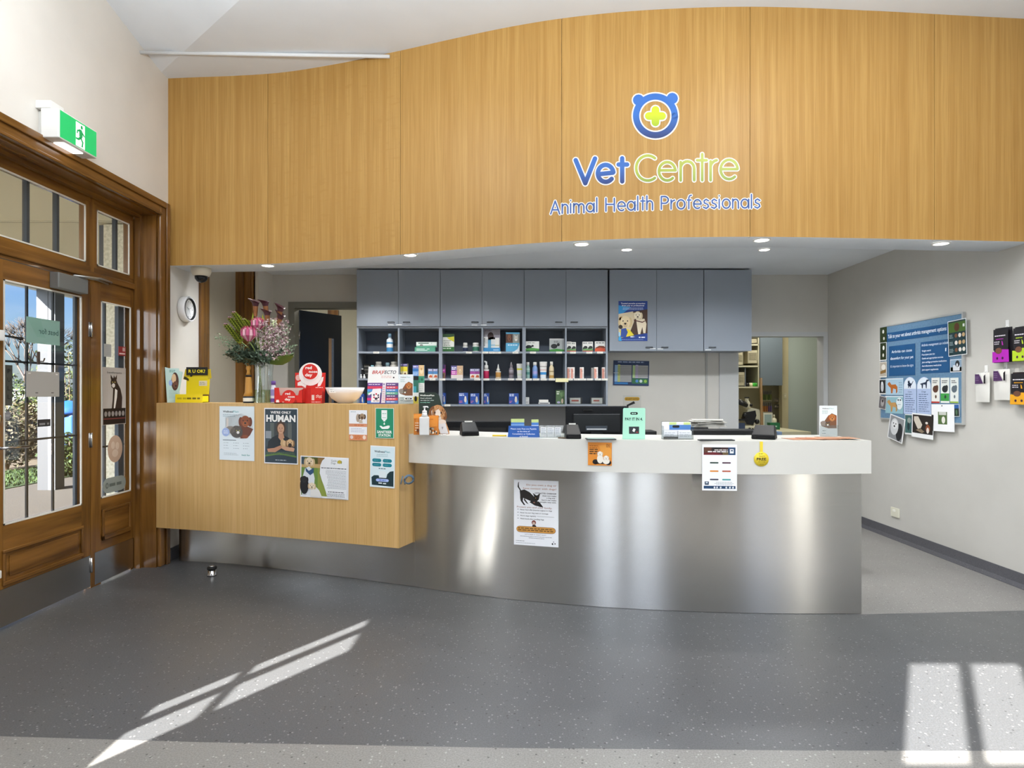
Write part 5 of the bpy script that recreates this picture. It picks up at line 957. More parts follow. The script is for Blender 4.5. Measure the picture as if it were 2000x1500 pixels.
# cabinet poster, chart, security notice
def a_dogs(A):
    A.rect(0, 0, 56, 77, '#22408c', 1); A.poly([(0,0),(0,22),(56,8),(56,0)], '#22408c', 2); A.poly([(0,8),(24,12),(8,24),(0,25)], '#2c8fd0', 3)
    A.text('Trusted parasite protection', 28, 5.8, 2.6, '#eef1f8', w=47, al='c', bold=.02, l=4); A.text('from pup to professional', 28, 10, 2.6, '#eef1f8', w=43, al='c', bold=.02, l=4); A.lines(8, 13, 48, 2, 2.4, 1, '#b8c8ea', 4, .05, 'c')
    A.poly([(0,25),(30,20),(56,16),(56,62),(20,67),(0,70)], '#4a3428', 3); A.poly([(0,25),(28,20),(30,40),(22,60),(0,66)], '#d9c9a8', 4); A.dog(13, 40, 12, '#e6d3ac', '#d2ba8c', '#dcc59c', 5); A.ell(4, 50, 4, 4, '#2a201a', 8); A.ell(5, 34, 4, 4, '#b98a4a', 5)
    A.poly([(34,36),(50,34),(54,44),(52,62),(48,62),(46,50),(42,64),(38,64),(36,50)], '#e8dac0', 5); A.dog(37, 28, 8.5, '#ece0c8', '#d8c6a4', '#e6d8ba', 6); A.poly([(30,36),(46,40),(54,36),(54,37.5),(46,42),(30,38)], '#5a2a20', 9)
    A.poly([(2,58),(10,52),(22,56),(30,66),(0,72)], '#e0cf3a', 9); A.poly([(5,54),(14,52),(18,60),(14,70),(4,70)], '#2f4f9c', 10); A.rect(0, 60, 3, 68, '#9cc8e8', 10); A.lines(23, 68, 32, 1, 2, 2, '#dfe6f4', 11, .1); A.lines(39, 69, 52, 1, 2, 2, '#eef2fa', 11, .1); A.lines(6, 74, 52, 1, 2, .8, '#8ea8da', 11, .1); A.poly([(0,70),(4,66),(6,77),(0,77)], '#3aa0dc', 10)
sheet('poster', 'blue poster of two pale dogs on the grey cabinet door', 'poster', flat(1208, 588, 1264.5, 666, YF-.021), a_dogs, (0,0,56,77), '#22408c')
def a_chart(A):
    A.rect(0, 0, 72, 49, '#22375e', 1); A.lines(9, 1.6, 63, 1, 3, 2.4, '#8fa0c0', 2, .02); A.rect(3, 9, 37, 42, '#a9a9a8', 2); A.rect(3, 9, 9, 42, '#8fb0d0', 3); A.rect(9, 8, 14, 42, '#c2cc7a', 3); A.rect(39, 9, 70, 34, '#a9a9a8', 2); A.rect(39, 9, 44, 34, '#a8c48a', 3); A.rect(45, 8, 50, 34, '#b4aac8', 3)
    for i in range(10): A.rect(9, 12+3*i, 37, 12.7+3*i, '#6a6c6e', 4)
    for i in range(7): A.rect(44, 12+3*i, 70, 12.7+3*i, '#6a6c6e', 4)
    A.rect(38, 35, 70, 45, '#2f6a44', 2); A.rect(3, 43, 30, 46.5, '#2f7ab8', 3); A.ell(48, 40, 3, 3, '#4f86c4', 4); A.ell(56, 40, 3, 3, '#c9d4d8', 4); A.ell(65, 40, 3, 3, '#8fb84a', 4); A.rect(1, 24, 11, 25, '#e4e8ec', 5)
sheet('wall_chart', 'dark blue ruled chart on the wall under the cabinets', 'chart', flat(1197, 704.5, 1267, 753, YB-.004), a_chart, (0,0,72,49), '#22375e', twist=math.radians(1.2))
def a_sec(A):
    A.pill(3, 4, 37, 12, '#b8902a', 1); A.text('SECURITY NOTICE', 20, 10, 3.4, '#3b2f12', w=29, al='c', bold=.02); A.poly([(7,22),(24,13),(27,18),(12,24)], '#1c1d1e', 2); A.rect(8, 21, 12, 34, '#1c1d1e', 2); A.lines(8, 36, 32, 5, 5, 2, '#777', 2)
sheet('security_sign', 'grey security notice with yellow heading on the wall behind the monitor', 'sign', flat(1217, 772, 1252, 830, YB-.004), a_sec, (0,0,40,66), '#b9b8b2')
# ================================================================== on the raised oak counter
HZ = HCZ+.0008
def on_high(px, y): return X(px, y), y
def a_leaf(A):
    A.rect(0, 0, 100, 230, '#b9d4d0', 1); A.lines(10, 12, 70, 2, 10, 5, '#5f9a98', 2); A.ell(62, 90, 34, 62, '#4a2c20', 2); A.ell(52, 70, 20, 32, '#d2b28c', 3); A.ell(66, 112, 22, 24, '#6a4030', 4); A.ell(70, 120, 8, 6, '#201614', 5); A.ell(22, 100, 16, 20, '#8fa8dc', 4); A.lines(8, 150, 90, 6, 10, 3, '#8ab0b0', 2)
y = 4.82; k = y/F; t = thing('brochure_stand', 'mint brochure with a brown dog, at the wall end of the oak counter', 'brochure', (X(338, y), y, HZ), .55)
b = MB(); b.prism([(-14*k, 69*k), (-10*k, 0), (8*k, 0), (17*k, 60*k)], 0, .012, M('#b9d4d0', .4)); A = Art(b, (0,0,100,230), (19*k, 66*k), -.0005, (1*k, 1*k)); a_leaf(A); b.build('brochures', t)
b = MB(); b.prism([(-12*k, 20*k), (-12*k, 0), (10*k, 0), (12*k, 20*k)], .016, .05, CLEAR); b.build('holder', t)
y = 4.78; k = y/F; YL = M('#e9d514', .45); t = thing('charity_box', 'yellow cardboard dispenser with black speech-bubble header on the oak counter', 'display box', (X(371, y), y, HZ))
b = MB(); b.box((-27*k, -.01, 0), (26*k, .08, 1.2*k), YL); b.box((-27*k, -.012, 0), (26*k, -.009, 16.5*k), YL); b.box((-27*k, -.01, 0), (-26*k, .08, 13*k), YL); b.box((25*k, -.01, 0), (26*k, .08, 13*k), YL); A = Art(b, (0,0,100,30), (53*k, 16.5*k), -.012); A.lines(6, 12, 40, 1, 6, 6, '#b8a818', 1, .02); A.lines(42, 12, 90, 1, 6, 6, '#6a6010', 1, .02); b.build('tray', t)
b = MB(); b.prism([(-18*k, 16*k), (27*k, 16*k), (30*k, 60*k), (31*k, 66*k), (-19*k, 66*k), (-17*k, 52*k)], .078, .081, YL); b.prism([(-22*k, 47*k), (-12*k, 43*k), (-12*k, 47*k), (-20*k, 52*k)], .07, .074, '#3a3210'); b.prism([(-23*k, 46*k), (-16*k, 44*k), (-14*k, 68*k), (-19*k, 66*k)], .074, .077, M('#cdb414', .5)); b.prism([(26*k, 46*k), (33*k, 48*k), (31*k, 64*k), (26*k, 66*k)], .074, .077, M('#cdb414', .5)); b.box((8*k, .075, 33*k), (24*k, .078, 43*k), '#e4ddc4'); A = Art(b, (0,0,100,100), (16*k, 10*k), .075, (16*k, 33*k)); A.lines(10, 25, 85, 3, 22, 8, '#8a8676', 1); b.build('back_card', t)
b = MB(); b.box((-16*k, .066, 54*k), (26*k, .070, 70*k), M('#15130f', .5)); b.prism([(-9*k, 54*k), (-3*k, 54*k), (-7*k, 50.5*k)], .066, .070, '#15130f'); A = Art(b, (0,0,42,16), (42*k, 16*k), .066, (5*k, 54*k)); A.text('R U OK?', 21, 11, 6.2, '#f0de1c', w=33, al='c', bold=.03, l=1); b.build('header', t)
y = 4.62; k = y/F; t = thing('wooden_bottle', 'turned amber wooden bottle with a round top behind the vase', 'bottle', (X(482, y), y+.03, HZ)); AM = M('#c08a3c', .3)
b = MB(); b.lathe([(9*k, 0), (10*k, 1*k), (10*k, 12*k), (9.4*k, 13*k)], '#1e2a3a', n=24); b.lathe([(9.5*k, 0), (7*k, 8*k), (5.6*k, 36*k), (5.2*k, 38*k)], AM, (0,0,13*k), 24); b.build('bottle_body', t)
b = MB(); b.lathe([(5.6*k, 0), (5.6*k, 4*k)], '#2a2018', (0,0,51*k), 20); b.lathe([(4.5*k, 0), (3*k, 6*k), (3.2*k, 9*k), (4.6*k, 12*k), (4.4*k, 16*k), (2.6*k, 19*k), (.1*k, 20*k)], AM, (0,0,55*k), 20); b.build('stopper', t)
b = MB(); b.lathe([(10.1*k, 3*k), (10.1*k, 10*k)], '#e4e0d4', n=24, cap=False); b.build('label_band', t)
# vase and flowers
y = 4.60; k = y/F; VX, VY = X(508, y), y+.07; t = thing('glass_vase', 'tall clear glass vase half full of water on the oak counter', 'vase', (VX, VY, HZ))
VG = glass_mat('vase_glass', (.86,.92,.92,1), .16, .03)
b = MB(); pr = [(20*k, 0), (20*k, 3*k), (17.5*k, 30*k), (16.5*k, 55*k), (18.5*k, 80*k)]; b.lathe(pr, VG, n=32, cap=False); b.lathe([(.001, .5*k), (20*k, .5*k)], VG, n=32, cap=False); b.build('vase_body', t)
b = MB(); b.lathe([(19*k, 1*k), (17.8*k, 26*k)], glass_mat('vase_water', (.72,.78,.55,1), .05, .02), n=32); b.build('water', t)
def V3(px, py, dy=0): yy = VY+dy; return Vector((X(px, yy)-0, yy, Z(py, yy)))
STM = M('#7d8f4a', .5); mouth = V3(508, 712)
def stem(b, tip, base_px, r=.004, m=STM, dy=0): b.tube([V3(base_px, 776, dy*.15), V3(508+(base_px-508)*-.4, 712, dy*.3), mouth*.45+tip*.55+Vector((0,0,.02)), tip], r, m, 6)
def flower(name, label, cat, build, tip, base_px, dy=0, group=None, r=.004):
    t = thing(name, label, cat, (0,0,0), group=group); b = MB(); stem(b, tip, base_px, r, STM, dy); b.build('stem', t); build(t); return t
def protea(c, r):
    def f(t):
        b = MB(); P1, P2, P3 = M('#c95c86', .6), M('#e9b9c6', .6), M('#b83c66', .6)
        for ring_, (n_, r0, h0, h1, r1) in enumerate(((14, .62, -.55, .75, .86), (12, .5, -.5, .95, .6), (10, .35, -.3, 1.0, .3))):
            for i in range(n_):
                a = 2*PI*i/n_+ring_*.25; da = PI/n_*.85
                def q(rr, aa, z): return (c.x+r*rr*math.cos(aa), c.y+r*rr*math.sin(aa), c.z+r*z)
                b.add([q(.2, a-da, -.9), q(.2, a+da, -.9), q(r0+.3, a+da, h0+.3), q(r1+.1, a+da*.6, h1-.3), q(r1, a, h1), q(r1+.1, a-da*.6, h1-.3), q(r0+.3, a-da, h0+.3)], [(0,1,2,6), (6,2,3,5)], P1 if i % 2 else P2); b.add([q(r1+.1, a+da*.6, h1-.3), q(r1, a, h1), q(r1+.1, a-da*.6, h1-.3)], [(0,1,2)], P3)
        b.ball((c.x, c.y, c.z+r*.1), r*.55, M('#d88aa4', .8), 12, (1,1,1.2)); b.build('flower_head', t)
    return f
p1 = V3(486, 652, -.09); flower('protea', 'large pink protea at the front of the bouquet', 'flower', protea(p1, .062), p1-Vector((0,0,.05)), 512, -.05)
p2 = V3(504, 633, -.03); flower('protea', 'second pink protea behind and above the front one', 'flower', protea(p2, .055), p2-Vector((0,0,.05)), 506, 0)
def lily(c, dirv, ln=.12):
    def f(t):
        b = MB(); z = dirv.normalized(); x = z.cross(Vector((0,1,.2))).normalized(); y_ = z.cross(x); n = 12; R = []
        prof = [(.10, 0), (.14, .35), (.16, .65), (.22, .85), (.36, 1.0)]
        for q, h in prof:
            for i in range(n): a = 2*PI*i/n; e = 1+(.35 if h == 1 else 0)*math.cos(a); R.append(c+z*ln*(h+(.12*math.cos(a) if h == 1 else 0))+x*ln*q*e*math.cos(a)+y_*ln*q*math.sin(a))
        m1, m2 = M('#8a5a34', .5), M('#4a2630', .5)
        for j in range(4): b.add(R[j*n:(j+2)*n], [(i, (i+1)%n, n+(i+1)%n, n+i) for i in range(n)], m1 if j < 2 else m2, True)
        b.tube([c, c+z*ln*.8], ln*.05, '#c9a24a', 6); b.build('flower_head', t)
    return f
for px, py, dx, lb in ((499, 618, .05, 'dark maroon trumpet lily, tallest on the left'), (521, 618, -.08, 'dark maroon trumpet lily, tallest in the middle'), (523, 636, .0, 'dark maroon trumpet lily below the middle one'), (543, 628, .25, 'dark maroon trumpet lily at upper right'), (541, 642, .35, 'dark maroon trumpet lily lowest at the right')):
    c = V3(px, py, .02); flower('trumpet_lily', lb, 'flower', lily(c, Vector((dx, -.1, 1))), c, 508+(px-520)*.2, .02)
def spike(c0, c1):
    def f(t):
        b = MB(); G = [M('#b9c24e', .6), M('#7f8f30', .6), M('#4c5c22', .6)]; d = (c1-c0); n = 170
        for i in range(n):
            f_ = i/n; p = c0+d*f_; a = i*2.4; u = d.normalized().cross(Vector((0,1,0))).normalized(); v = d.normalized().cross(u); o = (u*math.cos(a)+v*math.sin(a)); s = .030*(1-.35*f_)
            tp = p+o*s*1.15+d.normalized()*s*.7; sd_ = d.normalized().cross(o)*s*.35; b.add([p, p+o*s*.5+sd_, tp, p+o*s*.5-sd_], [(0,1,2,3)], G[i % 3])
        b.build('leaves', t); b = MB(); b.ball(c1, .013, M('#8a4a5c', .6), 10); 
        for i in range(7): a = i*.9; b.ball(c1+Vector((.010*math.cos(a), .010*math.sin(a), .008)), .006, M('#a87a8c', .7), 6)
        b.build('flower_head', t)
    return f
for (x0, y0), (x1, y1), lb in (((472, 668), (441, 635), 'green leafy spike leaning furthest left'), ((478, 652), (449, 622), 'green leafy spike above the leftmost one'), ((484, 642), (457, 612), 'green leafy spike, tallest on the left side'), ((494, 640), (476, 626), 'short green leafy spike behind the proteas')):
    a, c = V3(x0, y0, 0), V3(x1, y1, 0); flower('leafy_spike', lb, 'flower', spike(a, c), a, 512)
random.seed(11)
b = MB(); G2 = [M('#a8bf3e', .6), M('#c2cf5c', .6)]
for px, py, tx, ty in ((493, 652, 494, 610), (514, 650, 513, 612)):
    a, c = V3(px, py, .03), V3(tx, ty, .03); u = Vector((.016, 0, 0)); b.add([a, (a+c)/2+u, c, (a+c)/2-u, (a+c)/2+Vector((0,-.01,0))], [(0,1,4),(1,2,4),(2,3,4),(3,0,4)], G2[0])
tag(b.build('strap_leaf'), 'bright green pointed leaves upright behind the proteas', 'leaf'); b = MB(); PK = [M(c, .7) for c in ('#b0909a', '#cfb6b8', '#8a6a72', '#e2d4d2', '#6a4c50', '#6a7050')]
for _ in range(300):
    px = random.gauss(536, 17); py = 662+random.gauss(0, 22)+(px-536)*.0; 
    if not 505 < px < 566 or not 622 < py < 706: continue
    c = V3(px, py, random.uniform(-.10, .04)); 
    for q in range(4): a = q*PI/2+random.random(); s = .011; b.add([c, c+Vector((s*math.cos(a), -.004, s*math.sin(a))), c+Vector((s*1.3*math.cos(a+.5), -.008, s*1.3*math.sin(a+.5))), c+Vector((s*math.cos(a+1), -.004, s*math.sin(a+1)))], [(0,1,2,3)], random.choice(PK))
o = b.build('pink_filler_blossom'); o['kind'] = 'stuff'; tag(o, 'mass of tiny dusty pink blossoms on the right of the bouquet', 'flowers')
b = MB(); WF = [M('#e4ead0', .7), M('#cdd8a8', .7)]
for i in range(90):
    f_ = i/90; c = V3(524+f_*12, 665-f_*38, -.02)+Vector((random.gauss(0,.010), random.gauss(0,.01), random.gauss(0,.008))); b.ball(c, .0065, random.choice(WF), 6)
tag(b.build('white_flower_spike'), 'pale cream flower spike rising to the right of the proteas', 'flower')
b = MB(); GG = [M(c, .7) for c in ('#4c5c4a', '#5f7260', '#6f8470', '#3c4a3a')]; GE = [M(c, .7) for c in ('#8fa888', '#a8bda0', '#7f9a7a')]
def spray(b, a, c, n, s, cols, wob=.01):
    for i in range(n):
        f_ = random.random(); p = a+(c-a)*f_+Vector((random.gauss(0, wob), random.gauss(0, wob), random.gauss(0, wob))); dv = (c-a).normalized(); sd_ = Vector((random.uniform(-1,1), random.uniform(-1,1), random.uniform(-1,1))).normalized(); tp = p+(dv*.6+sd_).normalized()*s; w_ = dv.cross(sd_).normalized()*s*.22; b.add([p, (p+tp)/2+w_, tp, (p+tp)/2-w_], [(0,1,2,3)], random.choice(cols))
for tx, ty, n in ((447, 690, 260), (455, 696, 240), (470, 700, 240), (462, 682, 220), (480, 690, 260), (500, 695, 280), (515, 690, 260), (525, 700, 200), (540, 698, 160), (492, 672, 240), (556, 684, 120)): spray(b, V3(508, 706, -.02), V3(tx, ty, random.uniform(-.12, .02)), n, .032, GG, .013)
o = b.build('grey_green_foliage'); o['kind'] = 'stuff'; tag(o, 'dark grey-green leafy filler round the rim of the vase', 'foliage')
b = MB()
for tx, ty in ((421, 660), (432, 672), (428, 655), (438, 662), (446, 672), (442, 685), (563, 648), (570, 664), (577, 676), (572, 690), (566, 636)): spray(b, V3(508+(tx-508)*.45, 690+(ty-690)*.4, 0), V3(tx, ty, random.uniform(-.05, .05)), 80, .016, GE, .009)
o = b.build('fine_foliage'); o['kind'] = 'stuff'; tag(o, 'fine pale green sprigs at both sides of the bouquet', 'foliage')
b = MB(); LG = M('#5a7030', .4); LG2 = M('#7d9440', .4)
def bigleaf(b, pts_up, pts_dn, m):
    n = len(pts_up); V = pts_up+pts_dn; mid = [(pts_up[i]+pts_dn[i])/2+Vector((0,-.02,.012)) for i in range(n)]; V = pts_up+mid+pts_dn; b.add(V, [(i, i+1, n+i+1, n+i) for i in range(n-1)]+[(n+i, n+i+1, 2*n+i+1, 2*n+i) for i in range(n-1)], m, True)
bigleaf(b, [V3(*q) for q in ((526,708,-.05),(537,699,-.07),(552,693,-.09),(566,692,-.09),(575,692,-.08))], [V3(*q) for q in ((526,711,-.05),(540,713,-.03),(552,713,-.03),(566,706,-.04),(573,697,-.06))], LG)
tag(b.build('broad_leaf'), 'broad drooping green leaf at the lower right of the bouquet', 'leaf')
b = MB(); bigleaf(b, [V3(*q) for q in ((503,706,-.05),(488,700,-.08),(470,697,-.09),(455,696,-.08),(442,693,-.07))], [V3(*q) for q in ((502,710,-.05),(488,710,-.03),(470,705,-.03),(455,699,-.05),(441,694,-.07))], M('#39442f', .5))
tag(b.build('broad_leaf'), 'dark grey-green broad leaf at the lower left of the bouquet', 'leaf')
y = 4.62; k = y/F; bottle(532, 11, 43, HZ, 'small purple and white bottle between vase and red box', '#d8d6e4', '#6a4a9c', [(.05,.25,'#6a4a9c'),(.4,.75,'#8f86bc')], y=y, capw=.8, caph=.18)
# red charity displays
RD = M('#cf2a22', .45)
def rnd(A, x, y_, s, l): A.text('red', x-8*s, y_-4.5*s, 5.2*s, '#f6f2ee', w=11*s, bold=.03, l=l); A.text('nose', x-2*s, y_+1.8*s, 4.2*s, '#f6f2ee', w=15*s, bold=.03, l=l); A.text('day', x-9*s, y_+8*s, 5.2*s, '#f6f2ee', w=13*s, bold=.03, l=l)
y = 4.44; k = y/F; t = thing('charity_display', 'tall red card display with a raised round badge beside the bowl', 'display box', (X(596, y), y+.06, HZ))
b = MB(); b.prism([(-31*k, 0), (28*k, 0), (30*k, 61*k), (-31*k, 61*k)], .06, .063, RD); b.box((-10*k, 0, 0), (28*k, .06, 30*k), RD)
A = Art(b, (0,0,100,100), (38*k, 30*k), 0, (9*k, 0)); A.rect(0, 0, 42, 100, '#bb221c', 1); A.rect(16+30, 45, 30+30, 80, '#e4d6cf', 2); A.poly([(68,50),(78,44),(88,52),(98,48),(98,52),(88,56),(78,48),(68,54)], '#f0e4de', 2); A.poly([(68,60),(78,54),(88,62),(98,58),(98,62),(88,66),(78,58),(68,64)], '#f0e4de', 2); A.lines(45, 90, 95, 1, 5, 4, '#f0d8d2', 2, .2)
A = Art(b, (0,0,60,61), (60*k, 61*k), .0595, (0, 0)); A.ell(5, 10, 5, 6, '#e6b4ac', 1); A.poly([(4,20),(12,16),(16,22),(22,24),(20,30),(12,26),(4,26)], '#f2ece8', 1); A.poly([(46,12),(56,8),(55,16),(50,26),(44,28)], '#f2ece8', 1); A.lines(40, 29, 56, 1, 4, 1.4, '#f0dcd6', 1, .1); A.poly([(2,30),(5,36),(5,44),(2,44)], '#f2ece8', 1)
b.build('box', t)
def disc(b, cx_, cz_, r, y0, y1, m, n=32): b.prism([(cx_+r*math.cos(2*PI*i/n), cz_+r*math.sin(2*PI*i/n)) for i in range(n)], y0, y1, m)
b = MB(); disc(b, 0*k, 58*k, 23*k, .055, .0585, M('#eee9e6', .5)); disc(b, 0*k, 63*k, 17.6*k, .051, .055, M('#f4f1ee', .5)); disc(b, 0*k, 63*k, 15.4*k, .049, .051, RD)
A = Art(b, (0,0,32,32), (32*k, 32*k), .0485, (0, 47*k)); rnd(A, 16, 16, 1.15, 1); b.build('badge', t)
y = 4.40; k = y/F; t = thing('charity_display', 'low red dispenser box beside the vase', 'display box', (X(558, y), y+.045, HZ))
b = MB(); b.box((-27*k, 0, 0), (29*k, .085, 1.5*k), RD); b.prism([(-27*k, 0), (29*k, 0), (29*k, 28*k), (22*k, 25*k), (20*k, 16*k), (-16*k, 16*k), (-18*k, 31*k), (-27*k, 31*k)], 0, .003, RD); b.box((-27*k, 0, 0), (-26.4*k, .085, 31*k), RD); b.box((28.4*k, 0, 0), (29*k, .085, 28*k), M('#b8241e', .5)); b.box((-26*k, .08, 0), (28*k, .085, 31*k), M('#d9c3b6', .6)); A = Art(b, (0,0,56,31), (56*k, 31*k), 0, (1*k, 0)); A.poly([(4,24),(9,24),(10,29),(3,29)], '#f0e4e0', 1); A.lines(16, 27.6, 32, 1, 3, 1.4, '#f0d4ce', 1, .1); A.ell(42, 27, 3, 3, '#a01c18', 1); b.build('tray', t)
b = MB(); disc(b, 2*k, 12.5*k, 14*k, -.003, -.0005, RD); A = Art(b, (0,0,32,32), (26*k, 26*k), -.003, (2*k, 1*k)); rnd(A, 16, 17, 1.1, 1)
for v in b.bm.verts: v.co.z = max(v.co.z, .001)
b.build('badge', t)
y = 4.40; k = y/F; b = MB(); b.lathe([(14*k, 0), (15*k, 1*k), (16*k, 2*k), (27*k, 10*k), (34*k, 20*k), (38.5*k, 31.5*k), (37.3*k, 31.5*k), (33*k, 20.5*k), (26*k, 11*k), (.5*k, 3*k)], M('#ebe9ea', .25), n=48)
A = Art(b, (0,0,14,8), (14*k, 8*k), -33.4*k, (-15*k, 21*k)); A.rect(0, 0, 14, 8, '#f4f2f0', 1); A.lines(1, 1.5, 13, 1, 3, 1.2, '#9a9a98', 2, .1); A.lines(2, 5, 10, 1, 3, 1.2, '#9a9a98', 2, .1)
tag(b.build('bowl', loc=(X(664.5, y), y+.16-.03, HZ)), 'large white round bowl on the oak counter', 'bowl')
def a_brav(A):
    A.poly([(0,0),(59,0),(61,35),(-1,35)], '#ecebe9', 1); A.text('BRAV', 7.5, 15.5, 7.2, '#c4453e', w=24, bold=.02, slant=.25, l=2); A.text('ECTO', 32, 15.5, 7.2, '#3b3c46', w=23, bold=.02, slant=.25, l=2); A.poly([(24,18),(31,6),(32,6),(26,18)], '#d8a8a0', 2); A.lines(26, 20, 48, 2, 2.8, 1.4, '#dcb4b0', 2, .1); A.ell(51, 23.5, 1.6, 1.8, '#3a2a30', 2, 10)
    A.rect(-1, 35, 61, 80, '#5c3f86', 1)
    for x0, x1, cols in ((-1, 29, ('#6b3f90', '#d23c5c', '#4f92cc', '#58b39c', '#5c3f86', '#cf2f7c', '#3f78c4')), (36, 60, ('#5c3f78', '#d2404e', '#3f86c4', '#5aab8c', '#5a3f74', '#d04a4c', '#4a7cbc'))):
        for i, c in enumerate(cols): A.rect(x0, 36+6.2*i, x1, 41.6+6.2*i, c, 2); A.lines(x0+2, 37.6+6.2*i, x1-4, 1, 2, 1.6, '#e6dcea', 3, .1) if x0 > 0 or i == 0 else None
    A.poly([(29.5,35),(36,35),(35,78),(27,78)], '#d8cfd8', 3); A.ell(32, 38, 1.4, 1.6, '#5a3f8c', 4, 8); 
    for i in range(7): A.rect(29.5, 44+4.6*i, 33.5, 45.4+4.6*i, '#b98a9c', 4)
    A.poly([(10,48),(26,47),(27,56),(25,56),(24,77),(7,77),(8,58),(2,62),(1,58),(8,54)], '#e9e6ea', 6); A.poly([(26,50),(28,52),(27,79),(24,79)], '#4c2f78', 5)
    for q, (x, y_) in enumerate(((12.5,61),(17,59),(21,61.5),(12.8,66),(21.5,66))): A.ell(x, y_, 1.7, 2.1, '#c4304a' if q % 2 else '#3a2c44', 7, 10)
    A.ell(17, 69, 3.2, 2.8, '#3a2c44', 7, 12); A.lines(11, 73, 23, 1, 2, 1.4, '#6a3a4a', 7, .05)
y = 4.24; k = y/F; t = thing('medicine_display', 'tall BRAVECTO display card with striped purple lower half'.replace('BRAVECTO', 'white-topped'), 'display', (X(746, y), y+.02, HZ))
b = MB(); b.box((-29.5*k, 0, 0), (29.5*k, .006, 74*k), M('#e6e4e6', .5)); A = Art(b, (0,0,60,80), (59*k, 74*k), 0); a_brav(A); o = b.build('card', t); o.rotation_euler = (-.12, 0, 0)
b = MB(); b.prism([(-20*k, 0), (20*k, 0), (12*k, 40*k), (-12*k, 40*k)], .06, .064, '#c9c7c4'); o = b.build('strut', t)
def a_wl(A):
    A.rect(0, 0, 29, 58, '#e4ebee', 1); A.text('Wellness', 4, 6, 1.9, '#24323c', w=11, bold=.02, l=2); A.text('Plan', 16, 6, 1.9, '#3fa3a0', w=7, l=2); A.lines(4, 9, 14, 3, 2.4, .8, '#8fb3ae', 2)
    A.poly([(13,20),(20,14),(28,18),(28,42),(14,42),(3,38),(1,30),(8,28)], '#7a5238', 2); A.dog(20.5, 22, 6.6, '#b8713a', '#8f4c22', '#c48750', 3); A.ell(6, 33, 5, 5, '#8c837c', 3); A.cat(13, 34, 4.4, '#5a4c46', 4)
    A.rect(0, 42, 29, 58, '#e8eef0', 6); A.lines(4, 46, 10, 2, 5, 1, '#7a8a8c', 7)
y = 4.22; k = y/F; t = thing('brochure_stand', 'clear stand of pale wellness brochures at the end of the oak counter', 'brochure', (X(791.5, y), y+.01, HZ))
b = MB(); b.box((-14.5*k, .012, .002), (14.5*k, .016, 58*k), '#e4ebee'); A = Art(b, (0,0,29,58), (29*k, 57*k), .012, (0, .002)); a_wl(A); b.build('brochures', t)
b = MB(); b.box((-15*k, 0, 0), (15*k, .04, .002), CLEAR); b.box((-15*k, 0, 0), (15*k, .002, 14*k), CLEAR); b.box((-2*k, -.0012, 8*k), (14.5*k, 0, 13*k), '#eef0ec'); A = Art(b, (0,0,100,30), (15*k, 4*k), -.0012, (6*k, 8.5*k)); A.pill(5, 5, 95, 25, '#1a1d1c', 1); A.lines(30, 11, 70, 1, 5, 8, '#dde4e0', 2, 0); b.build('holder', t)
y = 4.36; k = y/F
sheet('leaflet', 'black and teal leaflet peeping out behind the wellness brochures', 'leaflet', ((X(812, y), y, HZ), 0, 11*k, 54*k), lambda A: (A.rect(0, 0, 100, 30, '#151719', 1), A.rect(0, 30, 100, 75, '#2c6a5c', 1), A.rect(0, 75, 60, 120, '#3f9cac', 1), A.rect(0, 120, 100, 150, '#dfe6e4', 1), A.rect(0, 150, 100, 200, '#c9c04a', 1), A.ell(50, 165, 25, 20, '#1d1d1a', 2)), (0,0,100,200), '#2c6a5c')
y = 4.38
sheet('leaflet', 'green and white leaflet standing tallest behind the brochures', 'leaflet', ((X(823, y), y, HZ), 0, 12*k, 54*k), lambda A: (A.rect(0, 0, 100, 50, '#3f8f70', 1), A.ell(60, 25, 14, 10, '#1f5a48', 2), A.rect(0, 50, 100, 200, '#e6e6e2', 1), A.lines(20, 62, 85, 8, 14, 5, '#b4b4ae', 2)), (0,0,100,200), '#e6e6e2')
# ================================================================== on the white counter
LZ_ = CTZ+.0008
def a_gd(A):
    A.rect(0, 0, 60, 80, '#26352e', 1); A.text('Wellness', 4, 8, 3.8, '#f2f4f0', w=20, bold=.04, l=2); A.text('Plan', 25, 8, 3.8, '#6fc4a4', w=10, bold=.01, l=2); A.lines(5, 12, 36, 1, 3, 1.8, '#dfe8e2', 2, .1); A.lines(5, 16.5, 36, 1, 3, 1.8, '#dfe8e2', 2, .05); A.lines(5, 21, 28, 1, 3, 1.8, '#7fcab0', 2, .1)
y = 4.16; k = y/F; t = thing('dog_display', 'dark green standing display with a cut-out shaggy brown puppy', 'display', (X(845, y), y+.07, LZ_), -.10)
b = MB(); b.prism([(-31*k, 82*k), (2*k, 82*k), (10*k, 76*k), (30*k, 0), (-31*k, 0)], .004, .010, M('#26352e', .5)); A = Art(b, (0,0,60,80), (46*k, 62*k), .004, (-8*k, 19*k)); A.text('WellnessPlan', 3, 8, 3.8, '#eef2ec', w=38, bold=.03, l=1); A.text('Need unlimited', 4, 14.5, 2.6, '#dfe8e2', w=30, bold=.02, l=1); A.text('vet visits for a low', 4, 20, 2.6, '#cfe0d8', w=36, bold=.02, l=1); A.text('monthly fee?', 4, 25.5, 2.6, '#8fd0b8', w=26, bold=.02, l=1); b.build('card', t)
b = MB(); FU, FD, FC = M('#c08a5a', .8), M('#7a4e2e', .8), M('#e4d8cc', .8)
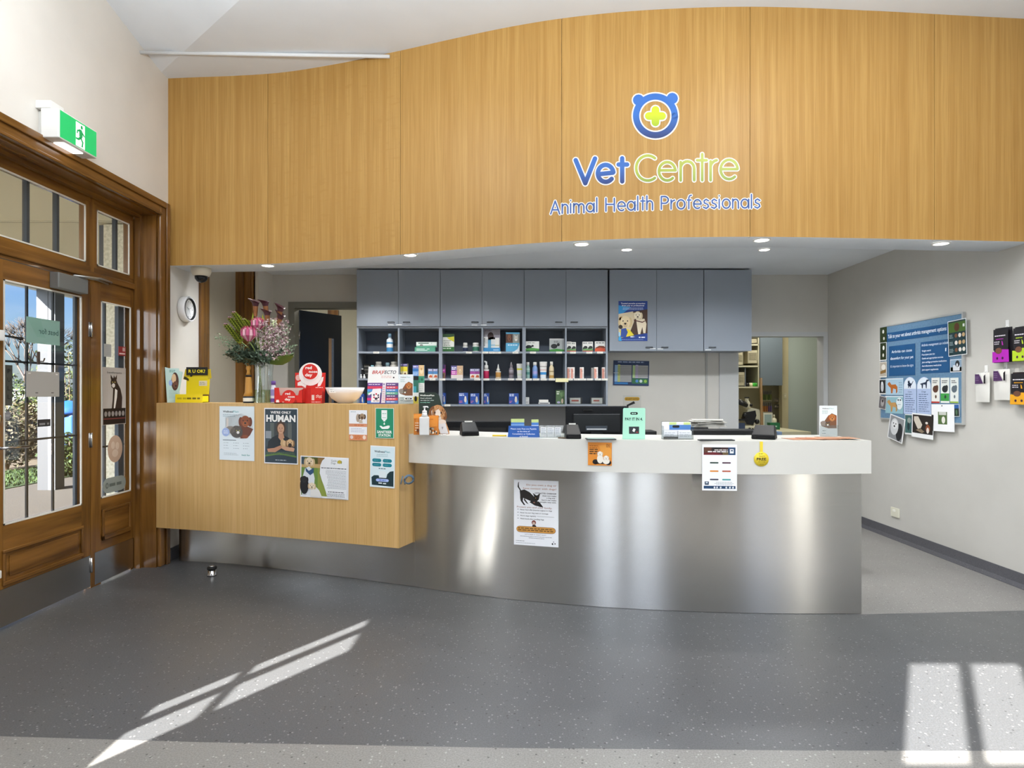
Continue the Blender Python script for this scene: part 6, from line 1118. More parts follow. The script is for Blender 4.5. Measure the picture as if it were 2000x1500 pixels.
def outl(pts, n=4):    # smooth closed outline
    o = []; m = len(pts)
    for i in range(m):
        p0, p1, p2, p3 = pts[i-1], pts[i], pts[(i+1) % m], pts[(i+2) % m]
        for q in range(n):
            t_ = q/n; o.append(tuple(.5*(2*p1[a]+(p2[a]-p0[a])*t_+(2*p0[a]-5*p1[a]+4*p2[a]-p3[a])*t_*t_+(3*p1[a]-p0[a]-3*p2[a]+p3[a])*t_**3) for a in (0, 1)))
    return o
b.prism([(x*k, z*k) for x, z in outl([(-10, 26), (-11, 38), (-5, 50), (5, 57), (15, 55), (23, 45), (26, 33), (23, 26), (31, 0.3), (12, 0.3), (2, 22)])], -.004, .003, FU)
random.seed(3)
A = Art(b, (0,0,42,60), (42*k, 60*k), -.004, (9.5*k, 0))     # x: 0..42 -> -11.5..30.5
A.poly(outl([(1,24),(3,12),(10,5),(13,12),(8,24),(5,34)]), FD, 1); A.poly(outl([(29,8),(36,18),(38,28),(33,32),(28,22)]), FD, 1)
for i in range(90):
    a = random.uniform(0, 2*PI); q = random.uniform(.45, .96); x, yy = 20+15*math.cos(a)*q, 19+14*math.sin(a)*q; L3 = random.uniform(1.6, 3.2)
    if yy > 32: continue
    A.poly([(x-.6, yy-L3), (x+.6, yy-L3), (x+.9, yy+L3), (x, yy+L3*1.3), (x-.8, yy+L3)], random.choice((FU, FU, M('#a87448', .8), FC, M('#d4a878', .8))), 2+i % 3)
A.ell(20, 20, 5.4, 8.5, FC, 6); A.ell(20, 29, 7, 4.6, FC, 6); A.ell(13.6, 18, 2.2, 2.6, FD, 6, 12); A.ell(26.4, 18, 2.2, 2.6, FD, 6, 12); A.ell(14, 18.4, 1.1, 1.3, '#1a1210', 7, 10); A.ell(26, 18.4, 1.1, 1.3, '#1a1210', 7, 10); A.ell(20, 26, 2.6, 1.9, '#2a1c18', 8, 12)
A.poly([(17,36),(34,34),(41,59.5),(25,59.5)], '#dcdde0', 5); A.poly(outl([(16,34),(24,31),(34,33),(36,38),(26,40),(18,39)]), FC, 6); A.poly([(27,46),(31,46),(29,52)], '#9a9ca4', 6)
b.build('puppy_cutout', t)
b = MB(); b.prism([(-20*k, 0), (10*k, 0), (2*k, 50*k), (-14*k, 50*k)], .05, .054, '#2c332f'); b.build('strut', t)
def zbag(px0, px1, hpx, y, label, seed, prints):
    k = y/F; w_ = (px1-px0)*k; h = hpx*k; b = MB(); random.seed(seed); n = 9; V = []
    for i in range(n+1):
        f = i/n
        for j in range(7):
            u = j/6-.5; th = .022*math.sin(PI*(j/6))*(math.sin(PI*min(1, .25+.75*(1-f))))+random.uniform(0, .002); V.append((u*w_*(1-.05*math.sin(PI*f)), -th, f*h))
    V2 = [(x, -y_+.0005, z) for x, y_, z in V]; q = lambda i, j: 7*i+j
    b.add(V, [(q(i,j), q(i,j+1), q(i+1,j+1), q(i+1,j)) for i in range(n) for j in range(6)], M('#d98536', .3), True); b.add(V2, [(q(i,j), q(i+1,j), q(i+1,j+1), q(i,j+1)) for i in range(n) for j in range(6)], M('#d98536', .3), True)
    A = Art(b, (0,0,100,100), (w_*.86, h*.96), -.0235, (0, .002)); prints(A)
    return tag(b.build('treat_bag', loc=(X((px0+px1)/2, y), y, LZ_)), label, 'bag')
def pr1(A):
    A.poly([(0,2),(100,0),(100,55),(0,60)], '#e08c34', 1); 
    random.seed(9)
    for i in range(16): A.ell(random.uniform(8, 92), random.uniform(55, 92), 9, 6, random.choice(('#e8d8c0', '#4a3a30', '#d8c4a8')), 2+i % 3, 10)
    A.lines(10, 15, 60, 1, 10, 5, '#c46a20', 2)
zbag(808, 824, 41, 4.135, 'orange treat bag behind the sanitiser bottle, at the oak side', 1, lambda A: (A.rect(0, 0, 100, 20, '#e8963c', 1), A.lines(20, 40, 80, 4, 12, 5, '#f0d8b8', 1), A.ell(60, 80, 20, 10, '#8a4a20', 1)))
zbag(838, 857, 38, 4.12, 'orange treat bag right of the sanitiser bottle with dog treats pictured', 2, pr1)
y = 4.06; k = y/F; t = thing('sanitiser_bottle', 'square clear-white sanitiser pump bottle on the white counter', 'bottle', (X(828, y), y+.03, LZ_)); PL = M('#d9d9d8', .3)
b = MB(); b.box((-9.5*k, -8*k, 0), (9.5*k, 8*k, 36*k), PL, 2*k); b.lathe([(7*k, 0), (5*k, 5*k), (4.6*k, 9*k)], PL, (0,0,36*k), 16); b.build('bottle_body', t)
b = MB(); b.lathe([(4.8*k, 0), (4.4*k, 3*k), (1.6*k, 4*k), (1.4*k, 9*k), (3.4*k, 10*k), (3.0*k, 12*k)], '#f2f2f2', (0,0,45*k), 14); b.tube([(0,0,56*k), (6*k,-1*k,56*k), (7*k,-1*k,54*k)], 1.3*k, '#f2f2f2', 8); b.build('pump', t)
b = MB(); b.ball((0,0,0), 5*k, '#e0cc2c', 14); tag(b.build('yellow_ball', loc=(X(822, 4.15), 4.15+.015, LZ_+5*k)), 'yellow round toy peeping over the orange bag', 'ball') if False else b.bm.free()
b = MB(); 
for dx in (0, .012): b.tube([(dx, 0, .004), (dx+.006, -.004, .006), (dx+.012, 0, .004)], .0035, '#f2f2f2', 6)
tag(b.build('tape_scrap', loc=(X(864, 4.08), 4.08, LZ_)), 'crumpled bit of white tape on the counter edge below the puppy', 'tape')
def terminal(px, w_px, h_px, y, rot, label, paper=True):
    k = y/F; w_ = w_px*k; h = h_px*k; t = thing('card_terminal', label, 'card terminal', (X(px, y), y+.05, LZ_), rot); BK = M('#121315', .5, spec=.2)
    b = MB(); b.add([(-w_/2,-.05,0),(w_/2,-.05,0),(w_/2,.08,0),(-w_/2,.08,0),(-w_/2*.98,-.052,h*.32),(w_/2*.98,-.052,h*.32),(w_/2*.82,.05,h),(-w_/2*.82,.05,h),(w_/2*.9,.08,h*.8),(-w_/2*.9,.08,h*.8)], [(3,2,1,0),(0,1,5,4),(4,5,6,7),(7,6,8,9),(9,8,2,3),(1,2,8,6,5),(0,4,7,9,3)], BK); bev = b.build('housing', t); mo = bev.modifiers.new('b', 'BEVEL'); mo.width = .006; mo.segments = 3
    b = MB(); b.box((-w_*.36, -.054, h*.10), (w_*.36, -.0515, h*.2), M('#0c0d10', .2)); b.build('card_slot', t)
    if paper: b = MB(); b.box((-w_*.22, .05, h*.9), (w_*.24, .053, h*1.08), '#e8e8e4'); b.build('receipt_paper', t)
    return t
terminal(916, 34, 26, 4.02, .22, 'black card terminal near the puppy display')
terminal(1120.5, 30, 27, 3.76, 0, 'black card terminal in front of the big monitor')
terminal(1499, 44, 27, 3.72, -.5, 'black card terminal at the right, above the FREE tag', False)
# acrylic fee sign with card holder behind
def a_fee(A):
    for i, (s_, w_) in enumerate((('Please note Fees are Payable', 50), ('at the time of', 24), ('Consultation or Collection', 44), ('of Animal', 16))): A.text(s_, 31, 7+5.6*i, 3.0, '#dfe6f6', w=w_, al='c', bold=.01, l=1)
y = 3.93; k = y/F; t = thing('fee_sign', 'blue acrylic counter sign with white lettering about fees', 'sign', (X(1022.5, y), y-.02, LZ_), -.1); b = MB(); b.prism([(-31*k, 0), (31*k, 0), (29.5*k, 22*k), (-29*k, 22*k)], 0, .004, M('#2456a4', .25)); A = Art(b, (0,0,62,24), (62*k, 21*k), 0); a_fee(A); b.build('panel', t)
b = MB(); b.box((-28*k, .004, 0), (28*k, .05, .003), CLEAR); b.box((-28*k, .046, 0), (28*k, .049, 18*k), CLEAR); b.build('foot', t)
def cards(px0, px1, h0, y, label, cols):
    k = y/F; w_ = (px1-px0)*k; t = thing('card_stack', label, 'cards', (X((px0+px1)/2, y), y, LZ_)); b = MB()
    for i, (c, h) in enumerate(cols): b.box((-w_/2, .002+i*.004, .003), (w_/2, .0055+i*.004, h*k), M(c, .5)) ; 
    b.build('cards', t); return t
cards(998, 1024, 30, 3.985, 'stack of green and blue appointment cards, left one behind the fee sign', [('#7fa8d8', 24), ('#4a7cc0', 27), ('#c8d88a', 34)])
cards(1038, 1052, 30, 3.975, 'stack of green and blue appointment cards, right one behind the fee sign', [('#dfe8f4', 22), ('#4a7cc0', 27), ('#c8d88a', 33)])
y = 3.87; k = y/F; t = thing('business_card_holder', 'clear acrylic holder of small white cards beside the fee sign', 'card holder', (X(1080, y), y, LZ_)); b = MB()
for x0, x1 in ((-24, -12), (-11, 3), (4, 16)): b.box((x0*k, .02, .004), (x1*k, .026, 20*k), '#e2e4e8'); AA = Art(b, (0,0,100,100), ((x1-x0)*k, 18*k), .0195, ((x0+x1)/2*k, .006)); AA.lines(12, 12, 88, 4, 18, 7, '#9aa2b0', 1)
b.build('cards', t); b = MB(); b.box((-26*k, 0, 0), (24*k, .05, .003), CLEAR); b.box((-26*k, 0, 0), (24*k, .003, 10*k), CLEAR); b.box((-26*k, .046, 0), (24*k, .049, 23*k), CLEAR)
for x in (-26, -12, 3, 23): b.box((x*k, 0, 0), ((x+.7)*k, .049, 18*k), CLEAR)
b.build('holder', t)
b = MB(); b.tube([(0,0,.004), (.05,-.02,.004)], .004, '#5a4a3a', 8); tag(b.build('pen', loc=(X(1090, 3.80), 3.80, LZ_)), 'short brown pen lying beside the white card holder', 'pen')
b = MB(); b.tube([(0,0,.005), (.09,-.012,.005)], .005, '#d8b82c', 8); tag(b.build('pen', loc=(X(962, 3.99), 3.99, LZ_)), 'yellow pen lying left of the blue fee sign', 'pen')
# monitor seen from its back, black trays and keyboards beyond the counter lip
def desk_box(px0, px1, py0, y, z0, dep, label, cat, name, col='#131416', rough=.5):
    b = MB(); b.box((X(px0, y), y, z0), (X(px1, y), y+dep, Z(py0, y)), M(col, rough), .006); return tag(b.build(name), label, cat)
DZ0 = .7505
y = 4.85; k = y/F; t = thing('computer_monitor', 'large black computer monitor facing away behind the mint sign', 'monitor', (X(1165, y), y, DZ0)); BK = M('#101216', .5, spec=.2)
top = Z(793, y)-DZ0; b = MB(); b.box((-60*k, 0, top-.235*1.0), (60*k, .03, top), BK, .008); b.box((-46*k, -.02, top-.21), (46*k, 0, top-.06), M('#101318', .35), .008); b.box((-26*k, -.021, top-.036), (-8*k, -.0, top-.03), '#0a0b0d'); b.build('screen', t)
b = MB(); b.box((-12*k, -.03, .012), (12*k, .0, top-.18), BK, .006); b.box((-30*k, -.09, 0), (30*k, .10, .012), BK, .004); b.build('stand', t)
b = MB(); b.box((-22*k, -.036, top-.19), (20*k, -.03, top-.155), '#3a424c'); b.box((-20*k, -.037, top-.185), (18*k, -.036, top-.176), '#c9ced2'); o = b.build('label', t); o['label'] = 'grey rating label on the stand'
t = thing('computer_monitor', 'low wide black monitor top behind the left card terminal', 'monitor', (X(940, 4.9), 4.9, DZ0)); k = 4.9/F; top = Z(823, 4.9)-DZ0; b = MB(); b.box((-92*k, 0, .06), (58*k, .03, top), BK, .006); b.box((-78*k, -.012, .1), (48*k, 0, top-.05), '#0c0d10'); b.build('screen', t); b = MB(); b.box((-12*k, .0, 0), (12*k, .06, .1), BK); b.box((-30*k, -.08, 0), (30*k, .1, .01), BK); b.build('stand', t)
desk_box(1352, 1482, 840, 4.9, DZ0, .2, 'long black printer body behind the counter on the right', 'printer', 'printer')
desk_box(1350, 1384, 834.5, 5.12, DZ0, .18, 'raised black scanner lid behind the printer', 'scanner', 'document_scanner')
desk_box(1258, 1283, 842, 4.95, DZ0, .2, 'small black device behind the mint sign', 'device', 'telephone_base')
desk_box(1520, 1528, 843, 4.95, DZ0, .2, 'small blue-grey box behind the right card terminal', 'box', 'desk_box', '#5c6f88')
t = thing('paper_stack', 'untidy stack of papers on the scanner', 'papers', (X(1380, 5.2), 5.2, Z(834.5, 5.12)+.001)); b = MB()
for i in range(7): a = random.uniform(-.25, .25); c_, s_ = math.cos(a), math.sin(a); pts = [(-.12, -.08), (.14, -.08), (.14, .1), (-.12, .1)]; b.hprism([(x*c_-y_*s_+random.uniform(-.03,.03), x*s_+y_*c_) for x, y_ in pts], i*.009, i*.009+.006, random.choice(('#c9c7c0', '#b4b3ad', '#dcdad4')))
b.build('sheets', t)
def a_pay(A): 
    A.pill(15, 8, 30, 13, '#14241f', 1); A.lines(18, 9.8, 27, 1, 2, 1.6, '#b8e4d0', 2, 0); A.text('PAY IT IN 4.', 22, 24, 5.4, '#1d3a32', w=35, al='c', bold=.03, l=1); A.rect(12, 36, 32, 50, '#262b30', 1); A.poly([(21,39),(25,41),(22.5,46.5),(18.5,44.5)], '#dfeee8', 2); A.rect(26, 46, 30, 47.5, '#a8383c', 2)
y = 3.80; k = y/F; t = thing('payment_sign', 'mint green PAY IT IN 4. sign standing on the counter', 'sign', (X(1235.5, y), y-.05, LZ_)); b = MB()
b.prism([(-22.5*k, 0), (21*k, 0), (22.5*k, 58*k), (21*k, 60*k), (-19*k, 60*k), (-20.5*k, 58*k)], 0, .003, M('#a5dcc4', .4)); A = Art(b, (0,0,44,60), (43*k, 60*k), 0); a_pay(A); o = b.build('panel', t); o.rotation_euler = (-.08, 0, 0)
b = MB(); b.box((-20*k, .0, 0), (20*k, .06, .002), '#a5dcc4'); b.build('foot', t)
y = 3.76; k = y/F; t = thing('business_card_holder', 'tiered acrylic holder of white, blue and green cards right of the mint sign', 'card holder', (X(1322, y), y-.04, LZ_)); b = MB()
b.box((-28*k, .05, .004), (28*k, .056, 33*k), '#e6e8ec'); AA = Art(b, (0,0,56,33), (56*k, 32*k), .05, (0, .004)); AA.rect(14, 1, 28, 6, '#c6d88a', 1); AA.rect(42, 1, 55, 6, '#c6d88a', 1); AA.rect(14, 6, 56, 16, '#4f80c0', 1); AA.pill(20, 7, 34, 12, '#141a18', 2); AA.rect(0, 0, 13, 16, '#eceef2', 2)
for x in (-14, 14): b.box(((x-13)*k, .02, .004), ((x+13)*k, .034, 16*k), '#dfe2e8'); AA = Art(b, (0,0,100,100), (26*k, 14*k), .02, (x*k, .006)); AA.lines(8, 20, 92, 3, 24, 8, '#aab0bc', 1)
b.build('cards', t); b = MB(); b.box((-29*k, 0, 0), (29*k, .06, .003), CLEAR); b.box((-29*k, 0, 0), (29*k, .002, 9*k), CLEAR); b.box((-29*k, .057, 0), (29*k, .06, 34*k), CLEAR); b.box((-29*k, 0, 0), (-28.4*k, .06, 26*k), CLEAR); b.box((28.4*k, 0, 0), (29*k, .06, 26*k), CLEAR); b.box((-28*k, .004, .003), (-.5*k, .018, 5*k), '#55585c'); b.build('holder', t)
for (p0, p1, y, d_, lb) in ((1146, 1204, 3.68, .09, 'flat black-rimmed tray on the counter below the monitor'), (1367, 1436, 3.615, .05, 'thin black mat on the counter above the white poster')):
    b = MB(); b.box((X(p0, y), y, LZ_), (X(p1, y), y+d_, LZ_+.006), M('#22282a', .4), .002); b.box((X(p0+3, y), y+.01, LZ_+.006), (X(p1-3, y), y+d_-.01, LZ_+.0075), '#8fa8a0' if p0 < 1200 else '#3a3a3a'); tag(b.build('counter_mat'), lb, 'mat')
random.seed(21); y = 3.74
b = MB()
for i, (dx, a, c_) in enumerate(((-.10, .1, '#b07a5c'), (-.02, -.08, '#a86a4a'), (.05, .15, '#c08a6a'), (.10, -.05, '#b4886c'))):
    c2, s2 = math.cos(a), math.sin(a); b.hprism([(dx+x*c2-y_*s2, x*s2+y_*c2) for x, y_ in ((-.10,-.05),(.11,-.05),(.11,.09),(-.10,.09))], i*.0022, i*.0022+.0018, c_)
tag(b.build('brochure_pile', loc=(X(1607, y)-.01, y, LZ_)), 'fanned pile of brown brochures at the right end of the counter', 'brochures')
y = 3.88; k = y/F; t = thing('brochure_stand', 'clear stand of white brochures at right end of the white counter', 'brochure', (X(1620, y), y, LZ_)); b = MB()
b.box((-17.5*k, .012, .003), (17*k, .016, 62*k), '#e4ebee'); A = Art(b, (0,0,29,58), (34*k, 61*k), .012, (0, .003)); a_wl(A); b.build('brochures', t)
b = MB(); b.box((-18*k, 0, 0), (18*k, .05, .003), CLEAR); b.box((-18*k, .0, 0), (18*k, .003, 24*k), CLEAR); b.build('holder', t)
# ================================================================== back rooms
RM = noise_mat('lab_wall', '#bdb491', '#c6bd9a', ns=3, rough=.6)
boxes('wall_lab', [((.9, 9.0, 0), (5.3, 9.1, 2.9)), ((5.2, YB+.12, 0), (5.3, 9.0, 2.9)), ((XR+.2, YB, 0), (5.3, YB+.12, 2.9)), ((.9, YB+.12, 0), (1.0, 9.1, 2.9))], RM)
boxes('wall_office', [((XO-.3, 9.3, 0), (.9, 9.4, 2.9)), ((-1.28, YB+.12, 0), (-1.2, 9.3, 2.9))], noise_mat('office_wall', '#a8a28c', '#aea892', ns=3, rough=.6))
p = sempty('door_3'); hx, hy = X(577, YB), YB+.14; ang = math.radians(58); xf = Matrix.Translation((hx, hy, 0)) @ Matrix.Rotation(ang, 4, 'Z')
DB = M('#1c2a3e', .35, name='navy_door'); LW = .62
b = MB(xf); b.box((0, 0, .01), (.42, .04, 2.285), DB); b.box((.50, 0, .01), (LW, .04, 2.285), DB); b.box((.42, 0, 2.0), (.50, .04, 2.285), DB); b.box((.42, 0, .01), (.50, .04, .9), DB); b.build('door_leaf', p)
b = MB(xf); b.box((.42, .015, .9), (.50, .025, 2.0), GLASS); b.build('window_pane', p)
b = MB(xf); b.tube([(-.006, 0, 1.95), (-.006, 0, 2.05)], .008, CHROME); b.build('hinge', p)
b = MB(); b.box((X(640, 8.6), 8.6, 0), (X(660, 8.6), 8.66, 2.5), TIM[2]); struct(b.build('trim_11'))
LX0 = X(1441, 7.0); ly = 8.3; kl = ly/F
t = thing('lab_cabinet', 'grey wall cabinet in the lab beyond the doorway', 'cabinet', (0,0,0)); b = MB(); b.box((X(1483, ly), ly, Z(753, ly)), (X(1527.5, ly), 8.49, 2.45), M('#5f6a72', .5)); b.build('carcass', t); b = MB(); b.box((X(1483.6, ly), ly-.02, Z(752.6, ly)), (X(1527, ly), ly-.001, 2.45), M('#626d76', .45)); b.build('door', t)
t = thing('lab_shelving', 'open cream shelving with baskets in the lab', 'shelving', (0,0,0)); b = MB(); CR = M('#b8b49c', .6)
for py in (755, 714, 672): b.box((X(1400, ly), ly, Z(py, ly)-.02), (X(1482, ly), 8.98, Z(py, ly)), CR)
b.box((X(1480.5, ly), ly, Z(757, ly)), (X(1482.5, ly), 8.98, 2.45), CR); b.box((X(1456, ly), ly+.02, Z(755, ly)), (X(1457.5, ly), 8.98, Z(714, ly)), M('#6a7078', .6)); b.box((X(1400, ly), 8.96, Z(755, ly)), (X(1480, ly), 8.98, 2.45), M('#33383e', .6)); b.build('shelf_frame', t)
def basket(px0, px1, py0, py1, lb):
    w_ = (px1-px0)*kl; h = (py1-py0)*kl; t = thing('basket', lb, 'basket', (X((px0+px1)/2, ly), ly+.02, Z(py1, ly)+.001)); b = MB(); c = M('#c9c2a6', .6); b.box((-w_/2, 0, 0), (w_/2, .25, .005), c)
    for x in (-w_/2, w_/2-.006): b.box((x, 0, 0), (x+.006, .25, h), c)
    b.box((-w_/2, .244, 0), (w_/2, .25, h), c); b.box((-w_/2, 0, h*.8), (w_/2, .006, h), c); b.box((-w_/2, 0, 0), (w_/2, .006, h*.22), c)
    for i in range(9): x = -w_/2+w_*i/8; b.box((x-.002, 0, 0), (x+.002, .006, h), c)
    for i in range(5): b.box((-w_/2, .001, h*(.25+.12*i)), (w_/2, .005, h*(.25+.12*i)+.004), M('#8f8a74', .7))
    b.build('basket_body', t)
basket(1462, 1480, 684, 710, 'cream plastic basket on the upper lab shelf, right one'); basket(1434, 1452, 688, 713, 'cream plastic basket on the upper lab shelf, left one'); basket(1440, 1455, 727, 754, 'cream plastic basket on the lower lab shelf'); basket(1468, 1479, 662, 671, 'small cream basket at the top of the lab shelving')
b = MB(); 
for dx, c in ((0, '#1c1d1e'), (.05, '#d8d4b0'), (.085, '#3fae3a'), (.12, '#2f8f2c')): b.lathe([(.028, 0), (.03, .03), (.02, .05)], M(c, .4), (dx, 0, 0), 12)
tag(b.build('lab_jars', loc=(X(1462, ly), ly+.05, Z(755, ly)+.001)), 'little black, cream and green pots on the lower lab shelf', 'pots')
b = MB(); b.tube([(X(1486, 7.22), 7.22, Z(738, 7.22)), (X(1491, 7.15), 7.15, .005)], .015, M('#8a6a3e', .5), 10); tag(b.build('broom_handle'), 'wooden broom handle leaning upright in the lab doorway', 'broom handle')
t = thing('lab_bench', 'pale bench under the lab shelving', 'bench', (0,0,0)); b = MB(); b.box((X(1400, 7.3), 7.3, .84), (X(1520, 8.2), 8.95, .88), '#c2bd9f'); b.build('bench_top', t); b = MB(); b.box((X(1402, 7.35), 7.35, .003), (X(1518, 8.2), 8.9, .84), M('#5f6a78', .6)); b.build('bench_carcass', t)
# microscope
y = 7.42; k = y/F; t = thing('microscope', 'white and black laboratory microscope on the lab bench', 'microscope', (X(1466, y), y+.12, .8805)); WC = M('#d9d4ba', .35); MK = M('#17181a', .4); z0 = .8805
def mz(py): return Z(py, y)-z0
b = MB(); b.box((-26*k, -.12, 0), (20*k, .10, mz(832)), WC, .01); b.build('base', t)
b = MB(); b.prism([(10*k, mz(834)), (22*k, mz(834)), (27*k, mz(812)), (22*k, mz(800)), (8*k, mz(797)), (0, mz(800)), (-2*k, mz(806)), (12*k, mz(808)), (14*k, mz(820))], -.04, .05, WC); b.build('arm', t)
b = MB(); b.prism([(-6*k, mz(806)), (14*k, mz(802)), (16*k, mz(812)), (10*k, mz(830)), (-2*k, mz(830)), (-10*k, mz(818))], -.05, .02, MK); b.ball((-8*k, -.06, mz(812)), .03, MK); b.box((-22*k, -.07, mz(822)), (0, .03, mz(819)), MK); b.build('stage', t)
b = MB(); b.lathe([(.038, 0), (.045, .03), (.032, .075), (.022, .085), (.022, .12)], WC, (0, 0, mz(797)), 18); b.lathe([(.028, 0), (.028, .012)], MK, (0,0,mz(797)+.12), 16); b.ball((6*k, -.04, mz(795)+.02), .018, MK); b.build('head', t)
b = MB(); b.tube([(-4*k, -.02, mz(790)), (-22*k, -.06, mz(783))], .030, MK, 10); b.tube([(-4*k, -.06, mz(792)), (-22*k, -.1, mz(786))], .026, MK, 10); b.build('eyepiece', t)
b = MB(); b.ball((17*k, -.05, mz(824)), .03, MK); b.ball((-2*k, -.122, mz(838)), .018, MK); b.ball((4*k, -.122, mz(838)), .012, MK); b.build('focus_knob', t)
t = thing('specimen_box', 'small dark blue box under the microscope stage', 'box', (X(1447, 7.36), 7.36, .8805)) ; b = MB(); b.box((-.03, 0, 0), (.05, .05, .10), '#3c4a66'); b.build('box_body', t)
# pigeonhole racks with coloured tubes, frame, bottles, green box on the lab's end wall
def rack(px0, px1, py0, py1, lb, cols, y=8.62):
    k = y/F; w_ = (px1-px0)*k; h = (py1-py0)*k; t = thing('tube_rack', lb, 'rack', (X((px0+px1)/2, y), y, Z(py1, y))); b = MB(); b.box((-w_/2, .02, 0), (w_/2, .03, h), '#8d8a78'); b.box((-w_/2, 0, 0), (w_/2, .02, .012), '#b9b59c'); b.build('rack_body', t); n = len(cols)
    for i, c in enumerate(cols): b = MB(); x = -w_/2+w_*(i+.5)/n; b.box((x-w_/n*.34, .004, .012), (x+w_/n*.34, .018, h*.62), M(c, .5)); b.box((x-w_/n*.3, .006, h*.62), (x+w_/n*.3, .016, h*.92), '#6a6660'); b.build('folder', t)
rack(1488, 1508, 763, 783, 'rack of green-tipped folders on the lab end wall', ('#6f7a40', '#5a7038', '#788a48', '#4f6a34', '#6f7a40')); rack(1489, 1508, 785, 806, 'rack of orange and purple folders on the lab end wall', ('#b8702c', '#c47a34', '#a8643c', '#7a5a88', '#6a5a98'))
sheet('photo_print', 'upper small photo pinned on the lab end wall', 'photo', flat(1512, 778, 1521, 785, 8.62), lambda A: (A.ell(30, 40, 18, 22, '#8a7a68', 1), A.ell(68, 50, 16, 22, '#a08c74', 1)), (0,0,100,80), '#6a665c'); sheet('photo_print', 'lower small photo pinned on the lab end wall', 'photo', flat(1512, 790, 1522, 797, 8.62), lambda A: (A.ell(30, 40, 18, 22, '#b4a890', 1), A.ell(68, 50, 16, 22, '#8a7c68', 1)), (0,0,100,80), '#4f4c46')
t = thing('framed_print', 'small white framed print on the lab bench end', 'frame', (X(1500, 8.0), 8.0, .8805)); b = MB(); k = 8.0/F; b.box((-9*k, 0, 0), (9*k, .015, 30*k), '#d4d2c4'); b.build('frame', t); b = MB(); b.box((-7*k, -.002, 2*k), (7*k, 0, 27*k), '#8fa4a4'); b.build('print', t)
bottle(1514, 10, 26, .8805, 'cream conical bottle on the lab bench', '#d6d2bc', '#d6d2bc', y=8.02, capw=.35, caph=.2)
b = MB(); b.box((-.06, 0, 0), (.06, .1, .085), M('#1f6a44', .5)); A = Art(b, (0,0,100,60), (.12, .085), 0); A.lines(30, 25, 70, 1, 10, 12, '#a8d4bc', 1, 0); tag(b.build('glove_box', loc=(X(1514, 7.7), 7.7, .8805)), 'green box on the lab bench in front of the bottle', 'box')
b = MB(); b.box((-.02, -.006, -.035), (.02, 0, .035), '#c9c4a8', .002); b.box((-.008, -.009, -.01), (.008, -.006, .01), '#e0dcc4'); tag(b.build('light_switch', loc=(X(1533, 8.499), 8.4985, Z(773, 8.499))), 'pale light switch on the lab wall beside the frosted door', 'switch')
p = sempty('door_4'); b = MB(); b.box((X(1540, 8.5), 8.5, .01), (X(1597, 8.5), 8.53, 2.2), M('#a5b1ac', .35, name='frosted_glass')); b.build('door_leaf', p); b = MB(); b.box((X(1527.5, 8.5), 8.5, 0), (X(1540, 8.5)-.002, 8.6, 2.4), RM); b.build('jamb', p)
b = MB(); b.box((X(1597, 8.5)+.002, 8.5, 0), (5.19, 8.6, 2.66), M('#a39c86', .6)); b.build('jamb', p)
for x, y, z, e in ((-1.9, 8.0, 2.6, 10), (3.3, 7.7, 2.6, 22)):
    l = bpy.data.lights.new('room_lamp', 'AREA'); l.energy = e; l.size = .4; l.color = (1, .95, .82); lo = bpy.data.objects.new('room_lamp', l); C.objects.link(lo); lo.location = (x, y, z)
# ================================================================== right wall: pin board, pinned sheets, hanging bags
def yr(px): return XR*F/(px-HX)
ya, yb_ = yr(1722.5), yr(1886); zb, zt = 1.095, 1.975
t = thing('notice_board', 'blue fabric notice board on the right wall', 'notice board', (XR, (ya+yb_)/2, zb)); hw = (ya-yb_)/2; hh = zt-zb
b = MB(); b.box((-.018, -hw+.012, .012), (-.001, hw-.012, hh-.012), noise_mat('board_felt', '#5d7f9c', '#6688a6', ns=60, rough=.9)); b.build('board', t)
b = MB(); fm = M('#bfc1c0', .4, .4)
for a, c in (((-.022, -hw, 0), (-.001, -hw+.014, hh)), ((-.022, hw-.014, 0), (-.001, hw, hh)), ((-.022, -hw+.014, 0), (-.001, hw-.014, .014)), ((-.022, -hw+.014, hh-.014), (-.001, hw-.014, hh))): b.box(a, c, fm)
b.build('frame', t)
cs = 300/1607.
def pin(name, label, cat, x0, y0, x1, y1, draw, frame, base, off=.0195, twist=0, skew=0):
    """sheet on the board; box given in the photo's wall area"""
    return sheet(name, label, cat, on_right(1700+x0*cs, 600+y0*cs, 1700+x1*cs, 600+y1*cs, off), draw, frame, base, twist=twist)
NV = '#1f5484'
pin('banner', 'long navy banner about arthritis management across the board', 'banner', 190, 225, 845, 325, lambda A: A.text('Talk to your vet about arthritis management options', 50, 62, 40, '#e6edf4', w=94, al='c', bold=.01, l=1), (0,0,100,100), NV)
def a_c1(A): A.text('Arthritis can cause', 50, 24, 9, '#e6edf4', w=78, al='c', l=1, bold=.01); A.text('discomfort for your pet', 50, 46, 9, '#e6edf4', w=88, al='c', l=1, bold=.01); A.text("It's important to know the signs", 50, 72, 8, '#dfe8f2', w=88, al='c', l=1)
pin('notice', 'navy square card reading Arthritis can cause discomfort', 'notice', 218, 395, 492, 715, a_c1, (0,0,100,100), NV)
def a_c2(A):
    A.text('Arthritis management can include', 50, 14, 8, '#dfe8f2', w=92, al='c', l=1)
    for i, (s_, w_) in enumerate((('Weight control', 32), ('Prescription joint diet', 46), ('Gentle and appropriate exercise', 74), ('Joint cartilage-protective medications', 86), ('Anti-inflammatory medications', 68), ('Joint support supplements', 58))): A.text(s_, 5, 31+12*i, 5.5, '#e6edf4', w=w_, l=1, bold=.01)
    A.poly([(86,26),(90,26),(89,36),(86,36)], '#dfe8f2', 1)
pin('notice', 'large navy card listing arthritis management options', 'notice', 550, 350, 855, 688, a_c2, (0,0,100,100), NV)
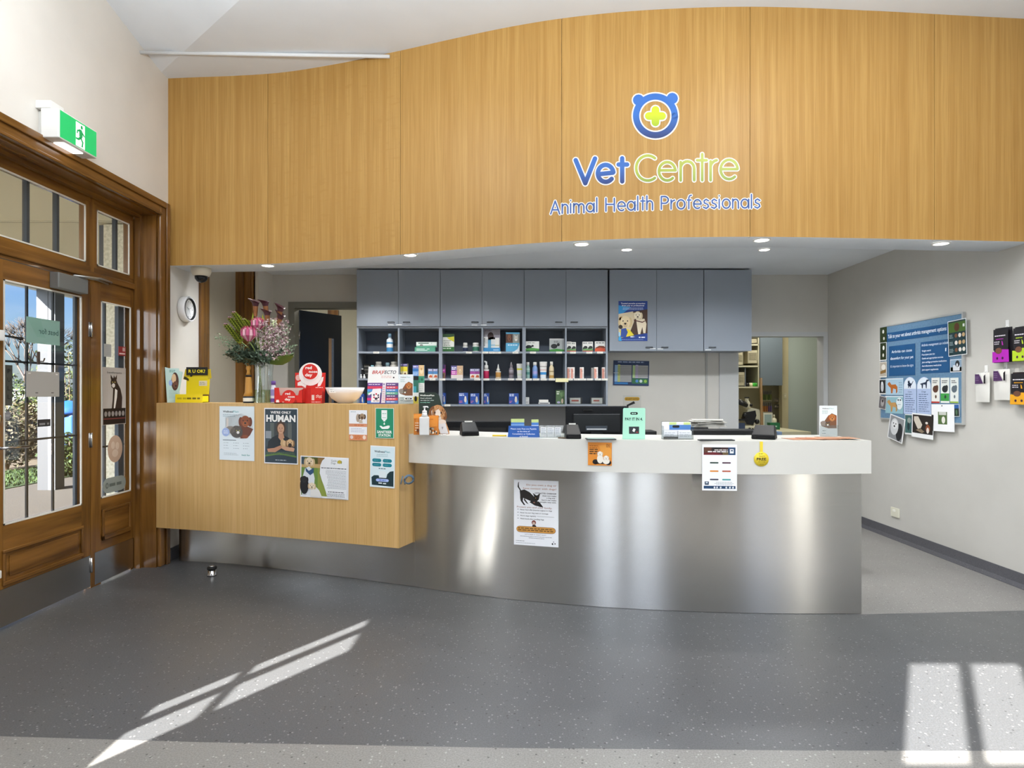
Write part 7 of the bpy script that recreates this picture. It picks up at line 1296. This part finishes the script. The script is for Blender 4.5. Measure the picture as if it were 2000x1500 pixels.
def a_dk(A):
    A.rect(3, 2, 97, 98, '#1f3a40', 1); A.rect(4, 6, 96, 34, '#4a6a2a', 2); A.ell(50, 20, 14, 12, '#5a3a24', 3); A.rect(82, 14, 92, 22, '#dfe4e0', 3)
    for j in range(3):
        for i in range(3): A.ell(45+20*i, 44+20*j, 8, 6, random.choice(('#c9a87c', '#e4ddd4', '#7a5238')), 3, 10)
        A.lines(8, 40+20*j, 30, 3, 4, 1.6, '#9ab0b0', 3)
pin('poster', 'dark green photo poster at the top right corner of the board', 'poster', 850, 130, 1045, 505, a_dk, (0,0,100,100), '#e9ecee', off=.024, twist=math.radians(-2))
pin('photo_print', 'photo of a black and white dog in the snow under the dark poster', 'photo', 862, 545, 988, 680, lambda A: (A.rect(3, 4, 97, 94, '#8fa8c0', 1), A.rect(3, 60, 97, 94, '#4f6a34', 1), A.rect(25, 45, 80, 88, '#d8dde2', 2), A.ell(62, 35, 18, 26, '#26282c', 3), A.ell(60, 45, 7, 14, '#e4e6ea', 4)), (0,0,100,100), '#e9ecee')
def a_tall(A): A.rect(0, 0, 100, 100, '#2c3a1e', 1); A.ell(50, 28, 14, 12, '#dfe0da', 2); A.ell(60, 72, 12, 10, '#d4d4cc', 2)
pin('photo_print', 'narrow dark photo at the upper left edge of the board', 'photo', 125, 210, 195, 375, a_tall, (0,0,100,100), '#2c3a1e', off=.021)
pin('photo_print', 'white-bordered dark photo below the upper left one on the board', 'photo', 122, 370, 195, 560, lambda A: (A.rect(10, 2, 96, 95, '#26321c', 1), A.ell(60, 30, 14, 12, '#dfe0da', 2), A.ell(55, 70, 12, 10, '#c9c9c0', 2)), (0,0,100,100), '#eceeee', off=.023)
pin('photo_print', 'curled pale photo at the left edge of the board, middle height', 'photo', 125, 570, 198, 735, lambda A: (A.rect(4, 4, 96, 92, '#b8b0a2', 1), A.ell(55, 35, 30, 18, '#e4e0d8', 2), A.poly([(10,60),(90,50),(90,70),(10,78)], '#8a6a3c', 2)), (0,0,100,100), '#e4e4e0', off=.024)
pin('photo_print', 'black and white dog photo at the lower left edge of the board', 'photo', 118, 755, 188, 912, lambda A: (A.rect(8, 4, 98, 92, '#25272b', 1), A.ell(50, 50, 22, 34, '#c9ccd0', 2), A.ell(48, 26, 14, 12, '#e0e2e4', 3)), (0,0,100,100), '#e6e6e4', off=.024)
pin('photo_print', 'grey tilted dog photo at the bottom left edge of the board', 'photo', 112, 930, 188, 1065, lambda A: (A.rect(4, 4, 96, 96, '#6a6668', 1), A.ell(50, 50, 22, 30, '#a8a4a4', 2), A.ell(52, 36, 12, 12, '#3a3638', 3)), (0,0,100,100), '#dcdcda', off=.025, twist=math.radians(8))
def a_arth(dogc, face):
    def f(A):
        A.rect(0, 0, 100, 100, '#a9c6da' if not face else '#8fb8c4', 1); A.rect(0, 0, 100, 5, '#e4ecf0', 2)
        A.poly([(14,30),(22,20),(30,30),(34,38),(58,36),(68,52),(68,82),(60,92),(60,66),(44,60),(40,90),(32,90),(30,58),(20,48),(14,40)], dogc, 2); A.ell(20, 34, 8, 9, dogc, 3)
        if face: A.ell(80, 42, 18, 34, '#dfe9ec', 2); A.ell(74, 22, 4, 5, '#34444c', 3); A.ell(86, 22, 4, 5, '#34444c', 3); A.rect(72, 46, 88, 49, '#9ab0b8', 3)
        else: A.lines(76, 25, 96, 5, 14, 3, '#6a8498', 3)
    return f
pin('information_card', 'pale blue card with an orange standing dog, upper of two', 'card', 183, 745, 368, 918, a_arth('#b8682c', False), (0,0,100,100), '#a9c6da')
pin('information_card', 'pale blue card with a tan dog and a white face, lower of two', 'card', 180, 930, 366, 1112, a_arth('#c2955a', True), (0,0,100,100), '#8fb8c4')
for x0, x1, kind, lb in ((372, 505, 'cat', 'arched pale card headed by a cat silhouette'), (512, 660, 'dog', 'arched pale card headed by a dog silhouette')):
    loc, r, wd, ht = on_right(1700+x0*cs, 600+730*cs, 1700+x1*cs, 600+1118*cs, .0195); b = MB(); n = 16; arcp = [(wd/2*math.cos(PI*i/n), ht-wd*.5+wd*.5*math.sin(PI*i/n)) for i in range(n+1)]
    b.prism([(-wd/2, 0), (wd/2, 0)]+arcp, -.0012, 0, M('#aebfdf', .5)); A = Art(b, (0,0,100,300), (wd, ht), -.0012); A.poly([(3,96),(97,96),(97,60),(88,30),(70,10),(50,3),(30,10),(12,30),(3,60)], '#dde6f0', 1)
    K = '#1c2c44'
    if kind == 'cat': A.ell(48, 62, 15, 15, K, 2); A.ell(42, 42, 8, 9, K, 3); A.poly([(36,38),(35,27),(42,34)], K, 3); A.poly([(48,38),(50,27),(43,34)], K, 3); A.poly([(60,58),(76,32),(79,34),(64,66)], K, 3); A.rect(38, 68, 44, 88, K, 3); A.rect(52, 68, 58, 88, K, 3)
    else: A.poly([(30,52),(62,42),(70,22),(86,22),(88,30),(74,38),(72,58),(70,92),(65,92),(62,62),(46,60),(42,92),(36,92),(34,64),(22,56)], K, 2)
    A.text('Cats' if kind == 'cat' else 'Dogs', 50, 125, 12, '#3b4f74', w=30, al='c', l=2); A.lines(14, 138, 90, 9, 17, 5, '#4a5c84', 2, .4); o = b.build('information_card', loc=loc); o.rotation_euler = (0,0,r); tag(o, lb, 'card')
for x0, x1, top_, mid, bot, lb in ((665, 750, '#e6e6e0', '#5a3a2c', '#b83c34', 'narrow brochure with brown dog and red foot, left of three on the board'), (762, 852, '#e4e8e4', '#23282c', '#3f9a48', 'narrow brochure with black dog and green panel, middle of three on the board'), (862, 948, '#e2e6e2', '#5a6670', '#9ab84a', 'narrow brochure with grey picture, right of three on the board')):
    pin('brochure', lb, 'brochure', x0, 738, x1, 1002, lambda A, m=mid, q=bot: (A.lines(15, 10, 80, 2, 7, 4, '#55595c', 1), A.ell(50, 45, 34, 14, m, 1), A.ell(70, 38, 16, 9, m, 2), A.rect(0, 94 if q != '#3f9a48' else 62, 100, 100 if q != '#3f9a48' else 92, q, 1), A.ell(55, 75, 10, 7, m, 2)), (0,0,100,100), top_)
def bphoto(lb, x0, y0, x1, y1, draw, base, tw=0, off=.026): return pin('photo_print', lb, 'photo', x0, y0, x1, y1, draw, (0,0,100,100), base, off=off, twist=math.radians(tw))
bphoto('tilted black and white portrait of two dogs hanging below the board', 205, 1135, 365, 1395, lambda A: (A.rect(6, 4, 94, 96, '#8d8f92', 1), A.ell(72, 60, 20, 36, '#26282c', 2), A.ell(38, 45, 26, 34, '#d0d2d4', 3), A.ell(38, 36, 18, 18, '#e2e3e4', 4), A.ell(30, 32, 3, 3, '#1a1a1c', 5), A.ell(46, 32, 3, 3, '#1a1a1c', 5), A.ell(38, 43, 5, 4, '#1a1a1c', 5)), '#e4e5e6', 12)
bphoto('narrow blue-green photo hanging below the board behind another', 390, 1120, 468, 1332, lambda A: (A.rect(4, 4, 98, 92, '#3f6464', 1), A.ell(60, 30, 26, 14, '#8f9a94', 2), A.ell(50, 60, 18, 20, '#24383c', 2)), '#dfe2e2', 0, .0235)
bphoto('landscape photo of a dog and beagle puppy hanging below the board', 463, 1115, 690, 1370, lambda A: (A.rect(4, 6, 98, 82, '#26201d', 1), A.poly([(10,14),(30,12),(50,45),(40,68),(28,62),(10,30)], '#cfc6b8', 2), A.poly([(20,70),(40,60),(60,72),(50,80)], '#8a7a64', 2), A.ell(76, 58, 10, 16, '#8a4a2a', 3), A.ell(76, 66, 6, 12, '#e2dcd4', 4), A.ell(70, 36, 6, 5, '#e2dcd4', 3)), '#eceeee', 2)
bphoto('white sheet with a small green dog photo in its middle', 675, 1015, 915, 1300, lambda A: (A.rect(30, 28, 70, 74, '#4f6a3a', 1), A.rect(34, 28, 66, 40, '#c9ccc4', 2), A.ell(54, 58, 8, 13, '#e6e4dc', 3), A.ell(48, 6, 3, 2, '#3a3a3a', 2)), '#f0f1f3', -1)
bphoto('small dark photo with blue top at the lower right of the board', 905, 1015, 965, 1145, lambda A: (A.rect(4, 3, 94, 96, '#20302c', 1), A.rect(4, 3, 94, 34, '#2c5ca0', 2), A.ell(50, 66, 16, 22, '#5a7a5a', 2)), '#dfe4ea', -3, .022)
# hanging bags on hooks (crop at x 1900..2000, y 620..820 is 7.5 times enlarged)
def hookbag(x0, y0, x1, y1, lb, cols, draw, kind='pouch', hk=True):
    px0, px1, py0, py1 = 1900+x0/7.5, 1900+x1/7.5, 620+y0/7.5, 620+y1/7.5; loc, r, wd, ht = on_right(px0, py0, px1, py1, .03)
    t = thing('treat_bag', lb, 'bag', loc, r); b = MB(); n, mcol = 8, M(cols[0], .3); V = []
    for i in range(n+1):
        f = i/n
        for j in range(7): th = .018*math.sin(PI*j/6)*math.sin(PI*min(1, .2+.8*(1-f))); V.append(((j/6-.5)*wd*(1-.12*f if kind == 'pouch' else .95+.05*math.sin(PI*f)), -th, f*ht))
    q = lambda i, j: 7*i+j; b.add(V, [(q(i,j), q(i,j+1), q(i+1,j+1), q(i+1,j)) for i in range(n) for j in range(6)], mcol, True); b.add([(x, -y_*.8+.001, z) for x, y_, z in V], [(q(i,j), q(i+1,j), q(i+1,j+1), q(i,j+1)) for i in range(n) for j in range(6)], mcol, True)
    draw(Art(b, (0,0,100,100), (wd*.86, ht*.97), -.020, (0, .002))); b.build('bag_body', t)
    if hk:
        h = thing('wall_hook', 'white adhesive hook holding ' + hk, 'hook', (XR, loc[1], loc[2]+ht-.005)); b = MB(); b.box((-.006, -.014, -.01), (0, .014, .06), '#e9e9e8', .003); b.tube([(-.006, 0, .02), (-.032, 0, -.012), (-.036, 0, .004)], .005, '#f0f0ee', 8); b.build('hook_body', h)
def a_blk(c2):
    def f(A): A.rect(6, 2, 94, 64, '#1c1a1f', 1); A.poly([(0,68),(30,70),(60,62),(97,64),(99,100),(0,100)], c2, 2); A.lines(15, 20, 80, 1, 4, 3, '#e0dce4', 3, .2); A.lines(22, 30, 70, 1, 4, 2.4, c2, 3, .2); A.lines(12, 38, 45, 2, 6, 3, '#b8b4bc', 3, .1); A.ell(38, 66, 20, 9, '#6a4634', 4); A.poly([(56,36),(62,40),(66,50),(58,50)], c2, 3); A.ell(30, 88, 6, 4, '#3a1a3a', 4); A.ell(62, 88, 6, 4, '#3a1a3a', 4)
    return f
hookbag(370, 150, 660, 660, 'black pouch with bright purple base hanging on the right wall', ('#1c1a1f', 0), a_blk('#a622a8'), hk='the black and purple pouch')
hookbag(665, 130, 960, 640, 'black pouch with lime green base cut off by the picture edge', ('#1c1a1f', 0), a_blk('#a8c42a'), hk='the black and lime pouch')
hookbag(630, 800, 960, 1280, 'dark pouch with orange-yellow base at the lower right edge', ('#2a1c1c', 0), a_blk('#e0a020'), hk='the dark and orange pouch')
def a_wb(A): A.poly([(8,3),(42,3),(76,36),(8,37)], '#4a2c58', 1); A.poly([(80,10),(94,4),(94,36),(80,36)], '#17141a', 1); A.lines(12, 12, 42, 3, 6, 1.4, '#9a86a8', 2, .3)
hookbag(100, 810, 310, 1240, 'white padded bag with purple label, left of two on the right wall', ('#dcdbd6', 0), a_wb, 'bag', 'the left white bag'); hookbag(370, 760, 610, 1210, 'white padded bag with purple label, right of two on the right wall', ('#dcdbd6', 0), a_wb, 'bag', 'the right white bag')
loc, r, wd, ht = on_right(1742, 992, 1758, 1010, .001); t = thing('power_socket', 'white power socket low on the right wall', 'socket', loc, r); b = MB(); b.box((-wd/2, -.012, 0), (wd/2, 0, ht), M('#dcdac8', .4), .003); b.build('plate', t); b = MB(); b.box((-wd*.2, -.016, ht*.6), (wd*.1, -.012, ht*.82), '#efeee4'); b.build('switch', t)
